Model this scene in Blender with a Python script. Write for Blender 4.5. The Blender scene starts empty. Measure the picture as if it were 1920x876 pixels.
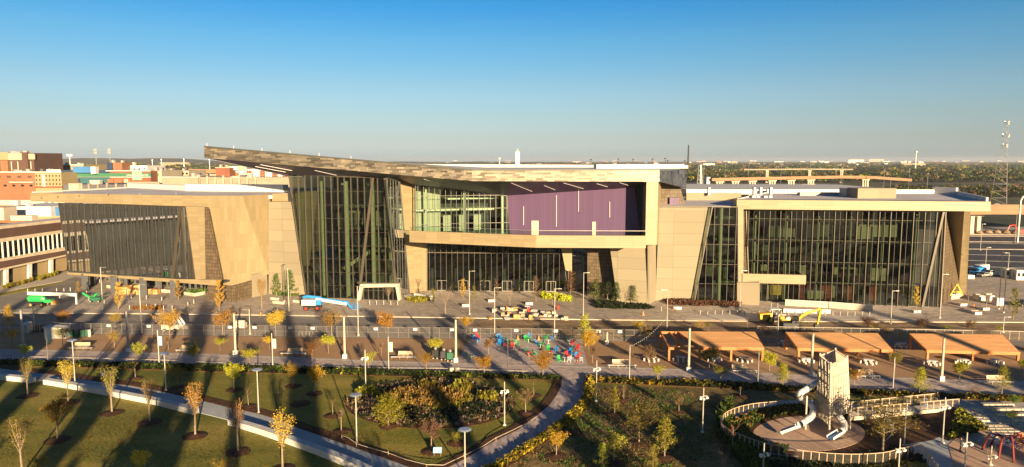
import bpy, math, random
from mathutils import Vector as V, Matrix
from math import radians as R, sin, cos, pi, tan, atan, atan2
random.seed(7)
sc = bpy.context.scene
COL = sc.collection
# ---------------------------------------------------------------- camera, sky, sun, exposure
F = 1300.0; PITCH = atan(138.0/F); H = 36.0
cd = bpy.data.cameras.new('camera'); cam = bpy.data.objects.new('camera', cd); COL.objects.link(cam)
cam.location = (0, 0, H); cam.rotation_euler = (pi/2-PITCH, 0, 0)
cd.sensor_width = 36; cd.lens = F/1920*36; cd.clip_start = .5; cd.clip_end = 30000
sc.camera = cam
SUN_EL = R(10); SUN_AZ = atan(480/F)          # light comes from behind the camera, from its right
SD = V((sin(SUN_AZ)*cos(SUN_EL), -cos(SUN_AZ)*cos(SUN_EL), sin(SUN_EL)))   # towards the sun
SKYT = [(0.0, (0.412, 0.516, 1.068)), (0.0303, (0.377, 0.386, 0.622)), (0.0604, (0.382, 0.37, 0.472)), (0.1047, (0.388, 0.376, 0.426)), (0.1622, (0.304, 0.385, 0.436)), (0.2107, (0.172, 0.348, 0.448)), (0.55, (0.096, 0.204, 0.263))]   # tint of the air by height above the horizon
w = bpy.data.worlds.new('World'); sc.world = w; w.use_nodes = True
nt = w.node_tree; bg = nt.nodes['Background']
sky = nt.nodes.new('ShaderNodeTexSky'); sky.sky_type = 'NISHITA'; sky.sun_disc = False
sky.sun_elevation = SUN_EL; sky.sun_rotation = atan2(SD.x, SD.y)
sky.air_density = 1.0; sky.dust_density = .6; sky.ozone_density = 2.6
hs = nt.nodes.new('ShaderNodeHueSaturation'); hs.inputs['Saturation'].default_value = 1.3
nt.links.new(sky.outputs[0], hs.inputs['Color'])
tc = nt.nodes.new('ShaderNodeTexCoord'); sz = nt.nodes.new('ShaderNodeSeparateXYZ'); nt.links.new(tc.outputs['Generated'], sz.inputs[0])
cr = nt.nodes.new('ShaderNodeValToRGB'); nt.links.new(sz.outputs[2], cr.inputs[0])
for p_, c_ in SKYT[1:-1]: cr.color_ramp.elements.new(p_)
for e_, (p_, c_) in zip(cr.color_ramp.elements, SKYT): e_.position = p_; e_.color = (*c_, 1)
mu = nt.nodes.new('ShaderNodeMix'); mu.data_type = 'RGBA'; mu.blend_type = 'MULTIPLY'; mu.inputs[0].default_value = 1
nt.links.new(hs.outputs[0], mu.inputs[6]); nt.links.new(cr.outputs[0], mu.inputs[7]); nt.links.new(mu.outputs[2], bg.inputs['Color'])
bg.inputs['Strength'].default_value = .1
sl = bpy.data.lights.new('sun', 'SUN'); sun = bpy.data.objects.new('sun', sl); COL.objects.link(sun)
sun.rotation_euler = SD.to_track_quat('Z', 'Y').to_euler()
sl.energy = 5.0; sl.angle = R(.5); sl.color = (1, .745, .44)
sc.view_settings.view_transform = 'Standard'; sc.view_settings.look = 'None'
sc.view_settings.exposure = 1.75; sc.view_settings.gamma = 1
sc.cycles.max_bounces = 6; sc.cycles.transparent_max_bounces = 12
# ---------------------------------------------------------------- pixels to places
cp, sp = cos(PITCH), sin(PITCH)
def ray(px, py):
    x = (px-960)/F; y = (438-py)/F
    return V((x, cp+y*sp, -sp+y*cp))
def G(px, py, z=0.):                      # point on the level z seen at that pixel
    d = ray(px, py); t = (z-H)/d.z
    return V((d.x*t, d.y*t, z))
def PD(px, py, Y):                        # point at the distance Y
    d = ray(px, py); t = Y/d.y
    return V((d.x*t, Y, H+d.z*t))
def hgt(px, py, top):                     # height of something standing at a ground pixel
    g = G(px, py); return PD(px, top, g.y).z
class Plane:                              # vertical plane through two ground points
    def __init__(s, A, B):
        s.A = V((A[0], A[1])); s.t = (V((B[0], B[1]))-s.A); s.L = s.t.length; s.t.normalize()
        s.n = V((s.t.y, -s.t.x))
        if s.n.y > 0: s.n = -s.n
    def px(s, px, py):
        d = ray(px, py); dn = d.x*s.n.x+d.y*s.n.y; t = (s.A.dot(s.n))/dn
        p = V((d.x*t, d.y*t)); return ((p-s.A).dot(s.t), H+d.z*t)
    def pt(s, u, z, off=0.):
        q = s.A+s.t*u+s.n*off; return V((q.x, q.y, z))
    def P(s, px, py, off=0.):
        u, z = s.px(px, py); return s.pt(u, z, off)
def planepx(a, b): return Plane(G(*a), G(*b))
# ---------------------------------------------------------------- mesh builder
ORG = {}
class MB:
    def __init__(s): s.v = []; s.f = []; s.m = []
    def poly(s, pts, mi=0):
        n = len(s.v); s.v += [tuple(p) for p in pts]; s.f.append(tuple(range(n, n+len(pts)))); s.m.append(mi); return s
    def prism(s, pts, ext, mi=0):
        n = len(s.v); k = len(pts); ext = V(ext)
        s.v += [tuple(p) for p in pts]+[tuple(V(p)+ext) for p in pts]
        s.f.append(tuple(range(n, n+k))); s.f.append(tuple(range(n+2*k-1, n+k-1, -1))); s.m += [mi, mi]
        for i in range(k):
            j = (i+1) % k; s.f.append((n+i, n+k+i, n+k+j, n+j)); s.m.append(mi)
        return s
    def box(s, c, d, rz=0, mi=0, tilt=None):   # c = centre of the base, d = full sizes
        x, y, z = d[0]/2, d[1]/2, d[2]
        M = Matrix.Rotation(rz, 3, 'Z')
        if tilt: M = M @ tilt
        c = V(c); q = [c+M@V(p) for p in ((-x,-y,0),(x,-y,0),(x,y,0),(-x,y,0),(-x,-y,z),(x,-y,z),(x,y,z),(-x,y,z))]
        n = len(s.v); s.v += [tuple(p) for p in q]
        for f in ((3,2,1,0),(4,5,6,7),(0,1,5,4),(1,2,6,5),(2,3,7,6),(3,0,4,7)): s.f.append(tuple(n+i for i in f)); s.m.append(mi)
        return s
    def beam(s, a, b, wd, ht=None, mi=0):
        a = V(a); b = V(b); d = (b-a); ht = ht or wd
        if d.length < 1e-6: return s
        dn = d.normalized(); up = V((0,0,1)) if abs(dn.z) < .95 else V((0,1,0))
        sx = dn.cross(up).normalized(); sy = sx.cross(dn).normalized()
        q = [a+sx*wd/2*i+sy*ht/2*j for i, j in ((-1,-1),(1,-1),(1,1),(-1,1))]
        return s.prism(q, d, mi)
    def tube(s, pts, rad, k=8, mi=0, cap=True):
        pts = [V(p) for p in pts]; n0 = len(s.v); m = len(pts)
        if not isinstance(rad, (list, tuple)): rad = [rad]*m
        ref = None
        for i, p in enumerate(pts):
            d = (pts[min(i+1, m-1)]-pts[max(i-1, 0)]).normalized()
            if ref is None: ref = d.orthogonal().normalized()
            a = (ref-d*ref.dot(d)).normalized(); ref = a; b = d.cross(a)
            for j in range(k):
                t = 2*pi*j/k; s.v.append(tuple(p+(a*cos(t)+b*sin(t))*rad[i]))
        for i in range(m-1):
            for j in range(k):
                j2 = (j+1) % k
                s.f.append((n0+i*k+j, n0+i*k+j2, n0+(i+1)*k+j2, n0+(i+1)*k+j)); s.m.append(mi)
        if cap:
            s.f.append(tuple(n0+j for j in range(k-1, -1, -1))); s.f.append(tuple(n0+(m-1)*k+j for j in range(k))); s.m += [mi, mi]
        return s
    def cyl(s, c, r, h, k=12, mi=0, r2=None):
        c = V(c); return s.tube([c, c+V((0,0,h))], [r, r if r2 is None else r2], k, mi)
    def blob(s, c, r, k=8, mi=0, sz=1.):
        c = V(c); pts = []; rad = []
        for i in range(6):
            t = -pi/2*.97+pi*.97*i/5; pts.append(c+V((0,0,sin(t)*r*sz))); rad.append(max(cos(t)*r, r*.04))
        return s.tube(pts, rad, k, mi)
    def build(s, name, mats, parent=None, smooth=False):
        o0 = ORG.get(parent.name, V((0,0,0))) if parent else V((0,0,0))
        me = bpy.data.meshes.new(name)
        me.from_pydata([(a[0]-o0.x, a[1]-o0.y, a[2]-o0.z) for a in s.v], [], s.f)
        if not isinstance(mats, (list, tuple)): mats = [mats]
        for m in mats: me.materials.append(m)
        if len(mats) > 1: me.polygons.foreach_set('material_index', s.m)
        if smooth: me.polygons.foreach_set('use_smooth', [True]*len(s.f))
        uv = me.uv_layers.new(name='UVMap').data
        W = s.v
        for p in me.polygons:
            n = p.normal
            if abs(n.z) > .7: 
                for li in p.loop_indices: q = W[me.loops[li].vertex_index]; uv[li].uv = (q[0], q[1])
            else:
                L = math.hypot(n.x, n.y) or 1; tx, ty = -n.y/L, n.x/L
                for li in p.loop_indices: q = W[me.loops[li].vertex_index]; uv[li].uv = (q[0]*tx+q[1]*ty, q[2])
        me.validate(); o = bpy.data.objects.new(name, me); COL.objects.link(o)
        if parent: o.parent = parent; ORG[o.name] = o0
        return o
def thing(name, label, cat, loc=(0,0,0), group=None, kind=None):
    o = bpy.data.objects.new(name, None); COL.objects.link(o); o.location = loc; ORG[o.name] = V(loc)
    o.empty_display_size = .1
    return tag(o, label, cat, group, kind)
def tag(o, label=None, cat=None, group=None, kind=None):
    if label: o['label'] = label
    if cat: o['category'] = cat
    if group: o['group'] = group
    if kind: o['kind'] = kind
    return o
def kids(o): return [c for c in bpy.data.objects if c.parent == o]
def dup(root, loc, rz=0, sc_=1, label=None, group=None, tree=None):
    r = root.copy(); COL.objects.link(r); r.location = loc; r.rotation_euler = (0,0,rz)
    r.scale = (sc_,)*3 if not isinstance(sc_, tuple) else sc_
    if label: r['label'] = label
    if group: r['group'] = group
    for ch, subs in tree:
        c = ch.copy(); COL.objects.link(c); c.parent = r
        for g in subs:
            d = g.copy(); COL.objects.link(d); d.parent = c
    return r
def family(root): return [(c, kids(c)) for c in kids(root)]
class Proto:
    """the first placement moves the thing itself, later ones copy it with its parts"""
    def __init__(s, root): s.r = root; s.used = False; s.t = family(root)
    def put(s, loc, rz=0, sc_=1, label=None, group=None):
        if not s.used:
            s.used = True; o = s.r; o.location = loc; o.rotation_euler = (0,0,rz); o.scale = (sc_,)*3 if not isinstance(sc_, tuple) else sc_
            if label: o['label'] = label
            if group: o['group'] = group
            return o
        return dup(s.r, loc, rz, sc_, label, group, s.t)
# ---------------------------------------------------------------- materials
MT = {}
def base(name, rough=.7, metal=0., spec=.4):
    m = bpy.data.materials.new(name); m.use_nodes = True; n = m.node_tree; b = n.nodes['Principled BSDF']
    b.inputs['Roughness'].default_value = rough; b.inputs['Metallic'].default_value = metal
    b.inputs['Specular IOR Level'].default_value = spec
    MT[name] = m; return m, n, b
def N(n, t, **k):
    x = n.nodes.new(t)
    for a, v in k.items():
        if a.startswith('i_'): x.inputs[a[2:].replace('_', ' ')].default_value = v
        else: setattr(x, a, v)
    return x
def mixc(n, fac, a, b, mode='MIX'):
    x = N(n, 'ShaderNodeMix', data_type='RGBA', blend_type=mode)
    for sock, v in ((x.inputs[0], fac), (x.inputs[6], a), (x.inputs[7], b)):
        if hasattr(v, 'default_value') or hasattr(v, 'is_output'): n.links.new(v, sock)
        elif isinstance(v, (tuple, list)): sock.default_value = (*v[:3], 1)
        else: sock.default_value = v
    return x.outputs[2]
def math_(n, op, a, b=None, c=None):
    x = N(n, 'ShaderNodeMath', operation=op)
    for i, v in enumerate((a, b, c)):
        if v is None: continue
        if hasattr(v, 'is_output'): n.links.new(v, x.inputs[i])
        else: x.inputs[i].default_value = v
    return x.outputs[0]
def ramp(n, fac, stops, interp='LINEAR'):
    x = N(n, 'ShaderNodeValToRGB'); r = x.color_ramp; r.interpolation = interp
    while len(r.elements) < len(stops): r.elements.new(.5)
    for e, (p, c) in zip(r.elements, stops): e.position = p; e.color = (*c, 1)
    n.links.new(fac, x.inputs[0]); return x.outputs[0]
def noise(n, scale, detail=4, rough=.6, coord=None, dist=0.):
    x = N(n, 'ShaderNodeTexNoise'); x.inputs['Scale'].default_value = scale; x.inputs['Detail'].default_value = detail
    x.inputs['Roughness'].default_value = rough; x.inputs['Distortion'].default_value = dist
    if coord is None: coord = geo_pos(n)
    n.links.new(coord, x.inputs['Vector']); return x.outputs['Fac']
def geo_pos(n):
    for x in n.nodes:
        if x.bl_idname == 'ShaderNodeNewGeometry': return x.outputs['Position']
    return N(n, 'ShaderNodeNewGeometry').outputs['Position']
def uvn(n):
    x = N(n, 'ShaderNodeUVMap'); x.uv_map = 'UVMap'; return x.outputs[0]
def bump(n, b, h, strength=.3, dist=.05):
    x = N(n, 'ShaderNodeBump'); x.inputs['Strength'].default_value = strength; x.inputs['Distance'].default_value = dist
    n.links.new(h, x.inputs['Height']); n.links.new(x.outputs[0], b.inputs['Normal'])
def plain(name, c, rough=.6, metal=0., var=.12, scale=.6, spec=.4):
    c = tuple(x*.80 for x in c)
    m, n, b = base(name, rough, metal, spec)
    f = noise(n, scale, 5)
    c2 = tuple(x*(1-var*1.6) for x in c); c3 = tuple(min(1, x*(1+var)) for x in c)
    n.links.new(ramp(n, f, [(.3, c2), (.7, c3)]), b.inputs['Base Color'])
    return m
def patchy(name, cols, scale, scale2, rough=.85, bs=.3, bd=.05, stretch=None):
    m, n, b = base(name, rough, 0, .25)
    co = geo_pos(n)
    if stretch:
        mp = N(n, 'ShaderNodeMapping'); mp.inputs['Scale'].default_value = stretch; n.links.new(co, mp.inputs[0]); co = mp.outputs[0]
    f1 = noise(n, scale, 5, .6, co); f2 = noise(n, scale2, 3, .7, co)
    f = math_(n, 'ADD', math_(n, 'MULTIPLY', f1, .55), math_(n, 'MULTIPLY', f2, .45))
    k = len(cols); n.links.new(ramp(n, f, [(.34+.32*i/(k-1), c) for i, c in enumerate(cols)]), b.inputs['Base Color'])
    bump(n, b, f2, bs, bd); return m
def cells(n, uv, wu, wv, off=.5):          # one random number per staggered panel
    sx = N(n, 'ShaderNodeSeparateXYZ'); n.links.new(uv, sx.inputs[0])
    row = math_(n, 'FLOOR', math_(n, 'DIVIDE', sx.outputs[1], wv))
    sh = math_(n, 'MULTIPLY', math_(n, 'FRACT', math_(n, 'MULTIPLY', row, .3719)), 1. if off else 0.)
    col = math_(n, 'FLOOR', math_(n, 'ADD', math_(n, 'DIVIDE', sx.outputs[0], wu), sh))
    cb = N(n, 'ShaderNodeCombineXYZ'); n.links.new(col, cb.inputs[0]); n.links.new(row, cb.inputs[1])
    wn = N(n, 'ShaderNodeTexWhiteNoise', noise_dimensions='2D'); n.links.new(cb.outputs[0], wn.inputs['Vector'])
    return wn.outputs['Value'], sx
def joints(n, axis, step, width):          # 1 on the joint line
    fr = math_(n, 'FRACT', math_(n, 'DIVIDE', axis, step)); return math_(n, 'LESS_THAN', fr, width/step)
def clad(name, c, wu, wv, jw=.06, var=.08, rough=.5, metal=0., jc=.75, rib=0., spec=.4):
    c = tuple(x*.80 for x in c)
    m, n, b = base(name, rough, metal, spec); uv = uvn(n)
    v, sx = cells(n, uv, wu, wv, 0)
    lo = tuple(x*(1-var) for x in c); hi = tuple(min(1, x*(1+var)) for x in c)
    col = ramp(n, v, [(0, lo), (1, hi)])
    f = noise(n, .25, 4); col = mixc(n, math_(n, 'MULTIPLY', f, .22), col, tuple(x*.62 for x in c))
    j = joints(n, sx.outputs[1], wv, jw)
    if wu < 50: j = math_(n, 'MAXIMUM', j, joints(n, sx.outputs[0], wu, jw))
    col = mixc(n, math_(n, 'MULTIPLY', j, 1-jc), col, (0,0,0))
    n.links.new(col, b.inputs['Base Color'])
    if rib:
        s = math_(n, 'SINE', math_(n, 'MULTIPLY', sx.outputs[0], 2*pi/rib)); bump(n, b, s, .4, .03)
    return m
def leafmat(name, c1, c2, c3=None):
    c1, c2 = tuple(x*.85 for x in c1), tuple(x*.85 for x in c2); c3 = tuple(x*.85 for x in c3) if c3 else None
    m, n, b = base(name, .65, 0, .2)
    g = N(n, 'ShaderNodeNewGeometry'); oi = N(n, 'ShaderNodeObjectInfo')
    c3 = c3 or c2
    f = math_(n, 'FRACT', math_(n, 'ADD', g.outputs['Random Per Island'], 0.0))
    col = ramp(n, f, [(0, c1), (.5, c2), (1, c3)])
    v = math_(n, 'ADD', math_(n, 'MULTIPLY', oi.outputs['Random'], .5), .75)
    hv = N(n, 'ShaderNodeHueSaturation'); n.links.new(col, hv.inputs['Color']); n.links.new(v, hv.inputs['Value'])
    n.links.new(math_(n, 'ADD', math_(n, 'MULTIPLY', oi.outputs['Random'], .05), .475), hv.inputs['Hue'])
    n.links.new(hv.outputs[0], b.inputs['Base Color'])
    tr = N(n, 'ShaderNodeBsdfTranslucent'); n.links.new(hv.outputs[0], tr.inputs['Color'])
    mx = N(n, 'ShaderNodeMixShader'); mx.inputs[0].default_value = .3
    n.links.new(b.outputs[0], mx.inputs[1]); n.links.new(tr.outputs[0], mx.inputs[2])
    n.links.new(mx.outputs[0], n.nodes['Material Output'].inputs[0]); return m
def glassmat(name, tint, refl=.6, rough=.03):
    m = bpy.data.materials.new(name); m.use_nodes = True; n = m.node_tree; n.nodes.clear(); MT[name] = m
    o = N(n, 'ShaderNodeOutputMaterial'); t = N(n, 'ShaderNodeBsdfTransparent'); t.inputs[0].default_value = (*tint, 1)
    g = N(n, 'ShaderNodeBsdfGlossy'); g.inputs['Roughness'].default_value = rough; g.inputs[0].default_value = (.85, .9, .95, 1)
    fr = N(n, 'ShaderNodeFresnel'); fr.inputs[0].default_value = 1.45
    f = math_(n, 'MINIMUM', math_(n, 'ADD', math_(n, 'MULTIPLY', fr.outputs[0], refl), .03), .9)
    mx = N(n, 'ShaderNodeMixShader'); n.links.new(f, mx.inputs[0]); n.links.new(t.outputs[0], mx.inputs[1]); n.links.new(g.outputs[0], mx.inputs[2])
    n.links.new(mx.outputs[0], o.inputs[0]); return m
def meshmat(name, c, cover, scale):        # woven wire: mostly holes
    m = bpy.data.materials.new(name); m.use_nodes = True; n = m.node_tree; MT[name] = m; b = n.nodes['Principled BSDF']
    b.inputs['Base Color'].default_value = (*c, 1); b.inputs['Roughness'].default_value = .5
    t = N(n, 'ShaderNodeBsdfTransparent'); mx = N(n, 'ShaderNodeMixShader')
    mx.inputs[0].default_value = cover; n.links.new(t.outputs[0], mx.inputs[1]); n.links.new(b.outputs[0], mx.inputs[2])
    n.links.new(mx.outputs[0], n.nodes['Material Output'].inputs[0]); return m

# building
clad('metal_beige', (.305, .238, .135), 3.2, .62, .05, .10, .45, .0, .72)
clad('metal_ribbed', (.305, .238, .135), 1.2, 3.4, .05, .09, .5, .0, .8)
clad('concrete_panel', (.26, .222, .15), 7.5, 2.9, .12, .11, .8, 0, .72)
clad('concrete_smooth', (.28, .235, .16), 6, 5, .05, .05, .85, 0, .85)
clad('screen_brown', (.14, .10, .06), .5, .9, .12, .25, .6, 0, .4)
clad('purple_wall', (.115, .066, .14), .9, 400, .07, .06, .6, 0, .72)
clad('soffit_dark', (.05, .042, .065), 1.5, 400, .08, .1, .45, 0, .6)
plain('roof_white', (.58, .57, .56), .7, 0, .06)
plain('roof_membrane', (.60, .56, .56), .8, 0, .12, .08)
plain('mullion', (.095, .08, .06), .45, .3, .05)
plain('mullion_dark', (.10, .10, .085), .4, .4, .05)
plain('fin', (.05, .045, .038), .5, .2, .1, .3)
plain('dark_panel', (.035, .035, .04), .6, 0, .2)
plain('slab_dark', (.045, .05, .045), .8, 0, .2)
plain('slab_edge', (.10, .13, .10), .7, 0, .2)
plain('interior_wall', (.36, .37, .27), .8, 0, .15, .12)
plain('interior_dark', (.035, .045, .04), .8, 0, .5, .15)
plain('interior_column', (.50, .56, .40), .7, 0, .05)
plain('interior_yellow', (.65, .45, .05), .6, 0, .05)
plain('strip_light', (.5, .46, .47), .4, 0, .02)
glassmat('glass', (.37, .42, .34), 1.)
glassmat('glass_blue', (.17, .21, .21), 1.)
glassmat('glass_rail', (.75, .85, .78), .6)
def shingle():
    m, n, b = base('roof_shingle', .38, .6, .5); uv = uvn(n)
    v, sx = cells(n, uv, 1.7, .44); v2, _ = cells(n, uv, 5.1, .88)
    f = math_(n, 'ADD', math_(n, 'MULTIPLY', v, .6), math_(n, 'MULTIPLY', v2, .4))
    col = ramp(n, f, [(.1, (.085, .074, .06)), (.4, (.125, .107, .083)), (.65, (.165, .14, .107)), (.9, (.24, .20, .145))])
    n.links.new(col, b.inputs['Base Color'])
    n.links.new(math_(n, 'ADD', math_(n, 'MULTIPLY', v, .25), .28), b.inputs['Roughness'])
    bump(n, b, f, .25, .3)
shingle()
def scales():
    m, n, b = base('scale_panel', .4, .6, .5); uv = uvn(n); v, sx = cells(n, uv, .35, .9)
    n.links.new(ramp(n, v, [(0, (.03, .035, .045)), (1, (.16, .17, .20))]), b.inputs['Base Color'])
scales()
# ground
patchy('grass', [(.04, .065, .008), (.11, .12, .016), (.22, .185, .035), (.34, .25, .07)], .07, 3.2, .9, .6, .12, (.6, 1.6, 1))
patchy('grass_dry', [(.03, .035, .01), (.10, .075, .025), (.19, .13, .05), (.28, .20, .09)], .10, 1.2, .9, .7, .15)
patchy('mulch', [(.02, .01, .006), (.06, .028, .014), (.12, .05, .02)], .5, 6, .95, .8, .06)
patchy('decomposed_granite', [(.25, .15, .075), (.34, .21, .115), (.43, .275, .16)], .06, 4, .95, .3, .02)
patchy('asphalt', [(.14, .13, .12), (.20, .18, .165), (.28, .25, .225)], .05, 2.2, .9, .2, .01, (1, 2.5, 1))
patchy('asphalt_dark', [(.035, .035, .045), (.055, .055, .065), (.08, .08, .09)], .05, 1.5, .9, .2, .01)
patchy('dirt', [(.10, .06, .035), (.22, .15, .09), (.38, .28, .18)], .16, 1.4, .95, .8, .25, (.5, 2.2, 1))
patchy('concrete_walk', [(.30, .27, .24), (.38, .34, .30), (.46, .42, .37)], .12, 2, .85, .15, .01)
patchy('concrete_path', [(.28, .30, .31), (.35, .37, .38), (.42, .44, .45)], .10, 2, .8, .1, .01)
patchy('playground_rubber', [(.36, .235, .16), (.45, .30, .21), (.54, .37, .27)], .3, 2, .9, .1, .01)
def pavers(name, cols, w_, l_):
    m, n, b = base(name, .8, 0, .3); uv = uvn(n); v, sx = cells(n, uv, w_, l_)
    v2, _ = cells(n, uv, w_*7, l_*5); f = math_(n, 'ADD', math_(n, 'MULTIPLY', v, .55), math_(n, 'MULTIPLY', v2, .2))
    f = math_(n, 'ADD', f, math_(n, 'MULTIPLY', noise(n, .12, 4), .3))
    k = len(cols); col = ramp(n, f, [(.15+.7*i/(k-1), c) for i, c in enumerate(cols)])
    n.links.new(col, b.inputs['Base Color']); bump(n, b, v, .15, .02)
pavers('pavers_promenade', [(.26, .22, .21), (.38, .31, .28), (.52, .42, .37)], .6, .3)
pavers('pavers_plaza', [(.24, .20, .165), (.34, .285, .235), (.46, .385, .315)], .9, .45)
pavers('pavers_walk', [(.24, .21, .22), (.38, .31, .30), (.54, .43, .39)], .4, 1.2)
patchy('suburb', [(.02, .028, .012), (.045, .05, .02), (.10, .085, .045), (.17, .13, .08)], .004, .03, .95, 0, .1)
plain('kerb', (.55, .46, .36), .8, 0, .12, .4)
plain('concrete_white', (.64, .62, .58), .7, 0, .08, .5)
plain('concrete_tan', (.55, .47, .36), .8, 0, .12, .4)
plain('paint_line', (.7, .68, .62), .6, 0, .2, 2)
patchy('wood_deck', [(.38, .19, .075), (.50, .265, .11), (.62, .36, .17)], .5, 1.5, .6, .3, .02, (.25, 5, 1))
plain('wood_frame', (.50, .17, .04), .5, 0, .15)
plain('wood_pale', (.62, .46, .30), .6, 0, .15, 1.5)
plain('wood_crate', (.55, .30, .10), .7, 0, .25, .8)
plain('pole_white', (.48, .45, .39), .4, .2, .04)
plain('pole_wood', (.50, .42, .32), .6, 0, .15, 1.)
plain('pole_dark', (.05, .05, .05), .4, .4, .1)
plain('steel', (.62, .58, .52), .32, .75, .06)
plain('steel_tube', (.85, .84, .82), .25, .25, .05)
plain('lamp_blue', (.62, .68, .74), .25, .6, .05)
plain('globe', (.85, .83, .78), .3, 0, .02)
plain('tyre', (.02, .02, .02), .8, 0, .1)
plain('red_paint', (.75, .03, .02), .4, 0, .04)
plain('blue_paint', (.03, .25, .62), .4, 0, .04)
plain('green_paint', (.03, .42, .10), .4, 0, .04)
plain('dark_green_paint', (.02, .12, .07), .5, 0, .08)
plain('yellow_paint', (.75, .42, .02), .4, 0, .06)
plain('orange_paint', (.85, .25, .04), .5, 0, .06)
plain('white_paint', (.66, .65, .61), .45, 0, .04)
plain('cream_paint', (.62, .55, .42), .55, 0, .06)
plain('grey_paint', (.30, .29, .28), .5, 0, .06)
plain('black_paint', (.02, .02, .022), .4, 0, .1)
plain('dark_glass', (.015, .02, .025), .08, 0, .05, .5, .8)
plain('slide_blue', (.02, .22, .62), .3, 0, .05)
plain('rust_red', (.22, .03, .02), .4, .2, .1)
plain('bark', (.16, .11, .075), .9, 0, .25, 3)
plain('bark_pale', (.27, .20, .14), .9, 0, .2, 3)
plain('skin', (.45, .25, .17), .5)
plain('cloth_dark', (.02, .025, .035), .8)
plain('cloth_blue', (.03, .12, .35), .8)
plain('hair', (.02, .012, .008), .6)
plain('banner_green', (.42, .55, .45), .6)
plain('banner_blue', (.25, .45, .65), .6)
meshmat('chain_link', (.42, .38, .32), .07, 6)
# foliage
leafmat('leaf_yellow', (.24, .15, .01), (.52, .33, .02), (.68, .45, .06))
leafmat('leaf_orange', (.22, .12, .014), (.46, .27, .03), (.60, .38, .07))
leafmat('leaf_rust', (.10, .04, .015), (.26, .11, .035), (.36, .18, .06))
leafmat('leaf_brown', (.07, .04, .02), (.17, .10, .05), (.26, .16, .08))
leafmat('leaf_olive', (.08, .085, .012), (.22, .20, .022), (.40, .31, .04))
leafmat('leaf_lime', (.17, .19, .012), (.42, .42, .02), (.62, .56, .05))
leafmat('leaf_green', (.02, .045, .01), (.07, .12, .018), (.15, .20, .03))
leafmat('leaf_dark', (.006, .012, .006), (.018, .03, .012), (.05, .06, .02))
leafmat('leaf_blue', (.02, .03, .03), (.05, .065, .05), (.09, .10, .07))
leafmat('grass_tan', (.12, .06, .016), (.25, .14, .035), (.38, .23, .07))
leafmat('grass_pink', (.13, .09, .065), (.28, .20, .15), (.42, .31, .24))
leafmat('woods', (.02, .026, .012), (.035, .042, .016), (.06, .058, .024))

def sunk(r, h=0): return None
LMK = [(10,'the far left edge'),(52,'the portable toilet'),(104,'the white shed'),(145,'the green bins'),(193,'the left plaza lamp'),(241,'the second grey post'),(298,'the blue banner'),(340,'the small loader'),(400,'the brown screen corner'),(450,'the yellow compressor'),(511,'the pale green banner'),(570,'the bike racks'),(615,'the blue boom lift'),(672,'the lamp before the portal'),(712,'the white portal'),(780,'the beige leg wall'),(831,'the dark carts'),(880,'the lobby lamp'),(930,'the rubble lamp'),(990,'the coloured chairs'),(1040,'the debris pallets'),(1098,'the curved walk mouth'),(1150,'the purple-shaded concrete wall'),(1190,'the last concrete wall'),(1250,'the lamp by the first shelter'),(1310,'the first shelter left post'),(1360,'the first shelter front'),(1405,'the first shelter bench'),(1450,'the road roller'),(1520,'the yellow digger'),(1575,'the second shelter'),(1615,'the slide tower'),(1665,'the second shelter right post'),(1710,'the third shelter left post'),(1765,'the third shelter tall pole'),(1800,'the yellow A-frame'),(1850,'the third shelter front'),(1912,'the right edge')]
USED = {}
def near(px, base):
    """a short phrase that places something by its nearest landmark, different for each of a row"""
    for d, nm in sorted((abs(px-x), nm) for x, nm in LMK)[:6]:
        x = [a for a, b in LMK if b == nm][0]
        for ph in (('just left of ' if px < x else 'just right of ')+nm, ('left of ' if px < x else 'right of ')+nm):
            if (base, ph) not in USED: USED[base, ph] = 1; return ph
    return 'near '+nm
# ================================================================ the ground and everything painted on it
def S(name, px, mat, z, t=.15, par=None):
    mb = MB(); pts = [G(a, b, z) for a, b in px]
    # counter-clockwise seen from above
    ar = sum(p.x*q.y-q.x*p.y for p, q in zip(pts, pts[1:]+pts[:1]))
    if ar < 0: pts = pts[::-1]
    mb.prism(pts, (0,0,-t)); o = mb.build(name, MT[mat], par); tag(o, kind='structure'); return o
mb = MB(); mb.poly([(-9000,-2500,-.25),(9000,-2500,-.25),(9000,14000,-.25),(-9000,14000,-.25)]); tag(mb.build('ground', MT['suburb']), kind='structure')
def lerpx(tab, x):
    for (a, b), (c, d) in zip(tab, tab[1:]):
        if x <= c: return b+(d-b)*(x-a)/(c-a)
    a, b = tab[-2]; c, d = tab[-1]; return b+(d-b)*(x-a)/(c-a)
def band(name, top, bot, mat, z, x0=-260, x1=2180, step=None, t=.15):
    xs = sorted(set([x0, x1]+[p[0] for p in top+bot if x0 < p[0] < x1]))
    return S(name, [(x, lerpx(top, x)) for x in xs]+[(x, lerpx(bot, x)) for x in reversed(xs)], mat, z, t)
KERB = [(-300,582),(0,584),(300,586),(700,591),(960,595),(1300,599),(1540,600.5),(2200,603)]
off = lambda t, d: [(a, b+d) for a, b in t]
FENCE = [(-300,622),(0,624),(380,629),(700,633),(1120,638),(1500,644),(2200,652)]
BED = [(-300,648),(0,654),(380,663),(770,678),(1100,686),(1290,692),(1520,703),(1900,714),(2200,722)]
PROM = [(-300,670),(0,677),(300,684),(700,695),(870,701),(1050,707.5),(1150,711),(1340,719),(1500,729),(1680,739),(1900,746),(2200,756)]
HEDGE = [(-300,676),(0,684),(380,696),(780,706),(1052,712.5),(1160,719),(1340,727),(1540,737),(1700,744),(2200,766)]
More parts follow.
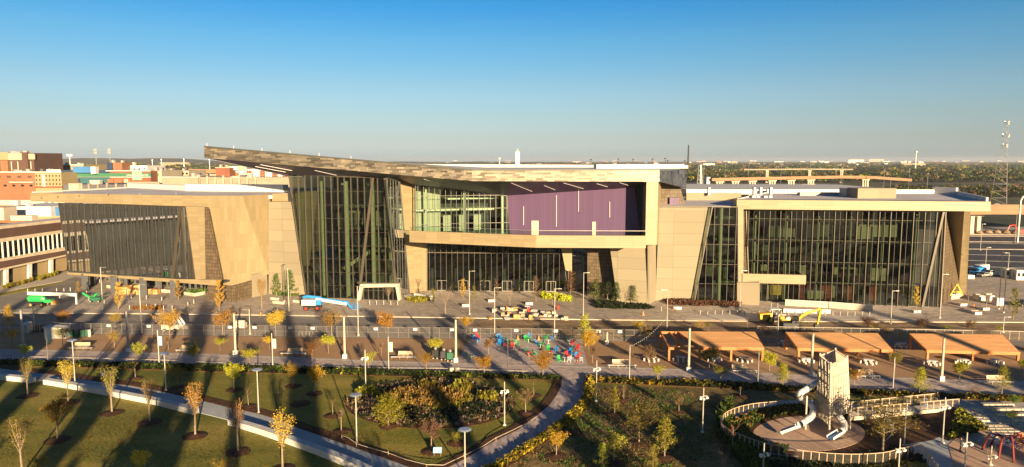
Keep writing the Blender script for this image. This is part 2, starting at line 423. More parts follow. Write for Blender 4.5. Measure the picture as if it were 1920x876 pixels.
# plaza in front of the halls, the street, the granite beds, the promenade, the lawns
S('plaza', [(-260,470),(2180,420)]+[(x, lerpx(KERB, x)) for x in (2180,1540,1300,960,700,300,0,-260)], 'pavers_plaza', .13)
band('kerb_strip', KERB, off(KERB, 2.2), 'kerb', .16, t=.3)
band('street', off(KERB, 2.2), off(FENCE, 1), 'asphalt', 0)
S('street_dirt', [(905,600),(1300,602),(2180,608),(2180,640),(1120,634),(960,622),(880,612)], 'dirt', .02)
S('plaza_walk', [(1285,598),(1330,589.5),(1640,592),(1720,599.5),(1540,600),(1320,598.6)], 'concrete_walk', .16)
band('granite_bed', off(FENCE, 1), BED, 'decomposed_granite', .10)
band('edge_band', BED, off(BED, 2.2), 'concrete_walk', .13)
band('promenade', off(BED, 2.2), PROM, 'pavers_promenade', .12)
S('paver_court', [(880,634.5),(1090,637.4),(1102,686.5),(858,680.5)], 'pavers_promenade', .13)
S('lawn', [(-260,672),(0,679),(300,686),(700,697),(1050,709),(1340,721),(1680,741),(2180,758),(2180,1080),(-260,1080)], 'grass', .04)
CW_L = [(1052,707),(1053.5,712),(1051,726.5),(1043.6,741.4),(1031.3,758.6),(1014,773.4),(991.8,790.7),(972,805.5),(942.5,820),(913,835),(878.4,857.3),(841.4,876),(800,897)]
CW_R = [(1100,709.5),(1099,729),(1093,748.8),(1080.6,768.5),(1056,790.7),(1028.8,810.4),(1004,827.7),(977,845),(949.9,862.2),(922.8,876),(880,900)]
S('curved_walk', CW_L+CW_R[::-1], 'pavers_walk', .11)
def strip(pl, w0, mb=None):   # pl in pixels, offset on the ground to the left of travel
    P = [G(a, b) for a, b in pl]; out = []
    for i, p in enumerate(P):
        d = (P[min(i+1, len(P)-1)]-P[max(i-1, 0)]).normalized(); out.append(p+V((d.y, -d.x, 0))*w0)
    return P, out
def gband(name, pl, w0, w1, mat, z, t=.15):
    P, a = strip(pl, w0); _, b = strip(pl, w1); q = a+b[::-1]
    ar = sum(p.x*r.y-r.x*p.y for p, r in zip(q, q[1:]+q[:1]))
    if ar < 0: q = q[::-1]
    mb = MB(); mb.prism([V((p.x, p.y, z)) for p in q], (0,0,-t)); o = mb.build(name, MT[mat]); tag(o, kind='structure'); return q
# left path
LP_U = [(-60,690),(0,691),(49,697),(99,703),(148,710.5),(197,718),(247,724),(296,733),(350,745),(400,757),(429,764.7),(478,774.7),(518,785.8),(552.6,800.5),(602,817.8),(651,835),(700.6,852.3),(750,869.6),(800,890),(850,915)]
LP_L = [(-60,701),(0,704),(59,711),(81,715),(148,726),(222,740),(296,755),(362,771),(427,787),(465,801),(540,826),(600,849),(684,880),(760,915)]
S('park_path', LP_U+LP_L[::-1], 'concrete_path', .10)
S('cross_path', [(67,708),(84,713.5),(99,702.8),(80,700.2)], 'pavers_promenade', .115)
gband('mulch_edge', LP_U, .05, -1.5, 'mulch', .13)
gband('mulch_edge', CW_L, -.05, 1.3, 'mulch', .13)
gband('mulch_edge', CW_R, .05, -1.4, 'mulch', .13)
band('hedge_soil', PROM, HEDGE, 'mulch', .14, x1=1052); band('hedge_soil', PROM, HEDGE, 'mulch', .14, x0=1102)
def disc(name, cx, cy, rx, ry, mat, z, t=.15, n=48):
    return S(name, [(cx+rx*cos(2*pi*i/n), cy+ry*sin(2*pi*i/n)) for i in range(n)], mat, z, t)
disc('swale_bed', 807, 757, 160, 47, 'mulch', .06)
disc('swale_basin', 812, 762, 118, 30, 'asphalt_dark', .09)
S('dry_lawn', [(1106,722),(1340,729),(1540,739),(1560,745),(1440,748),(1370,775),(1350,800),(1420,845),(1440,1000),(860,1000),(925,879),(1008,829),(1083,770),(1100,745)], 'grass_dry', .06)
# playground
disc('playground_soil', 1515, 805, 167, 56, 'mulch', .08)
S('playground_soil', [(1600,760),(1700,762),(1790,764),(1750,850),(1620,868),(1560,855)], 'mulch', .09)
disc('playground_ring', 1515, 803, 162, 53, 'concrete_path', .10)
disc('planting_soil', 1520, 806, 152, 50, 'mulch', .115)
disc('playground_pad', 1517, 813, 105, 33.5, 'playground_rubber', .14)
S('play_path', [(1690,835),(1745,826),(1812,798),(2180,760),(2180,1000),(1745,1000),(1746,880),(1730,858)], 'concrete_path', .10)
S('climbing_pad', [(1778,834),(1800,815),(1830,800),(2180,790),(2180,1000),(1800,1000),(1785,860)], 'playground_rubber', .13)
# street markings and far lots
for a, b, c, d in ((1560,612,1800,614),):
    S('road_marking', [(a,b),(c,d),(c,d+.5),(a,b+.5)], 'paint_line', .02, .015)
S('parking_lot', [(1812,520),(1812,441),(2300,446),(2300,520)], 'asphalt_dark', .20)
for y in (438.5, 441.5, 452, 466): S('lot_kerb', [(1812,y),(2300,y+4),(2300,y+5.2),(1812,y+1.1)], 'kerb', .30)
for k in range(5): S('lot_line', [(1815,455+k*11),(2200,463+k*12),(2200,463.5+k*12),(1815,455.4+k*11)], 'paint_line', .23, .02)
S('side_street', [(-260,560),(60,545),(140,520),(170,521),(150,560),(60,580),(-260,583)], 'asphalt', .15)
S('side_walk', [(-200,545),(0,534),(60,528),(128,511),(150,514),(118,527),(40,541),(0,549),(-200,575)], 'concrete_walk', .22)
S('verge', [(0,549.5),(40,541.5),(118,527.5),(122,529),(60,544),(0,555)], 'grass', .20)
S('far_road', [(1300,352),(2300,362),(2300,372),(1300,358)], 'asphalt_dark', -.1, .1)
S('river', [(1338,345.5),(1480,345),(1560,346),(1560,351),(1400,352),(1338,350)], 'lamp_blue', -.1, .05)
S('far_field', [(1700,350),(2000,350),(2000,357),(1700,356)], 'decomposed_granite', -.12, .1)
# a long low hill on the left, beyond everything
mb = MB(); n = 40; rows = 6
vs = []
for j in range(rows):
    for i in range(n+1):
        x = -5200+i*5600/n; y = 5200+j*350; h = (18+34*math.exp(-((x+3350)/900)**2)+12*math.exp(-((x+4700)/500)**2)+6*sin(i*1.3))*sin(pi*j/(rows-1)) if 0 < i < n else 0
        vs.append(V((x, y, h)))
for j in range(rows-1):
    for i in range(n): a = j*(n+1)+i; mb.poly([vs[a], vs[a+1], vs[a+n+2], vs[a+n+1]])
tag(mb.build('hill', MT['suburb']), kind='structure')

# ================================================================ the convention centre
CC = thing('convention_center', 'long modern convention centre of beige panels, concrete and glass under one blade-like sloping roof', 'building', tuple(G(960,560)))
M = MT
def clip(poly, axis, val):    # span of the convex polygon on the line axis = val
    out = []
    for (a, b) in zip(poly, poly[1:]+poly[:1]):
        if (a[axis]-val)*(b[axis]-val) < 0:
            t = (val-a[axis])/(b[axis]-a[axis]); out.append(a[1-axis]+(b[1-axis]-a[1-axis])*t)
    return (min(out), max(out)) if len(out) >= 2 else None
def wall(name, pl, px, mat, th=.6, off=0, parent=CC, label=None):
    q = [pl.P(a, b, off) for a, b in px]; mb = MB(); mb.prism(q, (-pl.n.x*th, -pl.n.y*th, 0)); fix(mb)
    o = mb.build(name, M[mat], parent); tag(o, label) if label else None; return o
def fix(mb): pass
def glazing(pl, px, step, zs, parent=CC, glass='glass', mat='mullion', fw=.12, fd=.3, off=0, fin=None, skip=0, name='glass_wall', bar=.1):
    poly = [pl.px(a, b) for a, b in px]
    mb = MB(); mb.poly([pl.pt(u, z, off) for u, z in poly]); g = mb.build(name, M[glass], parent)
    mb = MB(); us = [p[0] for p in poly]; u = min(us)+step*.5
    k = 0
    while u < max(us):
        c = clip(poly, 0, u)
        if c and c[1]-c[0] > .4:
            ww, dd = (fw, fd) if not (fin and k % fin[0] == 0) else (fin[1], fin[2])
            a = pl.pt(u, c[0]+.05, off); b = pl.pt(u, c[1]-.05, off); n3 = V((pl.n.x, pl.n.y, 0)); t3 = V((pl.t.x, pl.t.y, 0))
            q = [a-t3*ww/2+n3*.03, a+t3*ww/2+n3*.03, a+t3*ww/2+n3*(dd+.03), a-t3*ww/2+n3*(dd+.03)]
            mb.prism(q, b-a)
        u += step; k += 1
    for z in zs:
        c = clip(poly, 1, z)
        if c:
            a = pl.pt(c[0]+.05, z, off+.10); b = pl.pt(c[1]-.05, z, off+.10); mb.beam(a, b, bar*.8, bar)
    for p, q in zip(poly, poly[1:]+poly[:1]): mb.beam(pl.pt(*p, off+.04), pl.pt(*q, off+.04), .22, .22)
    mb.build('mullions', M[mat], g); return g
def slabs(pl, u0, u1, zs, depth, parent=CC, back=0., mat='slab_edge', th=.7):
    for z in zs:
        a = pl.pt(u0, z, -.6-back); b = pl.pt(u1, z, -.6-back); n3 = V((pl.n.x, pl.n.y, 0))
        mb = MB(); mb.prism([a, b, b-n3*depth, a-n3*depth], (0,0,-th)); mb.build('floor_slab', M[mat], parent)
def box_uz(pl, u0, u1, z0, z1, o1, o2, name, mat, parent=CC):
    mb = MB(); q = [pl.pt(u0, z0, o1), pl.pt(u1, z0, o1), pl.pt(u1, z1, o1), pl.pt(u0, z1, o1)]
    mb.prism(q, (pl.n.x*(o2-o1), pl.n.y*(o2-o1), 0)); return mb.build(name, M[mat], parent)
def columns(pl, us, z0, z1, off, r=.45, mat='interior_column', parent=CC):
    for u in us:
        p = pl.pt(u, z0, off); mb = MB(); mb.cyl(p, r, z1-z0, 10); mb.build('interior_column', M[mat], parent)
rnd = random.Random(3)
def clutter(pl, u0, u1, zs, fl, off0, off1, n, parent=CC):   # rooms and partitions seen behind the glass
    for k in range(n):
        u = rnd.uniform(u0, u1); z = rnd.choice(zs); wd = rnd.uniform(1.5, 6); hh = rnd.uniform(2.2, fl-.9); o_ = rnd.uniform(off0, off1)
        m_ = rnd.choice(['interior_wall','slab_edge','interior_dark','slab_edge','dark_panel','interior_yellow' if k % 3 == 0 else 'slab_edge'])
        box_uz(pl, u, min(u+wd, u1), z+.02, z+hh, o_, o_-.3-rnd.random()*.2, 'partition_wall', m_, parent)
# ---- left wing
LW = planepx((161,545), (437,569))
RZ = 26.8
a = G(57,362,RZ); b = G(391,367.5,RZ); FP = Plane(a, b)
LWR = planepx((437.6,568.5), (503,553))
wall('fascia', FP, [(57,362),(391,367.2),(391,388.5),(57,377.5)], 'metal_beige', .5)
g1 = glazing(LW, [(110,381),(349,388.5),(366,523),(130,510.5)], (LW.px(345,450)[0]-LW.px(120,450)[0])/34, [9.6,14.2,18.8,23.2], glass='glass_blue', mat='fin', fw=.06, fd=.06, fin=(2,(LW.px(345,450)[0]-LW.px(120,450)[0])/34*.66,.03), bar=.05)
glazing(LW, [(340,388.3),(349.3,388.6),(367.5,523.5),(352,523)], 1.2, [], glass='glass')
wall('glass_edge_strut', LW, [(338,389),(341.5,389),(327.5,522),(323.5,522)], 'mullion', .4, .55)
p0, p1 = LW.px(112,450)[0], LW.px(380,450)[0]
slabs(LW, p0+3, p1-1, [9.6, 14.2, 18.8, 23.2], 16); 
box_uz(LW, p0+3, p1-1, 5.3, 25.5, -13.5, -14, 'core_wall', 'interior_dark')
columns(LW, [p0+5+k*5.6 for k in range(8)], 5.4, 24, -3.2, .38)
clutter(LW, p0+5, p1-4, [5.4, 9.6, 14.2, 18.8], 4.4, -5, -11, 34)
wall('wall', LW, [(349.5,387),(384,388.5),(386,523),(368,523.5)], 'metal_beige', .8, .2)
wall('screen_panel', LW, [(384,388.5),(388,389.5),(414.5,523.5),(386,523)], 'screen_brown', .8, .1)
wall('soffit_band', LW, [(129,510.3),(336,523),(415,524),(416,535.5),(335,529.5),(130,514.3)], 'metal_beige', .5, .5)
wall('wall', FP, [(387.5,387),(391,366.8),(454,367),(437.5,536.5),(415.5,534)], 'metal_ribbed', .7, -.02)
P1 = FP.P(454,367); P2 = FP.P(437.5,536.5); P3 = LWR.P(503.6,364.5); P4 = LWR.P(503.6,514)
mb = MB(); mb.prism([P1, P2, P4, P3], (.2,.9,0)); mb.build('wall', M['metal_ribbed'], CC)
wall('screen_panel', LW, [(385,535.5),(437.6,537.5),(437.6,568.5),(385,564.8)], 'screen_brown', .5, -.8)
wall('screen_panel', LWR, [(437.8,537),(475,526.5),(475,559.5),(437.8,568.3)], 'screen_brown', .5, -.5)
wall('concrete_wall', LWR, [(475,516),(503.6,508),(503.6,553),(475,560)], 'concrete_smooth', .5, -.5)
# underside and back body of the wing
u0 = LW.px(130,512)[0]; u1 = LW.px(437,536)[0]
box_uz(LW, u0, LW.px(412,530)[0], 4.75, 5.25, .3, -40, 'underside', 'slab_dark')
q = [G(57,362,RZ), G(391,367.2,RZ), G(454,367,RZ), LWR.P(503.6,364.5), G(545,364,RZ), G(545,349.5,RZ), G(300,348.5,RZ)]
q = [V((p.x, p.y, RZ-.25)) for p in q]
mb = MB(); mb.prism(q, (0,0,-.8)); mb.build('roof', M['roof_membrane'], CC)
def parapet(p, q, h=1., t=.5, mat='roof_white', name='parapet', z=None):
    p = V(p); q = V(q); d = (q-p).normalized(); s = V((d.y, -d.x, 0))*t
    mb = MB(); mb.prism([p, q, q+s, p+s], (0,0,h)); return mb.build(name, M[mat], CC)
p_ = G(60,361.8,RZ-.24); q_ = G(300,349.5,RZ-.24); parapet(p_, q_, .35)
parapet(G(360,357.5,RZ-.2), G(541,359.5,RZ-.2), 2.1, 3)
parapet(G(250,351.8,RZ-.2), G(362,357.4,RZ-.2), 1.6, 2)
# body below the roof at the left end and behind
mb = MB(); A0 = LW.pt(u0-1, 5.3, -16); B0 = LW.pt(u1-6, 5.3, -16)
mb.prism([A0, B0, B0+V((8,70,0)), A0+V((8,70,0))], (0,0,RZ-6.4)); mb.build('hall_body', M['concrete_smooth'], CC)
# columns under the wing and the ground floor set back
for px, py in ((161,545),(215,551),(270,555),(326.6,560)):
    g = G(px, py); zt = 4.8; mb = MB(); mb.box((g.x, g.y, .1), (1.7, .9, zt-.1), .35); mb.build('column', M['dark_panel'], CC)
for px, py in ((175,536),(236,541),(300,545)):
    g = G(px, py); mb = MB(); mb.box((g.x, g.y, .1), (1.2, 1.2, 4.6), .35); mb.build('column', M['dark_panel'], CC)
GF = planepx((200,527),(385,546)); glazing(GF, [(200,512),(385,520),(385,546),(200,527)], 2.2, [3.4], glass='glass_blue', mat='mullion_dark')
# ---- concrete wall and the atrium
CW = planepx((503,552), (575,556))
wall('concrete_wall', CW, [(503.6,378.5),(549.5,378.5),(574,556),(503.6,552)], 'concrete_panel', .8)
wall('wall', CW, [(503.6,364),(541,362.5),(548,378.3),(503.6,378.3)], 'metal_beige', .6, -1.5)
wall('dark_notch', CW, [(540.5,358),(545.5,358),(549.5,378),(542,378)], 'dark_panel', .5, .2)
AT = planepx((575,559), (745,563)); AR = planepx((745,563), (768,552.5))
ATP = [(541,327.5),(701,333),(724,334),(745,563),(676,562),(575,559)]
glazing(AT, ATP, 1.75, [3.5,7,10.5,14,17.5,21,24.5,28], glass='glass', fw=.10, fd=.45, bar=.06)
glazing(AR, [(724,334),(749.5,340),(768,552.5),(745,563)], AR.px(768,500)[0]/5, [14], glass='glass', mat='mullion_dark', fw=.10, fd=.05)
for q in (((699.5,333.5),(703.5,333.5),(679.5,540),(675,540)), ((721.5,334),(725.8,334),(746,532),(741.5,532))):
    wall('strut', AT, q, 'mullion', .5, 1.1)
wall('wall', AR, [(743,431),(757,432),(759.5,446),(745.5,446)], 'concrete_smooth', .3, .45)
ua, ub = AT.px(548,400)[0], AT.px(740,500)[0]
slabs(AT, ua+10, ub-3, [6.0, 12.2, 18.2, 24.0], 14, back=6, mat='slab_edge'); 
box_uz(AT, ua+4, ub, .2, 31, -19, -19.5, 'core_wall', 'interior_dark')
box_uz(AT, ua+2, ub, .15, .25, -.5, -19, 'floor_slab', 'slab_edge')
columns(AT, [ua+7, ua+13.5, ua+20.5], .2, 30.5, -3.0, .55); columns(AT, [ua+10, ua+17, ua+23], .2, 30, -10, .5)
clutter(AT, ua+9, ub-3, [.3, 6.1, 12.3, 18.3], 5.6, -7.5, -16, 26)
wall('inner_concrete_wall', AT, [(549,362),(593,358),(576,500),(565,500)], 'concrete_panel', .5, -1.2)
for k in range(3):        # escalators crossing the atrium
    a = AT.pt(ua+9+k*2.4, 1+k*6.1, -4.5-k); b = AT.pt(ua+18+k*1.2, 6.2+k*6.0, -5.5-k)
    mb = MB(); mb.beam(a, b, 1.4, .9); mb.build('escalator', M['interior_column' if k == 1 else 'slab_dark'], CC)
# portal
PF = Plane(AT.pt(0,0,2.0), AT.pt(10,0,2.0))
wall('portal_frame', PF, [(675,533.5),(747,532.5),(747,538),(676,539.5)], 'concrete_tan', 1.6)
wall('portal_frame', PF, [(675,534),(679.5,539),(674,566),(668,566)], 'concrete_tan', 1.6)
wall('portal_frame', PF, [(741.5,538),(746.5,534),(750,563.5),(746,563.8)], 'concrete_tan', 1.6)
glazing(PF, [(680,540.2),(741,538.8),(745,565),(675,566)], 1.3, [2.6], off=-1.2, name='entrance_doors')
# ---- big roof
Tt, Tb = PD(383,276,172), PD(383,296,172); Bt, Bb = PD(885,320,168), PD(885,339.8,168)
Rt, Rb = PD(1236.5,320.2,168), PD(1236.5,340.8,168); St, Sb = PD(1287,318.5,182), PD(1287,353,182)
YB = 258
mb = MB()
for a, b, c, d in ((Tt, Bt, Bb, Tb), (Bt, Rt, Rb, Bb)): mb.prism([a, b, c, d], (0,.5,0))
mb.build('roof_fascia', M['roof_shingle'], CC)
mb = MB(); mb.prism([Tt+V((0,-.15,.0)), Bt+V((0,-.15,0)), Bt+V((0,-.15,.32)), Tt+V((0,-.15,.32))], (0,.8,0)); mb.prism([Bt+V((.01,-.15,0)), Rt+V((0,-.15,0)), Rt+V((0,-.15,.25)), Bt+V((.01,-.15,.25))], (0,.8,0)); mb.build('roof_coping', M['mullion_dark'], CC)
# side closing the right end of the roof: dark scales
mb = MB(); mb.prism([Rt+V((.0,.1,0)), St, Sb, Rb+V((0,.1,0))], (-.3,.6,0)); mb.prism([St, PD(1287,318.5,182)+V((0,60,0)), Sb+V((0,60,0)), Sb], (-.6,0,0)); mb.build('scale_wall', M['scale_panel'], CC)
K = PD(540,331,178.5); K2 = PD(540,326,178.5)
zR = Rt.z
top = [Tt, Bt, Rt, St, V((St.x+6, YB, zR)), V((Bt.x, YB, zR)), V((K2.x+6, YB, 35.5)), V((K2.x, K2.y, 36.6))]
mb = MB(); mb.poly([Tt+V((0,.5,0)), Bt+V((0,.5,0)), top[5], top[6], top[7]]); mb.poly([Bt+V((0,.5,0)), Rt+V((0,.5,0)), top[3], top[4], top[5]])
mb.build('roof', M['roof_white'], CC)
parapet(PD(1290,316,246), V((-40, 246, zR+.02)), 1.1, 1.0); parapet(V((24,205,zR)), V((52,215,zR)), 1.3, 2)
SI = [(540,331,178.5),(541.5,327.3,178.2),(701,333,177.6),(725,334,177.6),(749.5,340,185),(779,346.5,182),(873,357,187),(950,367,188.5),(1190,352,176.6),(1212,350,175.5)]
inner = [PD(*p) for p in SI]
eave = [Tb]+[PD(x, 0, 170) for x in (0,)][:0]
def eb(x):    # point of the eave's lower edge above pixel column x
    t = (x-383)/(885-383)
    return Tb.lerp(Bb, t) if t <= 1 else Bb.lerp(Rb, (x-885)/(1236.5-885))
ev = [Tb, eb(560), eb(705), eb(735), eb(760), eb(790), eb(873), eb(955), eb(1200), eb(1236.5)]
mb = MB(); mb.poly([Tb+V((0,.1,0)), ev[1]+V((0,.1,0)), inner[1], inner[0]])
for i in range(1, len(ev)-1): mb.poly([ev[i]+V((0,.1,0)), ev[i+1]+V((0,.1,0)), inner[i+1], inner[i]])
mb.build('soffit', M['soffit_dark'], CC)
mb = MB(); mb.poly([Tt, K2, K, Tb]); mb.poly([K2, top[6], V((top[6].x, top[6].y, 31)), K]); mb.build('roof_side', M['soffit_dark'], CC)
def sof(i, s, t):   # a point on soffit panel i
    a = ev[i].lerp(ev[i+1], s); b = inner[i].lerp(inner[i+1], s); p = a.lerp(b, t); return p-V((0,.06,.10))
for i, s0, t0, s1, t1 in ((0,.35,.35,.8,.7),(0,.55,.15,.98,.5),(1,.25,.3,.55,.8),(5,.1,.2,.7,.7),(6,.2,.3,.7,.75),(7,.02,.1,.2,.75),(7,.28,.3,.38,.7),(7,.42,.1,.6,.7),(7,.68,.2,.78,.6),(7,.85,.1,.93,.5)):
    mb = MB(); mb.beam(sof(i,s0,t0), sof(i,s1,t1), .14, .1); mb.build('soffit_light', M['strip_light'], CC)
# ---- beige leg between atrium and balcony
LG = planepx((769,551.5), (801,545.5))
wall('wall', LG, [(749.8,333),(779,333),(779,440),(801,452),(801,545.5),(769,551.5)], 'metal_beige', 1.0)
# ---- balcony
FZ = 18.4
b0 = G(767.5,432.7,FZ); b1 = G(1004.5,441.6,FZ); b2 = G(1211.5,442.4,FZ)
def fas(a, b, z0, z1, th, name, mat):
    d = (b-a).normalized(); n_ = V((-d.y, d.x, 0))*th
    q = [V((a.x,a.y,z0)), V((b.x,b.y,z0)), V((b.x,b.y,z1)), V((a.x,a.y,z1))]; mb = MB(); mb.prism(q, n_); return mb.build(name, M[mat], CC)
fas(b0, b1, 15.5, FZ, .5, 'balcony_fascia', 'metal_beige'); fas(b1+V((.01,0,0)), b2, 15.5, FZ, .5, 'balcony_fascia', 'metal_beige')
W = V((b0.x, 190, 0)); 
mb = MB(); mb.prism([V((p.x, p.y, 15.9)) for p in (b0+V((0,.55,0)), b1+V((0,.55,0)), b2+V((-.1,.55,0)), V((b2.x,176,0)), V((PD(950,400,188).x,189.5,0)), V((b0.x+3,191,0)))], (0,0,-.38)); mb.build('balcony_floor', M['slab_dark'], CC)
mb = MB()
for a, b in ((b0, b1), (b1, b2)): mb.poly([V((a.x,a.y+.25,FZ)), V((b.x,b.y+.25,FZ)), V((b.x,b.y+.25,FZ+1.1)), V((a.x,a.y+.25,FZ+1.1))])
rl = mb.build('glass_railing', M['glass_rail'], CC)
mb = MB(); mb.beam((b0.x,b0.y+.25,FZ+1.12),(b1.x,b1.y+.25,FZ+1.12),.07); mb.beam((b1.x,b1.y+.25,FZ+1.12),(b2.x,b2.y+.25,FZ+1.12),.07); mb.build('handrail', M['steel'], rl)
BG = Plane(PD(779,400,182), PD(873,400,187)); BH = Plane(PD(873,400,187), PD(956,400,188.6)); PW = Plane(PD(950,400,188.5), PD(1200,400,176))
glazing(BG, [(779,346),(873,357),(873,441),(779,441)], 1.5, [19,23,26.5], off=0, glass='glass_rail', mat='mullion_dark', fw=.1, bar=.12)
glazing(BH, [(873,357),(950,367),(956.5,441),(873,441)], 1.5, [19,23,26.5], glass='glass_rail', mat='mullion_dark', fw=.1, bar=.12)
for bx in (799, 871, 943): 
    u = BH.px(bx, 400)[0]; p = BH.pt(u, 15.9, -.9); mb = MB(); mb.cyl(p, .28, 12.6, 10); mb.build('interior_column', M['interior_column'], CC)
box_uz(BG, .3, 30.5, 15.6, 15.85, -.4, -13.5, 'floor_slab', 'slab_edge'); box_uz(BG, .3, 24, 22.0, 22.5, -5, -13.5, 'floor_slab', 'interior_column'); box_uz(BG, 10, 25, 25.2, 25.6, -4, -13.5, 'floor_slab', 'interior_column')
box_uz(BG, -2, 30, 15.9, 30, -13.5, -14, 'core_wall', 'interior_dark'); box_uz(BG, .5, 9, 16, 28, -8, -8.4, 'partition_wall', 'interior_wall')
for u in (10, 14.5, 19): box_uz(BG, u, u+2.2, 16, 20.5, -9, -9.3, 'partition_wall', 'interior_wall')
wall('purple_wall', PW, [(950,366.5),(1190,351.5),(1201,443),(957,443)], 'purple_wall', .6)
for x, y0, y1, w_ in ((1003.5,414,443,13),(1114,416,443,6.5)):
    wall('door', PW, [(x-w_/2,y0),(x+w_/2,y0),(x+w_/2,y1),(x-w_/2,y1)], 'cream_paint', .15, .2)
for x, y0, y1 in ((982,387,422),(1043.5,366,425),(1085,344,397),(1143.5,378,408)):
    wall('wall_light', PW, [(x-.6,y0),(x+.6,y0),(x+.6,y1),(x-.6,y1)], 'strip_light', .15, .22)
wall('wall', PW, [(1188,348),(1212,348),(1212,446),(1199,446)], 'dark_panel', .5, -1.2)
# end box of the balcony
EB = [PD(1211,342,168.4), PD(1232.5,342,168.4), PD(1232.5,456,168.4), PD(1211,459,168.4)]
zb = PD(1211,459.5,168).z; zt = PD(1211,341,168.4).z-.03
c = [V((PD(1211,400,168).x,168.0,0)), V((PD(1233,400,168).x,168,0)), V((PD(1242,400,178).x,180,0)), V((PD(1211,400,168).x+1.2,182,0))]
mb = MB(); mb.prism([V((p.x,p.y,zb)) for p in c], (0,0,zt-zb)); mb.build('end_box', M['metal_beige'], CC)
mb = MB(); mb.prism([V((37.2,181,22)), V((46,184,24)), V((44,184,31)), V((37.5,181,30.8))], (0,1,0)); mb.build('gable_panel', M['screen_brown'], CC)
mb = MB(); mb.box((42.5,182.5,24.4), (2.4,2,1.8)); mb.build('roof_box', M['purple_wall'], CC)
# ---- lobby under the balcony
LB = planepx((801,545.5), (1062,548))
glazing(LB, [(801,452),(1052,458),(1066,548),(801,545.5)], 1.55, [10.7], glass='glass_blue', mat='mullion', fw=.09, fd=.25, bar=.25)
l0, l1 = LB.px(802,500)[0], LB.px(1060,500)[0]
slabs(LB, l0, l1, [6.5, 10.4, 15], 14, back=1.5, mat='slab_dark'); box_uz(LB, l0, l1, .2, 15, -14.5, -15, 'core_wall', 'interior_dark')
columns(LB, [l0+1+k*6.7 for k in range(6)], 10.6, 15, -1.3, .42); columns(LB, [l0+1+k*6.7 for k in range(6)], .2, 6.2, -1.3, .42)
clutter(LB, l0+2, l1-3, [10.5, .2], 4.2, -4, -9, 22)
for k in range(6):
    u = l0+2.6+k*6.0
    if u+2.6 < l1: 
        d_ = glazing(LB, [], 1, []) if 0 else None
        mb = MB()
        for s_ in (0, 1.3, 2.6): mb.beam(LB.pt(u+s_, .1, .35), LB.pt(u+s_, 3.0, .35), .08)
        mb.beam(LB.pt(u, 3.0, .35), LB.pt(u+2.6, 3.0, .35), .08); mb.beam(LB.pt(u, .25, .35), LB.pt(u+2.6, .25, .35), .1)
        d_ = mb.build('lobby_door', M['steel'], CC)
wall('wall', LB, [(1052,463),(1072,464),(1072,508),(1060,505)], 'metal_beige', .5, 2.)
glazing(LB, [(1066,464),(1102,465),(1102,549),(1066,548)], 1.6, [5,10], off=-1, glass='glass_blue')
SP = planepx((1101,556), (1160,560)); wall('screen_panel', SP, [(1101,462),(1144,464),(1160,560),(1101,556)], 'screen_brown', .6)
W1 = planepx((1157,567.5), (1218,571.5)); wall('concrete_wall', W1, [(1143,459.5),(1218,459.5),(1218,571.5),(1158,567.6)], 'concrete_panel', 1.0)
W1R = planepx((1218,571.5), (1230,564)); wall('concrete_wall', W1R, [(1218,459.5),(1230,459.5),(1230,564),(1218,571.5)], 'concrete_smooth', .5)
W2 = planepx((1229,564.5), (1301,566))
wall('concrete_wall', W2, [(1236,386.5),(1335.5,387),(1301,566),(1229,564.5)], 'concrete_panel', 1.0)
z2 = W2.px(1280,386.5)[1]
mb = MB(); mb.prism([W2.P(1236,386.5), W2.P(1335,387), V((76,176,z2)), V((80,225,z2)), V((37,225,z2))], (0,0,-.5)); mb.build('roof', M['roof_membrane'], CC)
G3 = planepx((1301,568), (1384,570)); glazing(G3, [(1335.8,388),(1384,388),(1384,570),(1301.5,568)], 1.75, [5,10,15,20], glass='glass', fw=.1, fd=.25, bar=.08)
a3 = G3.px(1340,480)[0]; b3 = G3.px(1384,480)[0]
slabs(G3, a3, b3, [5.6,11,16.5,22], 12, back=.6); box_uz(G3, a3-1, b3, .2, 24, -12.6, -13, 'core_wall', 'interior_dark'); columns(G3, [a3+1.4], .2, 24, -1, .5)
clutter(G3, a3-2, b3-2, [.2, 5.7, 11.1, 16.6], 5, -3, -10, 10)
# band of roofs between the wings
mb = MB(); mb.prism([PD(1287,362,200), PD(1390,362,200), PD(1390,378,200), PD(1287,378,200)], (0,1,0)); mb.build('upper_wall', M['concrete_smooth'], CC)
mb = MB(); mb.prism([PD(1287,355,212), PD(1712,357,212), PD(1712,366,212), PD(1287,364,212)], (0,50,0)); mb.build('upper_hall', M['roof_white'], CC)
# ---- right box
Z3 = 26.2
c0 = G(1381.5,374.5,Z3); c1 = G(1857.5,378.5,Z3); RB = Plane(c0, c1)
wall('fascia', RB, [(1381.5,374.5),(1857.5,378.5),(1857.5,396.5),(1394,392.5),(1394,374.7)], 'metal_beige', 4.5)
wall('frame_leg', RB, [(1381.5,374.5),(1394,374.7),(1394,531.5),(1381.5,531)], 'metal_beige', 5.5, .02)
RG = planepx((1405,565), (1762,577)); 
glazing(RG, [(1399,393),(1764,397),(1727,577),(1405,565)], 1.28, [5.4,10.6,16,21.3], glass='glass', fw=.05, fd=.12, fin=(2,.13,.5), bar=.05)
glazing(RG, [(1764.3,397),(1772,397.5),(1762,577.5),(1727.3,577)], 1.0, [], glass='glass', fw=.08, fd=.2)
wall('strut', RG, [(1765,396.5),(1769,396.5),(1729,577),(1724.5,577)], 'mullion', .4, .9); wall('strut', RG, [(1771,396.5),(1773,396.5),(1763.5,577),(1761,577)], 'mullion', .3, .6)
r0, r1 = RG.px(1400,480)[0], RG.px(1745,480)[0]
slabs(RG, r0, r1-4, [5.4, 10.6, 16.0, 21.3], 15, back=.4, mat='slab_dark'); box_uz(RG, r0, r1, .2, 24, -16, -16.4, 'core_wall', 'interior_dark')
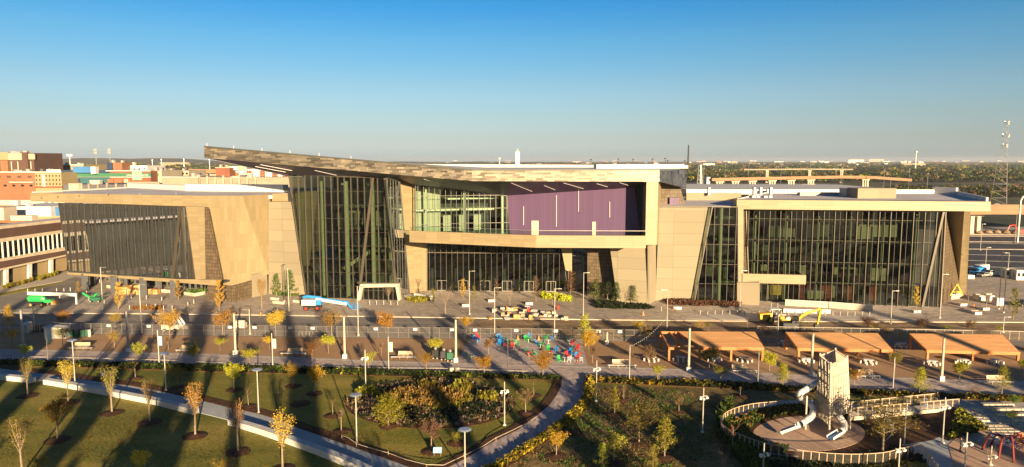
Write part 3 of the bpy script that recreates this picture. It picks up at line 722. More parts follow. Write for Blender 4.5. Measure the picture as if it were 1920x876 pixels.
box_uz(RG, r0, r1-5, .15, .22, -.5, -16, 'floor_slab', 'slab_edge')
columns(RG, [r0+2+k*7.6 for k in range(6)], .3, 22, -1.6, .36)
clutter(RG, r0+1, r1-8, [.3, 5.5, 10.7, 16.1], 4.8, -4, -13, 30)
for k in range(4): box_uz(RG, r0+14+k*5.5, r0+16.3+k*5.5, .3, 5, -4.5, -4.9, 'partition_wall', 'rust_red')
box_uz(RG, r0+28, r0+37, 16.6, 20.6, -5.5, -6, 'partition_wall', 'interior_wall')
mb = MB(); q = [RB.P(1394,392.7,-4.4), RG.P(1400,393), RG.P(1405,512), RB.P(1394,512,-4.4)]; mb.prism(q, (.0,.5,0)); mb.build('reveal_wall', M['screen_brown'], CC)
# canopy over the door
cz = G(1392,512.5,0); 
za = RB.px(1450,514)[1]; zbm = RB.px(1450,531.5)[1]
q0 = RB.P(1392,514,.3); q1 = RB.P(1511,517,.3)
mb = MB(); mb.prism([V((q0.x,q0.y,zbm)), V((q1.x,q1.y,zbm)), V((q1.x+1.5,q1.y+9,zbm)), V((q0.x,q0.y+9,zbm))], (0,0,za-zbm-.6)); mb.build('canopy', M['metal_beige'], CC)
mb = MB()
for a_, b_ in ((V((q0.x,q0.y-.02,za-.6)), V((q1.x,q1.y-.02,za-.6))), (V((q1.x-.4,q1.y,za-.6)), V((q1.x+1.1,q1.y+9,za-.6)))): mb.beam(a_+V((0,.25,.28)), b_+V((0,.25,.28)), .5, .58)
mb.build('canopy_edge', M['metal_beige'], CC)
L3 = planepx((1382,571), (1423,574)); wall('concrete_wall', L3, [(1382,530),(1423,530),(1423,574),(1382,571)], 'concrete_smooth', 5)
for px_, py_ in ((1439,563),): 
    g = G(px_, py_); mb = MB(); mb.cyl(g, .25, 4, 10); mb.build('bollard_light', M['wood_pale'], CC)
# right fin, screen
FN = planepx((1762,577), (1806,551)); wall('screen_panel', FN, [(1772.5,397),(1822,397),(1806,551),(1763,577)], 'screen_brown', .6, -.4)
t0 = RB.P(1808,396); t1 = RB.P(1820,396); g0 = G(1797,549.5,.1); g1_ = G(1812,549.5,.1)
mb = MB(); mb.prism([t0, t1, g1_, g0], (-.2,6,0)); mb.build('frame_leg', M['metal_beige'], CC)
q = [G(1382,374.5,Z3-.2), G(1857.5,378.5,Z3-.2), G(1790,361.5,Z3-.2), G(1750,358,Z3-.2), G(1480,357.5,Z3-.2), G(1436,362,Z3-.2)]
mb = MB(); mb.prism(q, (0,0,-1.2)); mb.build('roof', M['roof_membrane'], CC)
mb = MB(); A0 = RG.pt(r0, .2, -17); B0 = RG.pt(r1+3, .2, -17); mb.prism([A0, B0, B0+V((0,18,0)), A0+V((0,22,0))], (0,0,Z3-1.8)); mb.build('hall_body', M['concrete_smooth'], CC)
parapet(G(1382,374.2,Z3-.15), G(1436,362,Z3-.15), .3, .5); parapet(G(1436,362.3,Z3-.15), G(1752,363,Z3-.15), 1.2, 1)
parapet(G(1752,363,Z3-.15), G(1796,365,Z3-.15), 2.0, 1); parapet(G(1796,365,Z3-.15), G(1853,378,Z3-.15), 1.0, .5)
def rbox(x0, x1, yb, h, mat, name='roof_unit', z=Z3-.2, dp=4):
    a = G(x0, yb, z); b = G(x1, yb, z); mb = MB(); mb.prism([a, b, b+V((0,dp,0)), a+V((0,dp,0))], (0,0,h)); return mb.build(name, M[mat], CC)
rbox(1608,1680,372,2.6,'concrete_smooth', dp=6); rbox(1586,1607,370,2.4,'grey_paint', dp=4); rbox(1500,1575,367,.9,'grey_paint', dp=2)
for x in (1330,1415,1427,1446): rbox(x-2,x+2,366,2.2,'roof_white','roof_vent',dp=1.2)
for x, y in ((1414,371),(1422,371),(1436,371),(1445,371)): rbox(x-3,x+3,y,.5,'roof_white','roof_vent',dp=2)
for x in (60,95,140,200,262,330,): rbox(x-.8,x+.8,365,.35,'steel','roof_vent',z=RZ,dp=.3)
for x in (387,438,492,545,600,660): 
    t_ = (x-383)/502; p = Tt.lerp(Bt, t_); mb = MB(); mb.cyl(p+V((0,.4,.1)), .07, .9, 6); mb.build('lightning_rod', M['roof_white'], CC)
# ================================================================ the city and the country behind
def bld(name, label, cat, px0, px1, ytop, ybase, mat, depth=25, Y=None, win=None, parts=(), group=None, roofm=None):
    """a block seen face on between two pixel columns; win = (cols, rows, material, w share, h share, y from, y to)"""
    g = G((px0+px1)/2, ybase); Y = Y or g.y
    a = PD(px0, ybase, Y); b = PD(px1, ybase, Y); zt = PD(px0, ytop, Y).z
    t = thing(name, label, cat, ((a.x+b.x)/2, Y, 0), group)
    mb = MB(); mb.prism([V((a.x,Y,-.3)), V((b.x,Y,-.3)), V((b.x,Y,zt)), V((a.x,Y,zt))], (0,depth,0)); mb.build('wall', MT[mat], t)
    if roofm:
        mb = MB(); mb.box(((a.x+b.x)/2, Y+depth/2, zt+.003), (b.x-a.x+.8, depth+.8, .6)); mb.build('roof', MT[roofm], t)
    ru = random.Random(int(px0*7)); wx = b.x-a.x
    for k in range(3):
        q = MB(); q.box((a.x+wx*ru.uniform(.12,.88), Y+depth*ru.uniform(.1,.5), zt+(.62 if roofm else .01)), (min(wx*.12,5)*ru.uniform(.5,1), 2.5, ru.uniform(.8,2.2))); q.build('roof_unit', MT[ru.choice(['grey_paint','concrete_tan','shade_grey'])], t)
    if win:
        for wn_ in (win if isinstance(win[0], tuple) else (win,)):
            c, r, m, ws, hs_, y0, y1 = wn_; z1 = PD(px0, y0, Y).z; z0 = PD(px0, y1, Y).z; n_ = 0
            for i in range(c):
                for j in range(r):
                    if n_ > 90: break
                    n_ += 1
                    x = a.x+(b.x-a.x)*(i+.5)/c; z = z0+(z1-z0)*(j+.5)/r; ww = (b.x-a.x)/c*ws; hh = (z1-z0)/r*hs_
                    mb = MB(); mb.box((x, Y-.05, z-hh/2), (ww, .5, hh)); mb.build('window', MT[m], t)
    for (nm, x0, x1, y0, y1, m, o) in parts:
        p = PD(x0, y1, Y); q = PD(x1, y0, Y); mb = MB(); mb.box(((p.x+q.x)/2, Y-o/2, p.z), (q.x-p.x, abs(o), q.z-p.z)); mb.build(nm, MT[m], t)
    return t
plain('brick_red', (.22, .08, .045), .85, 0, .15, .1); plain('brick_dark', (.10, .055, .042), .85, 0, .15, .1); plain('brick_orange', (.26, .115, .06), .85, 0, .12, .1)
plain('stucco_yellow', (.33, .25, .135), .8, 0, .08, .1); plain('stucco_pale', (.40, .34, .255), .8, 0, .1, .1); plain('teal', (.03, .11, .13), .6, 0, .15, .1)
plain('navy', (.02, .04, .10), .6, 0, .15, .1); plain('bright_blue', (.05, .18, .40), .5, 0, .08, .1); plain('sign_green', (.04, .16, .09), .6, 0, .1, .1); plain('roof_green', (.22, .38, .26), .6, 0, .1, .1)
plain('concrete_old', (.28, .245, .185), .85, 0, .15, .15); plain('overpass', (.30, .165, .09), .8, 0, .1, .1); plain('shade_grey', (.10, .10, .12), .7, 0, .1, .1)
bld('hotel', 'tall brown brick hotel with a pale crown of upper storeys at the left edge', 'hotel', -30, 67, 287, 345, 'brick_dark', 30, 470,
    win=((8, 1, 'cream_paint', .1, .9, 302, 321), (9, 2, 'shade_grey', .35, .35, 290, 299)), parts=(('crown', -28, 16, 285.5, 300, 'stucco_yellow', .8), ('crown', 17, 46, 287.5, 300, 'stucco_pale', .8), ('tower', 47, 54, 285.8, 330, 'brick_dark', 1.8), ('crown', 55, 66, 288.5, 299, 'stucco_pale', .8), ('wing', 4, 16, 301, 322, 'brick_orange', 1.0)))
bld('brick_hall', 'long low orange brick building with a white cornice below the tall hotel', 'building', -30, 67, 323, 352, 'brick_orange', 30, 400,
    win=((5, 1, 'brick_dark', .35, .8, 329, 334), (6, 1, 'dark_glass', .3, .9, 346, 350)), parts=(('cornice', -30, 67, 322, 323.8, 'white_paint', 1.0), ('lower_roof', 22, 67, 341, 342.2, 'white_paint', 2)))
bld('apartment_block', 'four storey yellow apartment block with small dark windows', 'building', 67, 116.5, 323, 355, 'stucco_yellow', 25, 380,
    win=((8, 3, 'dark_glass', .28, .4, 326, 349),), parts=(('cornice', 67, 116.5, 322, 323.6, 'white_paint', .9), ('roof_house', 88, 114, 318, 322, 'white_paint', .4), ('plinth', 67, 117, 349.5, 352.5, 'brick_red', .5), ('balcony', 83.5, 85, 327, 350, 'white_paint', 1.2)))
t = bld('entertainment_hall', 'large teal and dark blue hall with a bright blue box on its roof', 'building', 117.5, 208, 324, 365, 'teal', 40, 395,
    parts=(('side_wall', 117.5, 134, 335, 365, 'navy', .6), ('sign_band', 117.5, 208, 325, 332, 'sign_green', .7), ('ledge', 117.5, 208, 331.8, 332.6, 'grey_paint', 1.2), ('upper_wall', 117.5, 200, 319, 324.5, 'navy', .4), ('blue_box', 143, 178, 312.5, 324, 'bright_blue', 3), ('tower', 177.5, 185, 312.5, 326, 'concrete_white', 3.4), ('wall_panel', 134, 150, 335, 345, 'navy', .5)))
t = bld('retail_hall', 'brick red hall with an arched green gable and pale letters on a green band', 'building', 208.5, 284, 321, 360, 'brick_red', 40, 392,
    parts=(('cornice', 200, 284, 319.8, 321.2, 'white_paint', 1.2), ('sign_band', 208.5, 284, 325, 331.5, 'sign_green', .7), ('ledge', 208, 284, 331.7, 332.8, 'white_paint', 1.2), ('wall_panel', 203, 213, 336, 350, 'brick_orange', .5), ('wall_panel', 215.5, 229, 336, 350, 'brick_orange', .5), ('wall_panel', 234, 241, 336, 348, 'stucco_pale', .5), ('gable', 250, 267, 320.5, 338, 'roof_green', .9)))
def letters(root, txt, x0, x1, y, h, Y, mat):
    cu = bpy.data.curves.new('lettering', 'FONT'); cu.body = txt; cu.size = 1; cu.extrude = .05
    o = bpy.data.objects.new('lettering', cu); COL.objects.link(o); bpy.context.view_layer.update()
    wd = o.dimensions.x; a = PD(x0, y, Y); b = PD(x1, y, Y); hh = h*Y/F*1.35
    me = bpy.data.meshes.new_from_object(o); COL.objects.unlink(o); bpy.data.objects.remove(o)
    me.transform(Matrix.Diagonal(((b.x-a.x)/wd, hh, 1, 1))); me.transform(Matrix.Rotation(pi/2, 4, 'X'))
    o0 = ORG[root.name]; me.transform(Matrix.Translation(a-o0)); me.materials.clear(); me.materials.append(MT[mat])
    q = bpy.data.objects.new('lettering', me); COL.objects.link(q); q.parent = root
letters(t, 'HARKINS', 237, 253, 330, 3, 391, 'white_paint'); letters(t, 'THEATRES', 262, 278, 330, 3, 391, 'white_paint')
bld('tan_hall', 'long tan block with a pale roof edge behind the bright blue box', 'building', 112, 158, 309, 330, 'stucco_yellow', 30, 520, parts=(('cornice', 112, 158, 308.5, 310.2, 'concrete_white', 1.2),))
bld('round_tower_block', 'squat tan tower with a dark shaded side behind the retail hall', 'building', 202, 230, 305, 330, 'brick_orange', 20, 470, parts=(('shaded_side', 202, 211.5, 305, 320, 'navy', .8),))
bld('white_hall', 'pale low hall with a row of tiny dark openings behind the retail hall', 'building', 228, 277, 310.5, 330, 'concrete_white', 25, 480, win=(5, 1, 'dark_glass', .2, .7, 314.5, 318))
bld('office_block', 'cream office building with one dark green window band beside the retail hall', 'building', 284, 304, 320, 345, 'stucco_pale', 25, 400, win=((1, 1, 'sign_green', .5, .8, 325, 330),))
bld('ribbon_block', 'long pale building with a row of small square dark windows', 'building', 304, 355, 320, 345, 'stucco_pale', 25, 430, win=((7, 1, 'dark_glass', .5, .7, 323, 328),))
bld('parking_structure', 'large grey concrete parking structure box behind the left wing roof', 'building', 305, 373, 332, 356, 'concrete_old', 30, 350, parts=(('parapet', 305, 373, 331.5, 332.8, 'concrete_white', .8), ('opening', 312, 316, 349, 352, 'dark_panel', .3), ('opening', 328, 331, 349, 352, 'dark_panel', .3)))
t = bld('parking_deck', 'open concrete parking deck of pale posts behind the left wing roof', 'building', 120, 305, 346, 360, 'shade_grey', 25, 345, parts=[('post', 150+i*17, 153+i*17, 343+(i%3), 356, 'concrete_old', 1) for i in range(9)]+[('beam', 240, 300, 341, 346, 'concrete_old', .6), ('beam', 131, 155, 344, 356, 'stucco_pale', .8), ('beam', 155, 305, 354, 358, 'concrete_old', .5)])
t = bld('parking_deck', 'long cream parking deck with dark gaps, left of the blade roof over the atrium', 'building', 373, 545, 334, 352, 'concrete_old', 25, 352, parts=[('gap', 377+i*16, 386+i*16, 345+(i%2), 348.5, 'dark_panel', .4) for i in range(7)]+[('parapet', 373, 545, 333, 335, 'stucco_pale', .8)]+[('post', 374+i*15, 376+i*15, 328+(i*7)%5, 350, 'stucco_pale', 1) for i in range(8)])
bld('green_roof_hotel', 'cream hotel with a green gabled roof under the tip of the blade roof', 'hotel', 432, 462, 319, 342, 'concrete_white', 25, 470, win=((4, 4, 'dark_glass', .25, .4, 322, 338),), parts=(('roof', 430, 464, 311.5, 319.3, 'roof_green', 2), ('gable', 436, 448, 312, 319, 'concrete_white', 3), ('wall_panel', 436, 448, 324, 330, 'brick_orange', .6)))
bld('brick_block', 'plain dark red brick block beside the green-roofed hotel', 'building', 405, 431, 315, 331, 'brick_red', 25, 460, parts=(('parapet', 404, 432, 313.5, 315.2, 'stucco_pale', .8),))
bld('terrace_block', 'long apartment row striped in cream and orange brick under the blade roof', 'building', 462, 545, 317, 342, 'concrete_white', 25, 450, win=((16, 4, 'dark_glass', .3, .35, 320, 338),), parts=[('brick_panel', x, x+9, 320, 341, 'brick_orange', .25) for x in (463, 488, 511, 530)])
def tubes(name, label, cat, segs, mat, group=None, loc=None, partname='pole'):
    t = thing(name, label, cat, tuple(loc or segs[0][0]), group)
    for pts, r in segs: MB().tube(pts, r, 6).build(partname, MT[mat], t)
    return t
def deck(name, label, px, Y, th, wd, piers, mat='overpass', cat='bridge', pw=2.2):
    P = [PD(x, y, yy) for (x, y), yy in zip(px, Y if isinstance(Y, list) else [Y]*len(px))]
    t = thing(name, label, cat, (P[0].x, P[0].y, 0)); mb = MB()
    for a, b in zip(P, P[1:]): mb.prism([a, b, b+V((0,wd,0)), a+V((0,wd,0))], (0,0,-th))
    mb.build('deck', MT[mat], t); mb = MB()
    for a, b in zip(P, P[1:]): mb.prism([a, b, b+V((0,.4,0)), a+V((0,.4,0))], (0,0,1.1))
    mb.build('barrier', MT[mat], t)
    for x in piers:
        i = max(0, min(len(px)-2, sum(1 for p in px if p[0] <= x)-1)); f = (x-px[i][0])/(px[i+1][0]-px[i][0]); p = P[i].lerp(P[i+1], f)
        mb = MB()
        for dx in (-pw*1.3, 0, pw*1.3): mb.box((p.x+dx, p.y+wd*.4, -.3), (pw*.7, 2, p.z-th+.28))
        mb.box((p.x, p.y+wd*.4, p.z-th-1.5), (pw*4.4, 2.2, 1.4)); mb.build('pier', MT['concrete_tan'], t)
    return t
deck('flyover', 'long pale orange highway flyover on concrete piers crossing the trees at right', [(1335,336.5),(1400,335),(1500,333),(1580,331.5),(1640,332.5),(1710,337.5)], [640,650,660,670,690,720], 1.6, 12, (1352,1382,1414,1451,1487,1524,1627), pw=1.8)
deck('overpass', 'nearer beige highway overpass beyond the right end of the building', [(1800,389),(1860,388),(1960,388.5),(2150,390)], [330,330,328,325], 3.6, 22, (1846,1990), pw=2.5)
deck('overpass', 'distant orange highway viaduct on slender piers at left', [(345,319.5),(405,320),(545,321)], 560, 2.2, 14, (362,378,395,500), pw=1.2)
deck('viaduct', 'very distant low pale viaduct in front of the woods', [(1395,318.5),(1500,317.5),(1600,318)], 1100, .9, 9, (1440,1520,1580), mat='concrete_old', pw=1.2)
# masts, towers and light poles far off
def lattice(name, label, px, yt, Y, w0, w1, mat, n=14, r=.18):
    b = PD(px, 300, Y); zt = PD(px, yt, Y).z; t = thing(name, label, 'mast', (b.x, Y, 0)); legs = []
    for k in range(3):
        a = 2*pi*k/3+.4; p = [V((b.x+w0*cos(a), Y+w0*sin(a), -.3)), V((b.x+w1*cos(a), Y+w1*sin(a), zt))]; legs.append(p); MB().tube(p, r, 5).build('leg', MT[mat], t)
    mb = MB()
    for i in range(n):
        for k in range(3):
            a = legs[k]; c = legs[(k+1) % 3]; mb.beam(a[0].lerp(a[1], i/n), c[0].lerp(c[1], (i+1)/n), r*.9); mb.beam(a[0].lerp(a[1], (i+1)/n), c[0].lerp(c[1], (i+1)/n), r*1.3)
    mb.build('lattice', MT[mat], t); return t, V((b.x, Y, zt))
t, p = lattice('radio_mast', 'tall steel lattice mast standing among the trees at the right edge', 1883, 226, 560, 7.5, 1.2, 'grey_paint', 12, .09)
for z, r in ((p.z-2, 1.5), (p.z-12, 2.4), (p.z-20, 1.6)):
    mb = MB()
    for k in range(6): mb.box((p.x+r*cos(k), p.y+r*sin(k), z-1.2), (.5, .5, 2.6), k)
    mb.build('antenna', MT['steel'], t)
lattice('radio_mast', 'thin dark mast against the sky near the middle of the horizon', 1290.5, 272, 1500, 2.5, 1.0, 'mullion_dark', 12, .5)
lattice('radio_mast', 'short white pylon rising from the dark trees left of the flyover', 1313.5, 309, 620, 3.2, 1.2, 'white_paint', 8, .3)
def stadium(px, yt, label):
    Y = 560; b = PD(px, 320, Y); zt = PD(px, yt, Y).z; t = thing('floodlight_mast', label, 'floodlight', (b.x, Y, 0), 'stadium floodlights')
    MB().tube([(b.x,Y,0),(b.x,Y,zt)], [.5,.3], 6).build('pole', MT['steel'], t)
    mb = MB(); mb.box((b.x,Y-.3,zt-4.2), (2.6,.4,1.6)); mb.box((b.x,Y-.3,zt-2), (2.6,.4,1.6)); mb.build('lamp_bank', MT['grey_paint'], t)
stadium(181.5, 278.5, 'stadium floodlight mast above the bright blue roof box'); stadium(207.5, 278, 'stadium floodlight mast above the squat tan tower')
b = PD(131, 300, 620); 
t = thing('floodlight_mast', 'pale T-shaped floodlight mast left of the bright blue roof box', 'floodlight', (b.x, 620, 0), 'stadium floodlights'); MB().tube([(b.x,620,0),(b.x,620,H+4)], .4, 6).build('pole', MT['concrete_white'], t); mb = MB(); mb.box((b.x,620,H+3.4), (5,.6,1.6)); mb.build('lamp_bank', MT['concrete_white'], t)
SL = {}
BLS = [(90,'the hotel'),(260,'the green gable'),(350,'the ribbon windows'),(970,'the white tower'),(1120,'the purple wall'),(1250,'the dark scaly wall'),(1290,'the dark mast'),(1325,'the white pylon'),(1400,'the flyover end'),(1515,'the sign gantry'),(1600,'the skyline block'),(1665,'the flyover right end'),(1717,'the mushroom tower'),(1800,'the open field'),(1885,'the lattice mast')]
def slim(px, yt, Y, label_, m='steel', r=.16, arm=0):
    b = PD(px, 310, Y); zt = PD(px, yt, Y).z; l_ = sorted((abs(px-x), n_) for x, n_ in (BLS))[0][1]; SL[l_] = SL.get(l_, 0)+1; t = thing('tall_lamp', label_.replace('slender', ['slender','thin','faint','hair-thin','tiny'][min(4, SL[l_]-1)])+(', left of ' if px < dict((b, a) for a, b in BLS)[l_] else ', right of ')+l_, 'street lamp', (b.x, Y, 0), 'tall highway lamps far off'); MB().tube([(b.x,Y,-.3),(b.x,Y,zt)], r, 5).build('pole', MT[m], t)
    mb = MB(); mb.cyl((b.x,Y,zt), r*4, .6, 8); mb.build('lamp_head', MT[m], t)
for px, yt, Y in ((110,296,600),(286,301,700),(303,300,720),(345,299,640),(393,300,640),(1108,300,480),(1159,299,480),(1187,299.5,480),(1223,299,480),(1247,298,470),(1252,302,480),(1284,302,500),(1320,309,560),(1360,309,700),(1404,310,700),(1465,309,720),(1520,310,760),(1579,315,760),(1659,319,760),(1672,335,520),(1795,342,420),(1852,346,400),(1741,326,560),(1706,318,640)):
    slim(px, yt, Y, 'slender highway lamp far off', 'steel' if Y > 500 else 'pole_dark')
# white tower, water tower
b = PD(970.5, 300, 1500); zt = PD(970, 284.5, 1500).z; t = thing('elevator_tower', 'tall white tower standing alone on the horizon above the roof', 'tower', (b.x,1500,0))
mb = MB(); mb.box((b.x,1500,-.3), (9,9,zt)); mb.build('shaft', MT['concrete_white'], t); mb = MB(); mb.box((b.x,1500,zt-.3), (3.5,4,6)); mb.build('penthouse', MT['grey_paint'], t)
mb = MB(); mb.box((b.x+10,1502,-.3), (16,12,14)); mb.box((b.x+28,1502,-.3), (18,12,10)); mb.box((b.x+27,1500,9.7), (7,8,7)); mb.build('annex', MT['stucco_pale'], t)
for px, yt, Y, lab in ((1717,283,2300,'white mushroom-shaped water tower on a thin stem above the right horizon'), (936.5,295.5,2200,'tiny white water tower on the horizon left of the white tower')):
    b = PD(px, 300, Y); zt = PD(px, yt, Y).z; t = thing('water_tower', lab, 'water tower', (b.x,Y,0)); MB().tube([(b.x,Y,0),(b.x,Y,zt-5)], [2.2,1.3], 8).build('stem', MT['concrete_white'], t); MB().blob((b.x,Y,zt-3.5), 4.5, 10, sz=.8).build('tank', MT['white_paint'], t, True)
# sign gantries
for x0, x1, y, Y, lab in ((1494,1537,351,430,'highway sign gantry with a pale board above the white roof'),):
    a = PD(x0, 356, Y); b = PD(x1, 356, Y); z = PD(x0, y-1.5, Y).z; t = thing('sign_gantry', lab, 'sign gantry', (a.x,Y,0)); MB().tube([(a.x,Y,-.3),(a.x,Y,z-.5),(a.x+1.2,Y,z+.4),(b.x-1.2,Y,z+.4),(b.x,Y,z-.5),(b.x,Y,-.3)], .25, 6).build('frame', MT['concrete_white'], t); mb = MB(); mb.box(((a.x+b.x)/2,Y-.3,z-.9), ((b.x-a.x)*.6,.2,2.2)); mb.build('sign_board', MT['concrete_tan'], t)
g = PD(1912, 400, 300); t = thing('sign_gantry', 'curved white highway gantry pole at the right edge', 'sign gantry', (g.x,300,0)); z = PD(1912,366,300).z
MB().tube([(g.x,300,-.3),(g.x,300,z-2.5),(g.x+.8,300,z-.8),(g.x+2.6,300,z),(g.x+8,300,z)], .35, 8).build('frame', MT['concrete_white'], t)
# the low neighbour at the left
NB = planepx((9,537.6), (128,510)); NT = thing('office_building', 'low modern building with brown bands and a long window strip at the left edge', 'building', tuple(G(59,524)))
kw = dict(parent=NT)
def nb(px, mat, o, name='wall', th=.6): return wall(name, NB, px, mat, th, o, NT)
EX = -80
def nline(x, ya, yb): return ya+(yb-ya)*x/120.
def nband(a0, a1, b0, b1, mat, o, name='wall', x0=-90, x1=130): return nb([(x0,nline(x0,a0,a1)),(x1,nline(x1,a0,a1)),(x1,nline(x1,b0,b1)),(x0,nline(x0,b0,b1))], mat, o, name)
nband(429.5,416,447,430.5,'slab_edge' if 0 else 'brick_dark',.3,'brown_band'); nband(447,430.5,454,436,'concrete_tan',.15,'cream_band')
nband(486,464,490.5,470,'concrete_tan',.15,'cream_band'); nband(490.5,470,503.5,478,'brick_dark',.3,'brown_band'); nband(503.5,478,507,481,'concrete_tan',.35,'cream_band')
nband(507,481,540,509,'stucco_yellow',-.8,'wall'); nband(424,411,429.5,416,'concrete_tan',.2,'parapet')
glazing(NB, [(-90,nline(-90,454,436)),(122,nline(122,454,436)),(128,nline(128,486,464)),(-90,nline(-90,486,464))], 2.0, [], parent=NT, glass='glass_blue', mat='cream_paint', fw=.18, fd=.2)
for x in (12,56,96): nb([(x-3,nline(x,507,481)),(x+3,nline(x,507,481)+-.5),(x+3,nline(x,538,511)-1),(x-3,nline(x,538,511))], 'concrete_white', .2, 'pillar')
for x in (3,24,70,103): nb([(x-4,nline(x,508,482)),(x+4,nline(x,508,482)),(x+4,nline(x,536,509)),(x-4,nline(x,536,509))], 'dark_glass', -.7, 'window')
zt = NB.px(60, nline(60,424,411))[1]; a = NB.pt(-40, 0); b = NB.pt(NB.px(130,500)[0], 0)
mb = MB(); q = [NB.pt(-60,zt-.5,-.9), NB.pt(NB.px(131,500)[0],zt-.5,-.9)]; mb.prism([q[0], q[1], q[1]+V((-6,45,0)), q[0]+V((-6,45,0))], (0,0,-.6)); mb.build('roof', MT['roof_membrane'], NT)
mb = MB(); q = [NB.pt(-60,.1,-3), NB.pt(NB.px(128,500)[0],.1,-3)]; mb.prism([q[0], q[1], q[1]+V((-6,42,0)), q[0]+V((-6,42,0))], (0,0,zt-1)); mb.build('interior_body', MT['interior_dark'], NT)
def nbox(x0, x1, y, h, mat, dp=6, name='roof_house'):
    p = G(x0, y, zt-.5); r = G(x1, y, zt-.5); mb = MB(); mb.prism([p, r, r+V((0,dp,0)), p+V((0,dp,0))], (0,0,h)); mb.build(name, MT[mat], NT)
nbox(-60,8,413,4.0,'concrete_tan'); nbox(8,96,406,3.4,'concrete_white',20); nbox(96,112,405,3,'bright_blue',18); nbox(20,60,414,1.6,'concrete_tan',3)
for x, y in ((28,398),(50,405),(78,397),(90,396)): nbox(x,x+6,y,4.3,'roof_white',2,'roof_unit')
for x, y in ((22,385),): nbox(x-80,x+100,y,2.2,'concrete_tan',2,'parapet')
# scattered far buildings
rr = random.Random(11)
far = []
for i in range(96):
    if i < 60: px = rr.uniform(1290, 1925); py = 302+abs(rr.gauss(0, 1))*7
    elif i < 80: px = rr.uniform(800, 1240); py = rr.uniform(301.5, 309)
    else: px = rr.uniform(70, 560); py = rr.uniform(303, 313)
    py = min(py, 326)
    Y = G(px, max(py, 302.2)).y
    w_ = rr.uniform(6, 22)*Y/F*.8; h_ = min(rr.uniform(1.2, 3.2)*Y/F, 16); far.append((px, Y, w_, h_, rr.choice(['concrete_white','stucco_pale','stucco_pale','roof_white','brick_red','shade_grey','stucco_yellow'])))
CN = {'concrete_white':'white','stucco_pale':'cream','roof_white':'bright white','brick_red':'red brick','shade_grey':'dark grey','stucco_yellow':'yellowish'}
BL = [(90,'the hotel'),(150,'the bright blue box'),(205,'the floodlight masts'),(260,'the green gable'),(330,'the ribbon window building'),(380,'the viaduct'),(440,'the green-roofed hotel'),(520,'the blade roof'),(830,'the roof bend'),(900,'the tiny water tower'),(970,'the tall white tower'),(1060,'the white hall roof'),(1150,'the middle of the purple wall'),(1230,'the dark scaly wall'),(1290,'the thin dark mast'),(1313,'the white pylon'),(1380,'the left end of the flyover'),(1450,'the middle of the flyover'),(1515,'the sign gantry'),(1600,'the skyline block'),(1660,'the right end of the flyover'),(1717,'the mushroom water tower'),(1790,'the open field'),(1885,'the lattice mast')]
U2 = {}
def farlab(px, Y, w_, m_):
    for sz_ in (('wide' if w_*F/Y > 12 else 'narrow'), 'small', 'tiny', 'low', 'flat', 'faint'):
        for d, nm in sorted((abs(px-x), nm) for x, nm in BL)[:2]:
            l = '%s %s %s building beyond %s' % (sz_, 'distant' if Y > 3500 else 'nearer', CN[m_], nm)
            if l not in U2: U2[l] = 1; return l
    return l
for px, Y, w_, h_, m_ in far:
    p = PD(px, 300, Y); t = thing('warehouse', farlab(px, Y, w_, m_), 'building', (p.x,Y,-.25), 'small far buildings among the trees')
    mb = MB(); mb.box((p.x,Y,-.25), (w_, w_*.5, h_)); mb.build('wall', MT[m_], t)
    mb = MB(); mb.box((p.x,Y,h_-.24), (w_*1.03, w_*.53, h_*.12)); mb.build('roof', MT['roof_white'], t)
# big pale halls that stand out
for px0, px1, yt, yb, Y, lab, m_ in ((1318,1340,307,313,None,'long white hall left of the flyover near the horizon','concrete_white'),(1690,1735,307,312.5,None,'wide cream hall standing in the woods right of centre','stucco_yellow'),(1591,1620,299.5,304,None,'pale flat block on the skyline above the flyover','concrete_white'),(1629,1657,298.5,303.5,None,'largest pale block on the skyline right of the flyover','stucco_pale'),(300,354,305,311,None,'cream roofed hall far off above the ribbon window building','stucco_yellow'),(1566,1584,318,323,None,'low white shed in the woods behind the flyover','concrete_white'),(1336,1355,318,322,None,'narrow white shed between the white pylon and the flyover','concrete_white'),(1325,1331,333,346,None,'small white tower at the left end of the flyover','concrete_white')):
    bld('hall', lab, 'building', px0, px1, yt, yb, m_, 20, Y, roofm='roof_white')
# woodland: clumps of leaf faces spread over the far ground
def clump(mb, c, r, h, n, rn, s):
    for _ in range(n):
        a = rn.uniform(0, 2*pi); e = rn.uniform(-.2, 1); q = rn.uniform(.55, 1)
        p = V((c[0]+r*q*cos(a)*math.sqrt(max(0, 1-e*e)), c[1]+r*q*sin(a)*math.sqrt(max(0, 1-e*e)), h*.45+h*.5*e*q))
        u = V((rn.gauss(0,1), rn.gauss(0,1), rn.gauss(0,1))).normalized(); v = u.orthogonal().normalized()
        k = s*rn.uniform(.6, 1.3); mb.poly([p-u*k-v*k*.6, p+u*k-v*k*.6, p+u*k*.7+v*k, p-u*k*.7+v*k*.8])
def forest(name, n, fx, fy, mat, rn, hmin=7, hmax=13, k=26):
    mb = MB()
    for i in range(n):
        px = fx(rn); py = fy(rn, px)
        g = G(px, py)
        if g.y > 9000: continue
        far_ = min(3.2, max(1, g.y/900)); h = rn.uniform(hmin, hmax); r = h*.55*far_
        clump(mb, (g.x, g.y), r, h, k if g.y < 1500 else 16, rn, h*.13*far_)
    return tag(mb.build(name, MT[mat]), kind='stuff')
rn = random.Random(5)
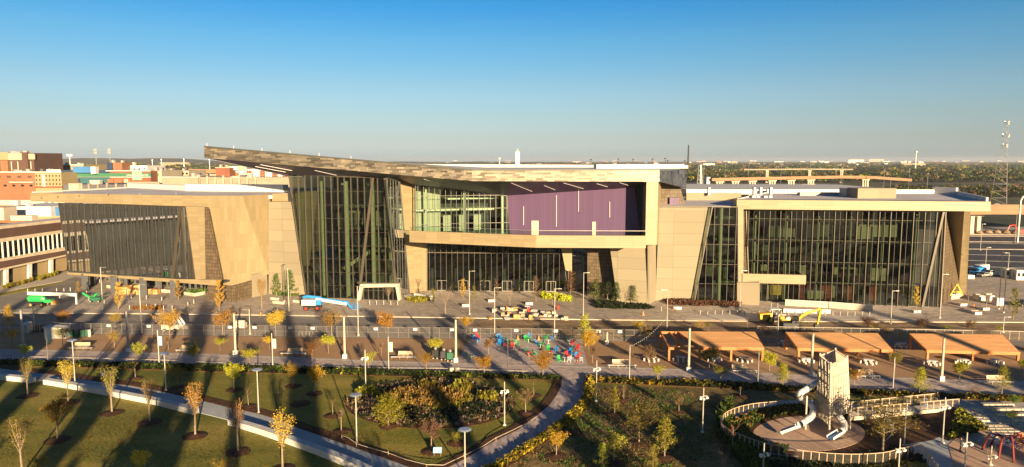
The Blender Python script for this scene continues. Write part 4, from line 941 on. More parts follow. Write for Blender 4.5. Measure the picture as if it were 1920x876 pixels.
for m_ in ('woods','leaf_green','leaf_brown','leaf_dark','leaf_olive'):
    k = {'woods':1.5,'leaf_green':.45,'leaf_brown':.5,'leaf_dark':.9,'leaf_olive':.2}[m_]
    forest('woodland', int(820*k), lambda r: r.uniform(1280, 1960), lambda r, x: 301.5+(r.random()**1.5)*42, m_, rn)
    forest('woodland', int(150*k), lambda r: r.uniform(1660, 1960), lambda r, x: r.uniform(355, 372), m_, rn, 4, 8)
    forest('woodland', int(260*k), lambda r: r.uniform(760, 1300), lambda r, x: r.uniform(301.3, 312), m_, rn)
    forest('woodland', int(420*k), lambda r: r.uniform(-20, 580), lambda r, x: 301.5+(r.random()**1.4)*22, m_, rn)
    forest('woodland', int(260*k), lambda r: r.uniform(-60, 2000), lambda r, x: 300.9+r.random()*1.2, m_, rn, 14, 20)
    forest('woodland', int(60*k), lambda r: r.uniform(-10, 118), lambda r, x: r.uniform(352, 366), m_, rn, 5, 8)
    forest('woodland', int(12*k), lambda r: r.uniform(470, 545), lambda r, x: r.uniform(340, 344), m_, rn, 5, 8)
# ================================================================ trees and plants
TRUNK = {}; CROWN = {}
def tree_mesh(style, seed):
    rn = random.Random(seed*77+len(style)); tm = MB(); cm = MB()
    P = dict(  # crown start, width, branches, leaves, leaf size, upright 0..1, trunk radius, shape
        vase=(.34, .32, 15, 1100, .027, .85, .020, 'vase'), sapling=(.36, .54, 15, 1500, .042, .45, .018, 'round'), round=(.30, .70, 18, 2300, .046, .35, .018, 'round'),
        wide=(.34, .86, 22, 2300, .044, .45, .020, 'round'), layered=(.22, .70, 22, 1900, .040, .08, .017, 'cone'), poplar=(.08, .24, 22, 3200, .085, .9, .016, 'column'), full=(.10, .95, 26, 3600, .052, .3, .018, 'round'), cone=(.16, .52, 22, 1600, .034, .15, .018, 'cone'),
        column=(.10, .26, 18, 1500, .034, .9, .016, 'column'), flat=(.46, .80, 18, 1300, .050, .15, .016, 'round'), bare=(.30, .50, 20, 60, .022, .7, .018, 'vase'),
        thin=(.40, .28, 10, 220, .026, .7, .016, 'round'), bush=(.05, .95, 14, 1200, .040, .5, .02, 'round'), shrub=(.02, 1.1, 12, 900, .05, .5, .02, 'round'))[style]
    z0, wd, nb_, nl, ls, up, tr, shape = P
    lean = (rn.uniform(-.03,.03), rn.uniform(-.03,.03)); top = .97 if shape in ('cone', 'column') else .72
    tp = [(0,0,0), (lean[0]*.3, lean[1]*.3, z0), (lean[0], lean[1], top)]
    tm.tube([(0,0,-.02), tp[1], tuple((V(tp[1])+V(tp[2]))/2+V((rn.uniform(-.01,.01), rn.uniform(-.01,.01), 0))), tp[2]], [tr, tr*.75, tr*.45, tr*.15], 6)
    tips = []; sk = rn.uniform(0, 6)
    for i in range(nb_):
        f = (i+.5)/nb_; zb = z0+(top-z0)*f*(.55 if shape == 'vase' else .95); a = i*2.4+rn.uniform(-.4,.4)
        if shape == 'cone': L = wd/2*(1-.88*f)*rn.uniform(.75,1.1)
        elif shape == 'column': L = wd/2*(.5+.9*sin(pi*min(1,f+.15)))*rn.uniform(.7,1.1)
        elif shape == 'vase': L = wd/2*rn.uniform(.5,1.15)
        else: L = wd/2*(.45+.65*sin(pi*min(1,f*.9+.15)))*rn.uniform(.6,1.15)
        L *= 1+.22*sin(a+sk)
        rise = {'vase': rn.uniform(.34,.62), 'column': rn.uniform(.08,.2), 'cone': L*.25*rn.uniform(.2,1.4)}.get(shape, L*(.3+1.1*up)*rn.uniform(.5,1.5))
        rise = min(rise, 1.0-zb); b = V(tp[1]).lerp(V(tp[2]), (zb-z0)/(top-z0))
        e = b+V((cos(a)*L, sin(a)*L, rise)); m = b.lerp(e, .5)+V((cos(a)*L*.12, sin(a)*L*.12, -rise*.08 if shape != 'vase' else rise*.02))
        tm.tube([b, m, e], [tr*.34, tr*.22, tr*.07], 4, cap=False); tips.append((b, m, e))
        if style in ('bare', 'vase', 'wide'):
            for q in range(4 if style == 'bare' else 2):
                s_ = m.lerp(e, rn.random()); tm.tube([s_, s_+V((rn.uniform(-.09,.09), rn.uniform(-.09,.09), rn.uniform(.03,.13)))], [tr*.14, tr*.04], 3, cap=False)
    for i in range(nl):
        b, m, e = tips[i % len(tips)] if rn.random() < .8 else rn.choice(tips)
        t = rn.random()**.6; p = (b.lerp(m, t*2) if t < .5 else m.lerp(e, t*2-1))
        sg = wd*.075 if shape != 'vase' else .034
        p = p+V((rn.gauss(0, sg), rn.gauss(0, sg), rn.gauss(0, sg*.8)))
        if p.z < z0*.6: p.z = z0*.6+rn.random()*.06
        u = V((rn.gauss(0,1), rn.gauss(0,1), rn.gauss(0,1))).normalized(); v = u.orthogonal().normalized(); k = ls*rn.uniform(.45, 1.1)*.5
        cm.poly([p-u*k, p-v*k*.7, p+u*k, p+v*k*.7])
    return tm, cm
def tmesh(mb, name):
    me = bpy.data.meshes.new(name); me.from_pydata(mb.v, [], mb.f); me.materials.append(None); return me
for st in ('full','poplar','vase','sapling','round','wide','layered','cone','column','flat','bare','thin','bush','shrub'):
    for k in range(3):
        a, b = tree_mesh(st, k+1); TRUNK[st, k] = tmesh(a, 'trunk'); CROWN[st, k] = tmesh(b, 'crown')
TN = [0]
def tree(px, py, top, style, leaf, label, group=None, dia=None, mulch=0, bark='bark', name='young_tree', cat='tree', lean=None, wscale=1.):
    g = G(px, py, .08); h = max(.6, PD(px, top, g.y).z-.08); TN[0] += 1; k = TN[0] % 3
    t = thing(name, label, cat, (g.x, g.y, g.z), group); t.rotation_euler = (0, 0, TN[0]*1.7)
    if lean: t.rotation_euler = (lean, 0, TN[0]*.2)
    t.scale = (h*wscale, h*wscale, h)
    for nm, me, mt in (('trunk', TRUNK[style, k], bark), ('crown', CROWN[style, k], leaf)):
        o = bpy.data.objects.new(nm, me); COL.objects.link(o); o.parent = t; o.material_slots[0].link = 'OBJECT'; o.material_slots[0].material = MT[mt]
    if mulch:
        mb = MB(); n = 20; rn = random.Random(TN[0]); pts = [V((g.x+mulch*cos(2*pi*i/n)*rn.uniform(.9,1.08), g.y+mulch*sin(2*pi*i/n)*rn.uniform(.9,1.08), g.z+.0)) for i in range(n)]
        c = V((g.x, g.y, g.z+.22))
        for p, q in zip(pts, pts[1:]+pts[:1]): mb.poly([p, q, c])
        o = mb.build('mulch_ring', MT['mulch']); tag(o, kind='structure')
    return t
LC = {'leaf_yellow':'golden yellow','leaf_orange':'orange','leaf_rust':'rust red','leaf_brown':'brown','leaf_olive':'olive green','leaf_lime':'lime yellow','leaf_green':'green','leaf_dark':'dark green','leaf_blue':'grey-green'}
ST = {'vase':'upright vase-shaped','sapling':'slim young','round':'round-crowned','wide':'wide airy','layered':'layered','cone':'conical','full':'broad full','column':'narrow columnar','flat':'flat-topped','bare':'nearly bare','thin':'thin sparse','bush':'bushy','shrub':'low round'}
def T(rows, where, group, mulch=0, bark='bark_pale', cat='tree', name='young_tree'):
    rows = sorted(rows); n = len(rows)
    for i, r in enumerate(rows):
        px, py, top, st, lf = r[:5]; note = r[5] if len(r) > 5 else None
        if note: lab = '%s %s tree %s' % (ST[st], LC[lf], note)
        else:
            base_ = '%s %s tree' % (ST[st], LC[lf]); lab = '%s %s, %s' % (base_, where, near(px, base_+where)); lab = lab if len(lab.split()) < 17 else lab.replace(' tree', '')
        tree(px, py, top, st, lf, lab, group, mulch=mulch if not (len(r) > 6) else r[6], bark=bark, name=name, cat=cat)
T([(52,742,673,'vase','leaf_olive','behind the short white wall at far left'),(128,755,677,'vase','leaf_yellow','left of the small sign, below the white wall'),
   (108,825,728,'sapling','leaf_yellow','nearest the middle of the left lawn'),(42,888,782,'vase','leaf_olive','cut by the bottom edge at far left'),
   (210,774,688,'vase','leaf_olive','just below the middle of the white wall'),(281,792,712,'vase','leaf_orange','the reddest one below the white wall'),
   (366,817,720,'vase','leaf_yellow','at the gap between the two white walls'),(446.6,847,750,'vase','leaf_orange','at the left end of the second white wall'),
   (530,880,772,'vase','leaf_yellow','in front of the second white wall, largest of its row')], 'the left lawn', 'young trees on the left lawn', 1.6)
T([(75,905,845,'sapling','leaf_olive','at the bottom edge below the left lawn'),(262,896,834,'sapling','leaf_yellow','at the bottom edge left of the second white wall',),(427,892,857,'shrub','leaf_yellow','smallest one peeking in at the bottom edge')], '', 'bushy trees cut by the bottom edge')
T([(254,709,664,'thin','leaf_brown','behind the hedge at left, darkest of its row'),(334,726,676,'sapling','leaf_olive','on the strip lawn left of the disc lamp'),(438.7,731,673,'sapling','leaf_lime','on the strip lawn right of the path'),
   (466,762,717,'thin','leaf_brown','beside the disc lamp by the path'),(550,724,673,'sapling','leaf_yellow','left one of a close pair on the strip lawn'),(589.6,738,678,'sapling','leaf_yellow','right one of a close pair on the strip lawn'),
   (624,779,741,'thin','leaf_rust','smallest bare one left of the oval bed'),(640,809,749,'thin','leaf_brown','nearer bare one left of the oval bed'),(728,799,736,'full','leaf_lime','largest and brightest, at the front of the oval bed'),
   (809,846,778,'sapling','leaf_brown','in front of the oval bed beside a small sign'),(857.4,831,807,'bush','leaf_lime','smallest round one in front of the oval bed'),(985.6,775,718,'sapling','leaf_brown','between the oval bed and the curved walk'),
   (1000,742,700,'thin','leaf_brown','behind the hedge at the right end of the oval bed')], '', 'trees on the middle lawn', 1.3)
T([(1074,811,778,'sapling','leaf_olive','hard against the right side of the curved walk'),(1043,856,800,'sapling','leaf_yellow','in front beside the curved walk'),(1130,890,828,'cone','leaf_lime','brightest at the bottom edge right of the curved walk'),
   (1152,777,723,'cone','leaf_lime','right of the double lamp on the dry lawn'),(1169.6,750,711,'thin','leaf_brown','smallest behind the hedge on the dry lawn'),(1151,866,800,'sapling','leaf_olive','left front of the dry lawn'),
   (1198,831,750,'wide','leaf_olive','widest on the dry lawn'),(1246,858,780,'layered','leaf_olive','with drooping tiers on the dry lawn'),(1273,773,733,'sapling','leaf_brown','behind, in the middle of the dry lawn'),
   (1224,888,832,'cone','leaf_olive','at the bottom edge of the dry lawn'),(1388,743,716,'thin','leaf_olive','by the hedge above the ring fence'),(1355,895,842,'bare','leaf_brown','at the bottom edge below the ring fence'),
   (1373,845,783,'thin','leaf_rust','inside the left curve of the ring fence'),(1655,850,747,'wide','leaf_olive','with a pale trunk in front of the ramp'),(1855,880,838,'bare','leaf_brown','in front of the climbing net',0),
   (1902,768,736,'sapling','leaf_green','above the steps at the right edge',0),(1897,800,765,'flat','leaf_green','in the middle of the stone steps',0)], '', 'trees on the right lawn and playground', 1.5)
T([(24,648,613,'flat','leaf_yellow'),(46.5,676,640,'sapling','leaf_lime'),(118,651,606,'sapling','leaf_lime'),(148,678,648,'thin','leaf_olive'),(215,653,613,'sapling','leaf_yellow'),(260,682,636,'sapling','leaf_olive'),
   (316,656,626,'thin','leaf_orange'),(364,685,637,'sapling','leaf_lime'),(413,657,632,'flat','leaf_lime'),(469,687,650,'flat','leaf_lime'),(505,655,627,'flat','leaf_yellow'),(585,676,636,'round','leaf_rust'),
   (615.5,663,624,'flat','leaf_lime'),(691,695,655,'sapling','leaf_lime'),(715,666,638,'thin','leaf_orange'),(799,698.5,654,'sapling','leaf_yellow'),(816,668,631,'flat','leaf_lime'),(908,703,661,'round','leaf_yellow'),(915.7,665,630,'sapling','leaf_rust'),
   (1018,707,654,'round','leaf_yellow'),(1097,650,586,'cone','leaf_lime'),(1104,662,615,'round','leaf_yellow'),(1111,680,642,'sapling','leaf_brown'),(1218,686,646,'round','leaf_brown'),(1233,718,677,'sapling','leaf_lime'),(1329.7,691,645,'round','leaf_olive'),
   (1351,720,682,'flat','leaf_lime'),(1442.6,696,655,'round','leaf_lime'),(1467,724,680,'layered','leaf_lime'),(1601,724,688,'round','leaf_yellow'),(1678,691,657,'wide','leaf_olive'),(1723,742,688,'layered','leaf_lime'),
   (1799,711,672,'round','leaf_lime'),(1878,742,685,'layered','leaf_lime'),(1915,700,668,'sapling','leaf_lime')], 'on the promenade', 'young trees along the promenade')
T([(17.6,619,569,'cone','leaf_orange'),(119,612,582,'wide','leaf_orange'),(216,613,585,'wide','leaf_orange'),(318,628,580,'wide','leaf_orange'),(418,628,580,'wide','leaf_orange'),(517,625,577,'round','leaf_orange'),
   (622,628,580,'wide','leaf_orange'),(724,628,580,'round','leaf_orange'),(874,622,589,'round','leaf_orange'),(1196,629,600,'wide','leaf_yellow'),(1211,640,608,'wide','leaf_brown'),(1328,620,602,'flat','leaf_olive'),
   (1401,619,584,'thin','leaf_brown'),(1436,638,608,'wide','leaf_brown'),(1501,619,592,'bare','leaf_brown'),(1625,622,592,'wide','leaf_brown'),(1663,634,612,'wide','leaf_brown'),(1728,623,595,'wide','leaf_brown'),(1776,623,609,'flat','leaf_lime'),(1819,623,600,'wide','leaf_brown'),(1871.5,626,609,'flat','leaf_lime')],
   'by the mesh fence', 'street trees by the mesh fence')
T([(1311,620,598,'shrub','leaf_yellow','by the mesh fence behind the first shelter'),(1510,622,600,'shrub','leaf_olive','behind the yellow digger arm'),(1462,610,598,'shrub','leaf_brown','in front of the road roller'),(1640,622,603,'shrub','leaf_yellow','behind the second shelter'),(1832,743,722,'bush','leaf_brown','on the promenade right of the ramp, pinkish'),(1822,743,726,'bush','leaf_brown','on the promenade right of the ramp, the lower twin'),
   (1263,588,575,'shrub','leaf_rust','on the plaza beside the concrete wall')], '', 'low bushes', name='bush', cat='bush')
T([(147,559,528,'column','leaf_orange'),(222,580,530,'column','leaf_orange'),(335,564,526,'column','leaf_orange'),(411,583,525,'column','leaf_orange'),(491,579,523,'vase','leaf_orange','with dark twigs in front of the concrete wall'),
   (519,555,511,'cone','leaf_green'),(545,557,505,'cone','leaf_green'),(574,549,509,'cone','leaf_green'),(729,567,532,'bare','leaf_orange','in front of the white portal'),(785,549,521,'bare','leaf_blue'),(813,570,541,'column','leaf_olive'),
   (835,588,537,'bare','leaf_rust','tallest on the plaza before the lobby'),(868.5,560,523,'column','leaf_orange'),(889,567,535,'column','leaf_olive'),(932,560,524,'column','leaf_brown'),(956,573,542,'bare','leaf_brown'),(1005,565,518,'column','leaf_brown'),
   (1036,576,545,'thin','leaf_brown'),(1070,554,505,'cone','leaf_rust','with dense rust leaves at the right end of the lobby'),(1116.7,569,520,'cone','leaf_green'),(1139,567,523,'round','leaf_dark'),(1156,569,527,'cone','leaf_green'),(1172.6,576,536,'bare','leaf_rust'),
   (1187.7,571,534,'cone','leaf_green'),(1260.6,560,523,'round','leaf_blue'),(1273,561,524,'round','leaf_green'),(1718,579,537,'column','leaf_orange'),(1815,569,540,'bare','leaf_olive'),(1849,581,537,'bare','leaf_olive'),(1900,599,540,'column','leaf_olive'),(855,552,527,'column','leaf_dark'),(848,553,527,'column','leaf_dark'),(908,552,524,'column','leaf_dark'),(973,553,526,'column','leaf_dark')],
   'on the plaza', 'trees on the plaza along the building')
# the toppled dry grass shrub
tree(563,757,738,'shrub','grass_pink','pale toppled dry shrub lying on its mulch ring','low bushes',mulch=1.6,lean=.9,name='bush',cat='bush')
# ground planting: many small tufts in one mesh
def inpoly(x, y, q):
    c = False
    for (ax, ay), (bx, by) in zip(q, q[1:]+q[:1]):
        if (ay > y) != (by > y) and x < (bx-ax)*(y-ay)/(by-ay)+ax: c = not c
    return c
def tufts(name, q, n, h, mat, seed, blades=9, spread=.35, z=.12, wide=.09, lumpy=0, label=None):
    rn = random.Random(seed); xs = [p[0] for p in q]; ys = [p[1] for p in q]; mb = MB(); k = 0
    qq = [(p[0], p[1]) for p in q]; tries = 0
    while k < n and tries < n*40:
        tries += 1
        x, y = rn.uniform(min(xs), max(xs)), rn.uniform(min(ys), max(ys))
        if not inpoly(x, y, qq): continue
        if lumpy and sin(x*lumpy+seed)+sin(y*lumpy*1.7+x*.6) < rn.uniform(-.9, .6): continue
        k += 1; hh = h*rn.uniform(.55, 1.2)
        for b in range(blades):
            a = rn.uniform(0, 2*pi); r = spread*rn.random(); l = spread*rn.uniform(.1, .9)
            p = V((x+r*cos(a), y+r*sin(a), z)); e = p+V((cos(a)*l, sin(a)*l, hh*rn.uniform(.6, 1))); s = V((-sin(a), cos(a), 0))*wide*rn.uniform(.6, 1.4)
            mb.poly([p-s*.6, p+s*.6, e+s, e-s])
    return tag(mb.build(name, MT[mat]), label, kind='stuff')
def gp(px, z=.1): return [(p.x, p.y) for p in (G(a, b, z) for a, b in px)]
def bandpoly(top, bot, x0, x1):
    xs = sorted(set([x0, x1]+[p[0] for p in top+bot if x0 < p[0] < x1]))
    return gp([(x, lerpx(top, x)+.8) for x in xs]+[(x, lerpx(bot, x)-.8) for x in reversed(xs)])
for i, (m_, n_) in enumerate((('leaf_dark',1100),('leaf_green',420),('leaf_olive',90))): tufts('hedge_planting', bandpoly(PROM, HEDGE, -60, 1048), n_, .5, m_, 20+i, 14, .45, .14, .10)
for i, (m_, n_) in enumerate((('leaf_dark',600),('leaf_olive',300),('leaf_yellow',60))): tufts('hedge_planting', bandpoly(PROM, HEDGE, 1106, 1960), n_, .55, m_, 30+i, 14, .5, .14, .11, 1.1 if i else 0)
def ell(cx, cy, rx, ry, n=40): return gp([(cx+rx*cos(2*pi*i/n), cy+ry*sin(2*pi*i/n)) for i in range(n)])
ov = ell(807,757,157,45)
tufts('ornamental_grass', ov, 480, .35, 'grass_pink', 1, 9, .35, .1, .07); tufts('ornamental_grass', ov, 260, .45, 'leaf_brown', 2, 10, .45, .1, .08, .5); tufts('ornamental_grass', ov, 200, .5, 'leaf_dark', 3, 12, .5, .1, .09, .4)
tufts('ornamental_grass', ell(800,748,72,16), 180, 1.0, 'grass_tan', 4, 16, .6, .1, .08); tufts('ornamental_grass', ell(800,752,88,20), 70, .9, 'leaf_olive', 5, 14, .5, .1, .09, .5); tufts('ornamental_grass', ell(825,772,90,18), 180, .4, 'leaf_dark', 6, 10, .5, .1, .1)
for x, y in ((800,726),(871,731),(914,748),(690,738),(858,727)):
    p = G(x, y, .1); tufts('ornamental_grass', [(p.x-1.2,p.y-1.2),(p.x+1.2,p.y-1.2),(p.x+1.2,p.y+1.2),(p.x-1.2,p.y+1.2)], 22, 1.1, 'leaf_olive', int(x), 16, .5, .1, .09)
tufts('dry_planting', gp([(1110,728),(1330,733),(1360,790),(1300,876),(960,876),(1040,820),(1095,760)]), 1500, .14, 'leaf_brown', 8, 5, .3, .06, .07, .35); tufts('dry_planting', gp([(1110,728),(1330,733),(1360,790),(1300,876),(960,876),(1040,820),(1095,760)]), 1100, .16, 'leaf_green', 9, 5, .3, .06, .07, .5)
_, rw = strip(CW_R, -1.0); _, rw0 = strip(CW_R, -.1); tufts('hedge_planting', [(p.x,p.y) for p in rw0+rw[::-1]], 330, .6, 'leaf_olive', 10, 14, .4, .12, .1); tufts('hedge_planting', [(p.x,p.y) for p in rw0+rw[::-1]], 120, .6, 'leaf_yellow', 11, 14, .4, .12, .1)
pd = ell(1517,813,110,35)
ring = ell(1519,806,150,49)
def ringpts(n, seed, h, m_):
    rn = random.Random(seed); mb = MB(); k = 0
    while k < n:
        a = rn.uniform(pi*.62, pi*1.72); f = rn.uniform(1.06, 1.42); p = G(1517+105*f*cos(a), 811+33.5*f*sin(a), .12)
        if not inpoly(p.x, p.y, ring): k += 1; continue
        k += 1
        for b in range(13):
            t = rn.uniform(0, 6.28); l = rn.uniform(.1, .45); s = V((-sin(t), cos(t), 0))*.08; e = V((cos(t)*l, sin(t)*l, h*rn.uniform(.4, 1.1))); q = V((p.x, p.y, .12))
            mb.poly([q-s, q+s, q+e+s, q+e-s])
    tag(mb.build('planting', MT[m_]), kind='stuff')
ringpts(420, 1, .7, 'leaf_green'); ringpts(420, 2, .6, 'leaf_dark'); ringpts(160, 3, .7, 'leaf_rust')
tufts('planting', gp([(1352,760),(1372,752),(1372,790),(1430,838),(1440,900),(1400,880),(1345,812)]), 420, .8, 'leaf_green', 12, 14, .5, .08, .1); tufts('planting', gp([(1540,862),(1700,838),(1735,870),(1735,900),(1440,900),(1440,866)]), 260, .4, 'leaf_dark', 13, 12, .5, .1, .1)
tufts('plaza_planting', gp([(1120,566),(1225,577),(1215,580),(1120,578)], .1), 240, .8, 'leaf_dark', 14, 12, .7, .13, .16); tufts('plaza_planting', gp([(1250,562),(1385,571),(1385,575),(1250,572)], .1), 300, .8, 'leaf_brown', 15, 12, .7, .13, .16); tufts('plaza_planting', gp([(1015,552),(1070,560),(1070,566),(1015,560)], .1), 110, 1., 'leaf_lime', 16, 12, .6, .13, .14)
tufts('plaza_planting', gp([(765,563),(800,560),(802,565),(768,569)], .1), 70, .9, 'leaf_olive', 17, 12, .6, .13, .14); tufts('plaza_planting', gp([(515,549),(560,552),(560,556),(515,554)], .1), 60, .9, 'leaf_green', 18, 12, .6, .13, .14)
tufts('plaza_planting', gp([(8,538),(62,525),(62,528),(12,542)], .2), 120, .9, 'leaf_olive', 19, 12, .5, .2, .14); tufts('plaza_planting', gp([(70,523),(108,512),(108,515),(72,527)], .2), 100, .9, 'leaf_olive', 23, 12, .5, .2, .14)
tufts('street_planting', gp([(252,577),(305,577),(305,581),(252,581)], .1), 90, .6, 'leaf_rust', 24, 12, .6, .14, .14); tufts('street_planting', gp([(60,616),(88,616),(88,623),(60,623)], .1), 60, .6, 'leaf_rust', 25, 12, .6, .1, .14)
# ================================================================ lamps, posts, benches, furniture
UPX = R(90)
def toward(px): return 0
# -- street lamps with a small flat head on a tall white pole
def street_lamp(px, py, top, label, mat='pole_white', arm=1.0, side=1):
    g = G(px, py, .1); h = PD(px, top, g.y).z; t = thing('street_lamp', label, 'street lamp', tuple(g), 'tall street lamps')
    MB().tube([g, g+V((0,0,h*.5)), V((g.x,g.y,h))], [.10,.085,.065], 8).build('pole', MT[mat], t)
    MB().cyl(g, .24, .35, 10).build('base', MT['concrete_tan'], t)
    mb = MB(); mb.beam((g.x,g.y,h-.1), (g.x+side*arm,g.y,h-.02), .07); mb.box((g.x+side*arm,g.y,h-.1), (.75,.32,.12)); mb.build('lamp_head', MT['steel' if mat == 'pole_white' else mat], t)
for r in ((193,580,501,'street lamp on the plaza before the left wing',1),(266,625,533,'street lamp in the fence row left of the small loader',1),(65,623,576,'shorter street lamp beside the portable toilet',-1),(542,584,503,'street lamp on the plaza behind the blue boom lift',1),
          (672,630,537,'street lamp at the fence before the white portal',1),(469,627,580,'shorter street lamp beside the yellow compressor',-1),(880.5,590,508,'street lamp on the kerb before the lobby',1),(927.5,631,539,'street lamp at the fence left of the paver court',1),
          (1039.6,632,541,'street lamp at the fence right of the debris heap',1),(1093.6,593,511,'street lamp on the kerb right of the lobby',1),(1250.4,616,543,'street lamp in the street before the last concrete wall',-1),(1387,586,507,'street lamp before the right box frame',1),
          (1458,638,590,'shorter street lamp below the road roller',1),(1670,608,545,'street lamp before the right glass hall',1),(1762,597,514,'street lamp beside the slanted glass end',1),(1880.6,624,594,'short street lamp at the right edge of the street',1),
          (1838,470,420,'parking lot lamp behind the beige fin',1),(1903,455,402,'parking lot lamp with double head at the right edge',1),(1848,497,464,'parking lot lamp above the parked vans',1),(1889,520,474,'white lamp beside the toll booths',-1)):
    street_lamp(r[0], r[1], r[2], r[3], side=r[4])
street_lamp(533,566,496,'dark slim lamp before the concrete wall left of the atrium','pole_dark',.2); street_lamp(1872.5,580,473,'left one of two dark posts on the right plaza','pole_dark',.15); street_lamp(1881.5,587,492,'right one of two dark posts on the right plaza','pole_dark',.3)
# -- banner posts
for i, (px, py, top, bn, lab) in enumerate(((90,678,618,'banner_green','the white shed'),(298.5,682,622,'banner_blue','the strip lawn disc lamp'),(511.6,689,627,'banner_green','the third bench'),(729,696,633,'banner_green','the fourth bench'),(952,704,641,None,'the paver court'),(1180,715,650,None,'the long bench right of the court'),(1421,717,660,None,'the first shelter bench'),(1674,732,672,None,'the slide tower ramp'))):
    g = G(px, py, .12); h = PD(px, top, g.y).z; t = thing('banner_post' if bn else 'light_column', 'white slim post %s on the promenade near %s' % ('with a small banner' if bn else 'without banner', lab), 'post', tuple(g), 'white posts along the promenade')
    MB().tube([g, V((g.x,g.y,h))], [.09,.08], 8).build('pole', MT['pole_white'], t); MB().cyl((g.x,g.y,h-.02), .1, .25, 8).build('cap', MT['steel'], t)
    if bn: mb = MB(); mb.box((g.x+.42,g.y,h-2.5), (.6,.03,1.7)); mb.build('banner', MT[bn], t)
# -- thick catenary posts with their string lights
posts = []
for px, py, top, lab, m_ in ((44,653,583,'thick grey post beside the portable toilet','grey_paint'),(241,660,585,'thick grey post left of the small loader','grey_paint'),(441.8,665,588.6,'thick grey wooden post before the yellow compressor','pole_wood'),(646.7,672,595,'thick wooden post left of the portal lamp','pole_wood'),
        (855,679,600.6,'thick wooden post at the left corner of the paver court','pole_wood'),(1138,646,624,'short thick post by the fence right of the court','pole_wood'),(1291,697,616.6,'thick wooden post in front of the first shelter','pole_wood'),(1521,705,626,'thick wooden post in front of the second shelter','pole_wood'),(1765,714,635,'thick wooden post in front of the third shelter','pole_wood')):
    g = G(px, py, .1); h = PD(px, top, g.y).z; t = thing('catenary_post', lab, 'post', tuple(g), 'thick posts for string lights')
    MB().tube([g, V((g.x,g.y,h))], [.22,.17], 10).build('post', MT[m_], t); mb = MB(); mb.box(tuple(g), (.75,.6,.8)); mb.build('base', MT['concrete_white'], t); mb = MB(); mb.cyl((g.x,g.y,h), .22, .12, 10); mb.build('cap', MT['steel'], t); posts.append(V((g.x,g.y,h-.3)))
def cable(a, b, sag, label, bulbs=0, mat='grey_paint', nm='string_lights'):
    t = thing(nm, label, 'cable', tuple(a)); P = [a.lerp(b, i/14)+V((0,0,-sag*4*(i/14)*(1-i/14))) for i in range(15)]
    MB().tube(P, .012, 4).build('wire', MT[mat], t); mb = MB()
    for i in range(bulbs): f = (i+.5)/bulbs; p = a.lerp(b, f)+V((0,0,-sag*4*f*(1-f)-.1)); mb.blob(p, .05, 5)
    if bulbs: mb.build('bulbs', MT['globe'], t)
sp1 = G(1187,650,0); cable(V((G(1182,714,.1).x, G(1182,714,.1).y, 6)), V((G(1250,640,0).x, G(1250,640,0).y, 5.2)), .8, 'string of small lights running from a white post to the first shelter', 20)
cable(posts[0], V((G(150,628).x,G(150,628).y,2.2)), .6, 'slack wire running down from the grey post by the portable toilet')
cable(posts[1], V((G(300,636).x,G(300,636).y,2.2)), .5, 'slack wire running down from the grey post left of the loader')
# -- disc lamps on the lawns
for px, py, top, lab in ((141,722,637,'disc-topped lamp at the left white wall'),(311.5,732,662,'disc-topped lamp on the strip lawn'),(485,774,692,'disc-topped lamp beside the path below the hedge'),(669,829,739,'disc-topped lamp left of the oval bed'),(872,892,804,'disc-topped lamp at the bottom edge beside the curved walk')):
    g = G(px, py, .1); h = PD(px, top, g.y).z; t = thing('disc_lamp', lab, 'park lamp', tuple(g), 'disc-topped park lamps')
    MB().tube([g, V((g.x,g.y,h-.35))], [.095,.08], 10).build('pole', MT['pole_white'], t); MB().cyl((g.x,g.y,h-.35), .16, .2, 10).build('neck', MT['pole_white'], t)
    MB().tube([(g.x,g.y,h-.16),(g.x,g.y,h-.1),(g.x,g.y,h)], [.7,.78,.55], 20).build('disc', MT['lamp_blue'], t); MB().cyl(g, .2, .1, 12).build('base', MT['concrete_tan'], t)
# -- clustered floodlights
for px, py, top, lab in ((686,732,656,'spotlight mast behind the oval bed at left'),(946,798,716,'spotlight mast right of the oval bed'),(1118,753,676,'spotlight mast at the top of the dry lawn beside the curved walk'),(1317,811,727,'spotlight mast in the dark middle of the right lawn'),(1430,905,831,'spotlight mast at the bottom before the ring fence'),
        (1683,905,822,'spotlight mast cut by the bottom edge at the ring fence corner'),(1695,837,748,'spotlight mast below the ramp'),(1767,831,745,'spotlight mast at the hill edge right of the ramp'),(1807,905,811,'spotlight mast beside the standing person'),(1857,872,836,'shortest spotlight mast among the climbing net legs')):
    g = G(px, py, .1); h = PD(px, top, g.y).z; t = thing('spotlight_mast', lab, 'park lamp', tuple(g), 'spotlight masts in the park')
    MB().tube([g, V((g.x,g.y,h))], [.09,.07], 8).build('pole', MT['pole_white'], t); MB().cyl(g, .24, .18, 10).build('base', MT['concrete_white'], t)
    for k, (dx, dy, dz) in enumerate(((-.42,-.15,-1.35),(.42,-.1,-1.25),(.1,.35,-1.6))):
        p = V((g.x+dx, g.y+dy, h+dz)); s_ = MB(); s_.beam((g.x,g.y,h+dz+.15), p+V((0,0,.12)), .05); s_.tube([p+V((-.02,.12,.1)), p+V((.02,-.2,-.06))], [.13,.19], 10); s_.build('spotlight', MT['globe'], t)
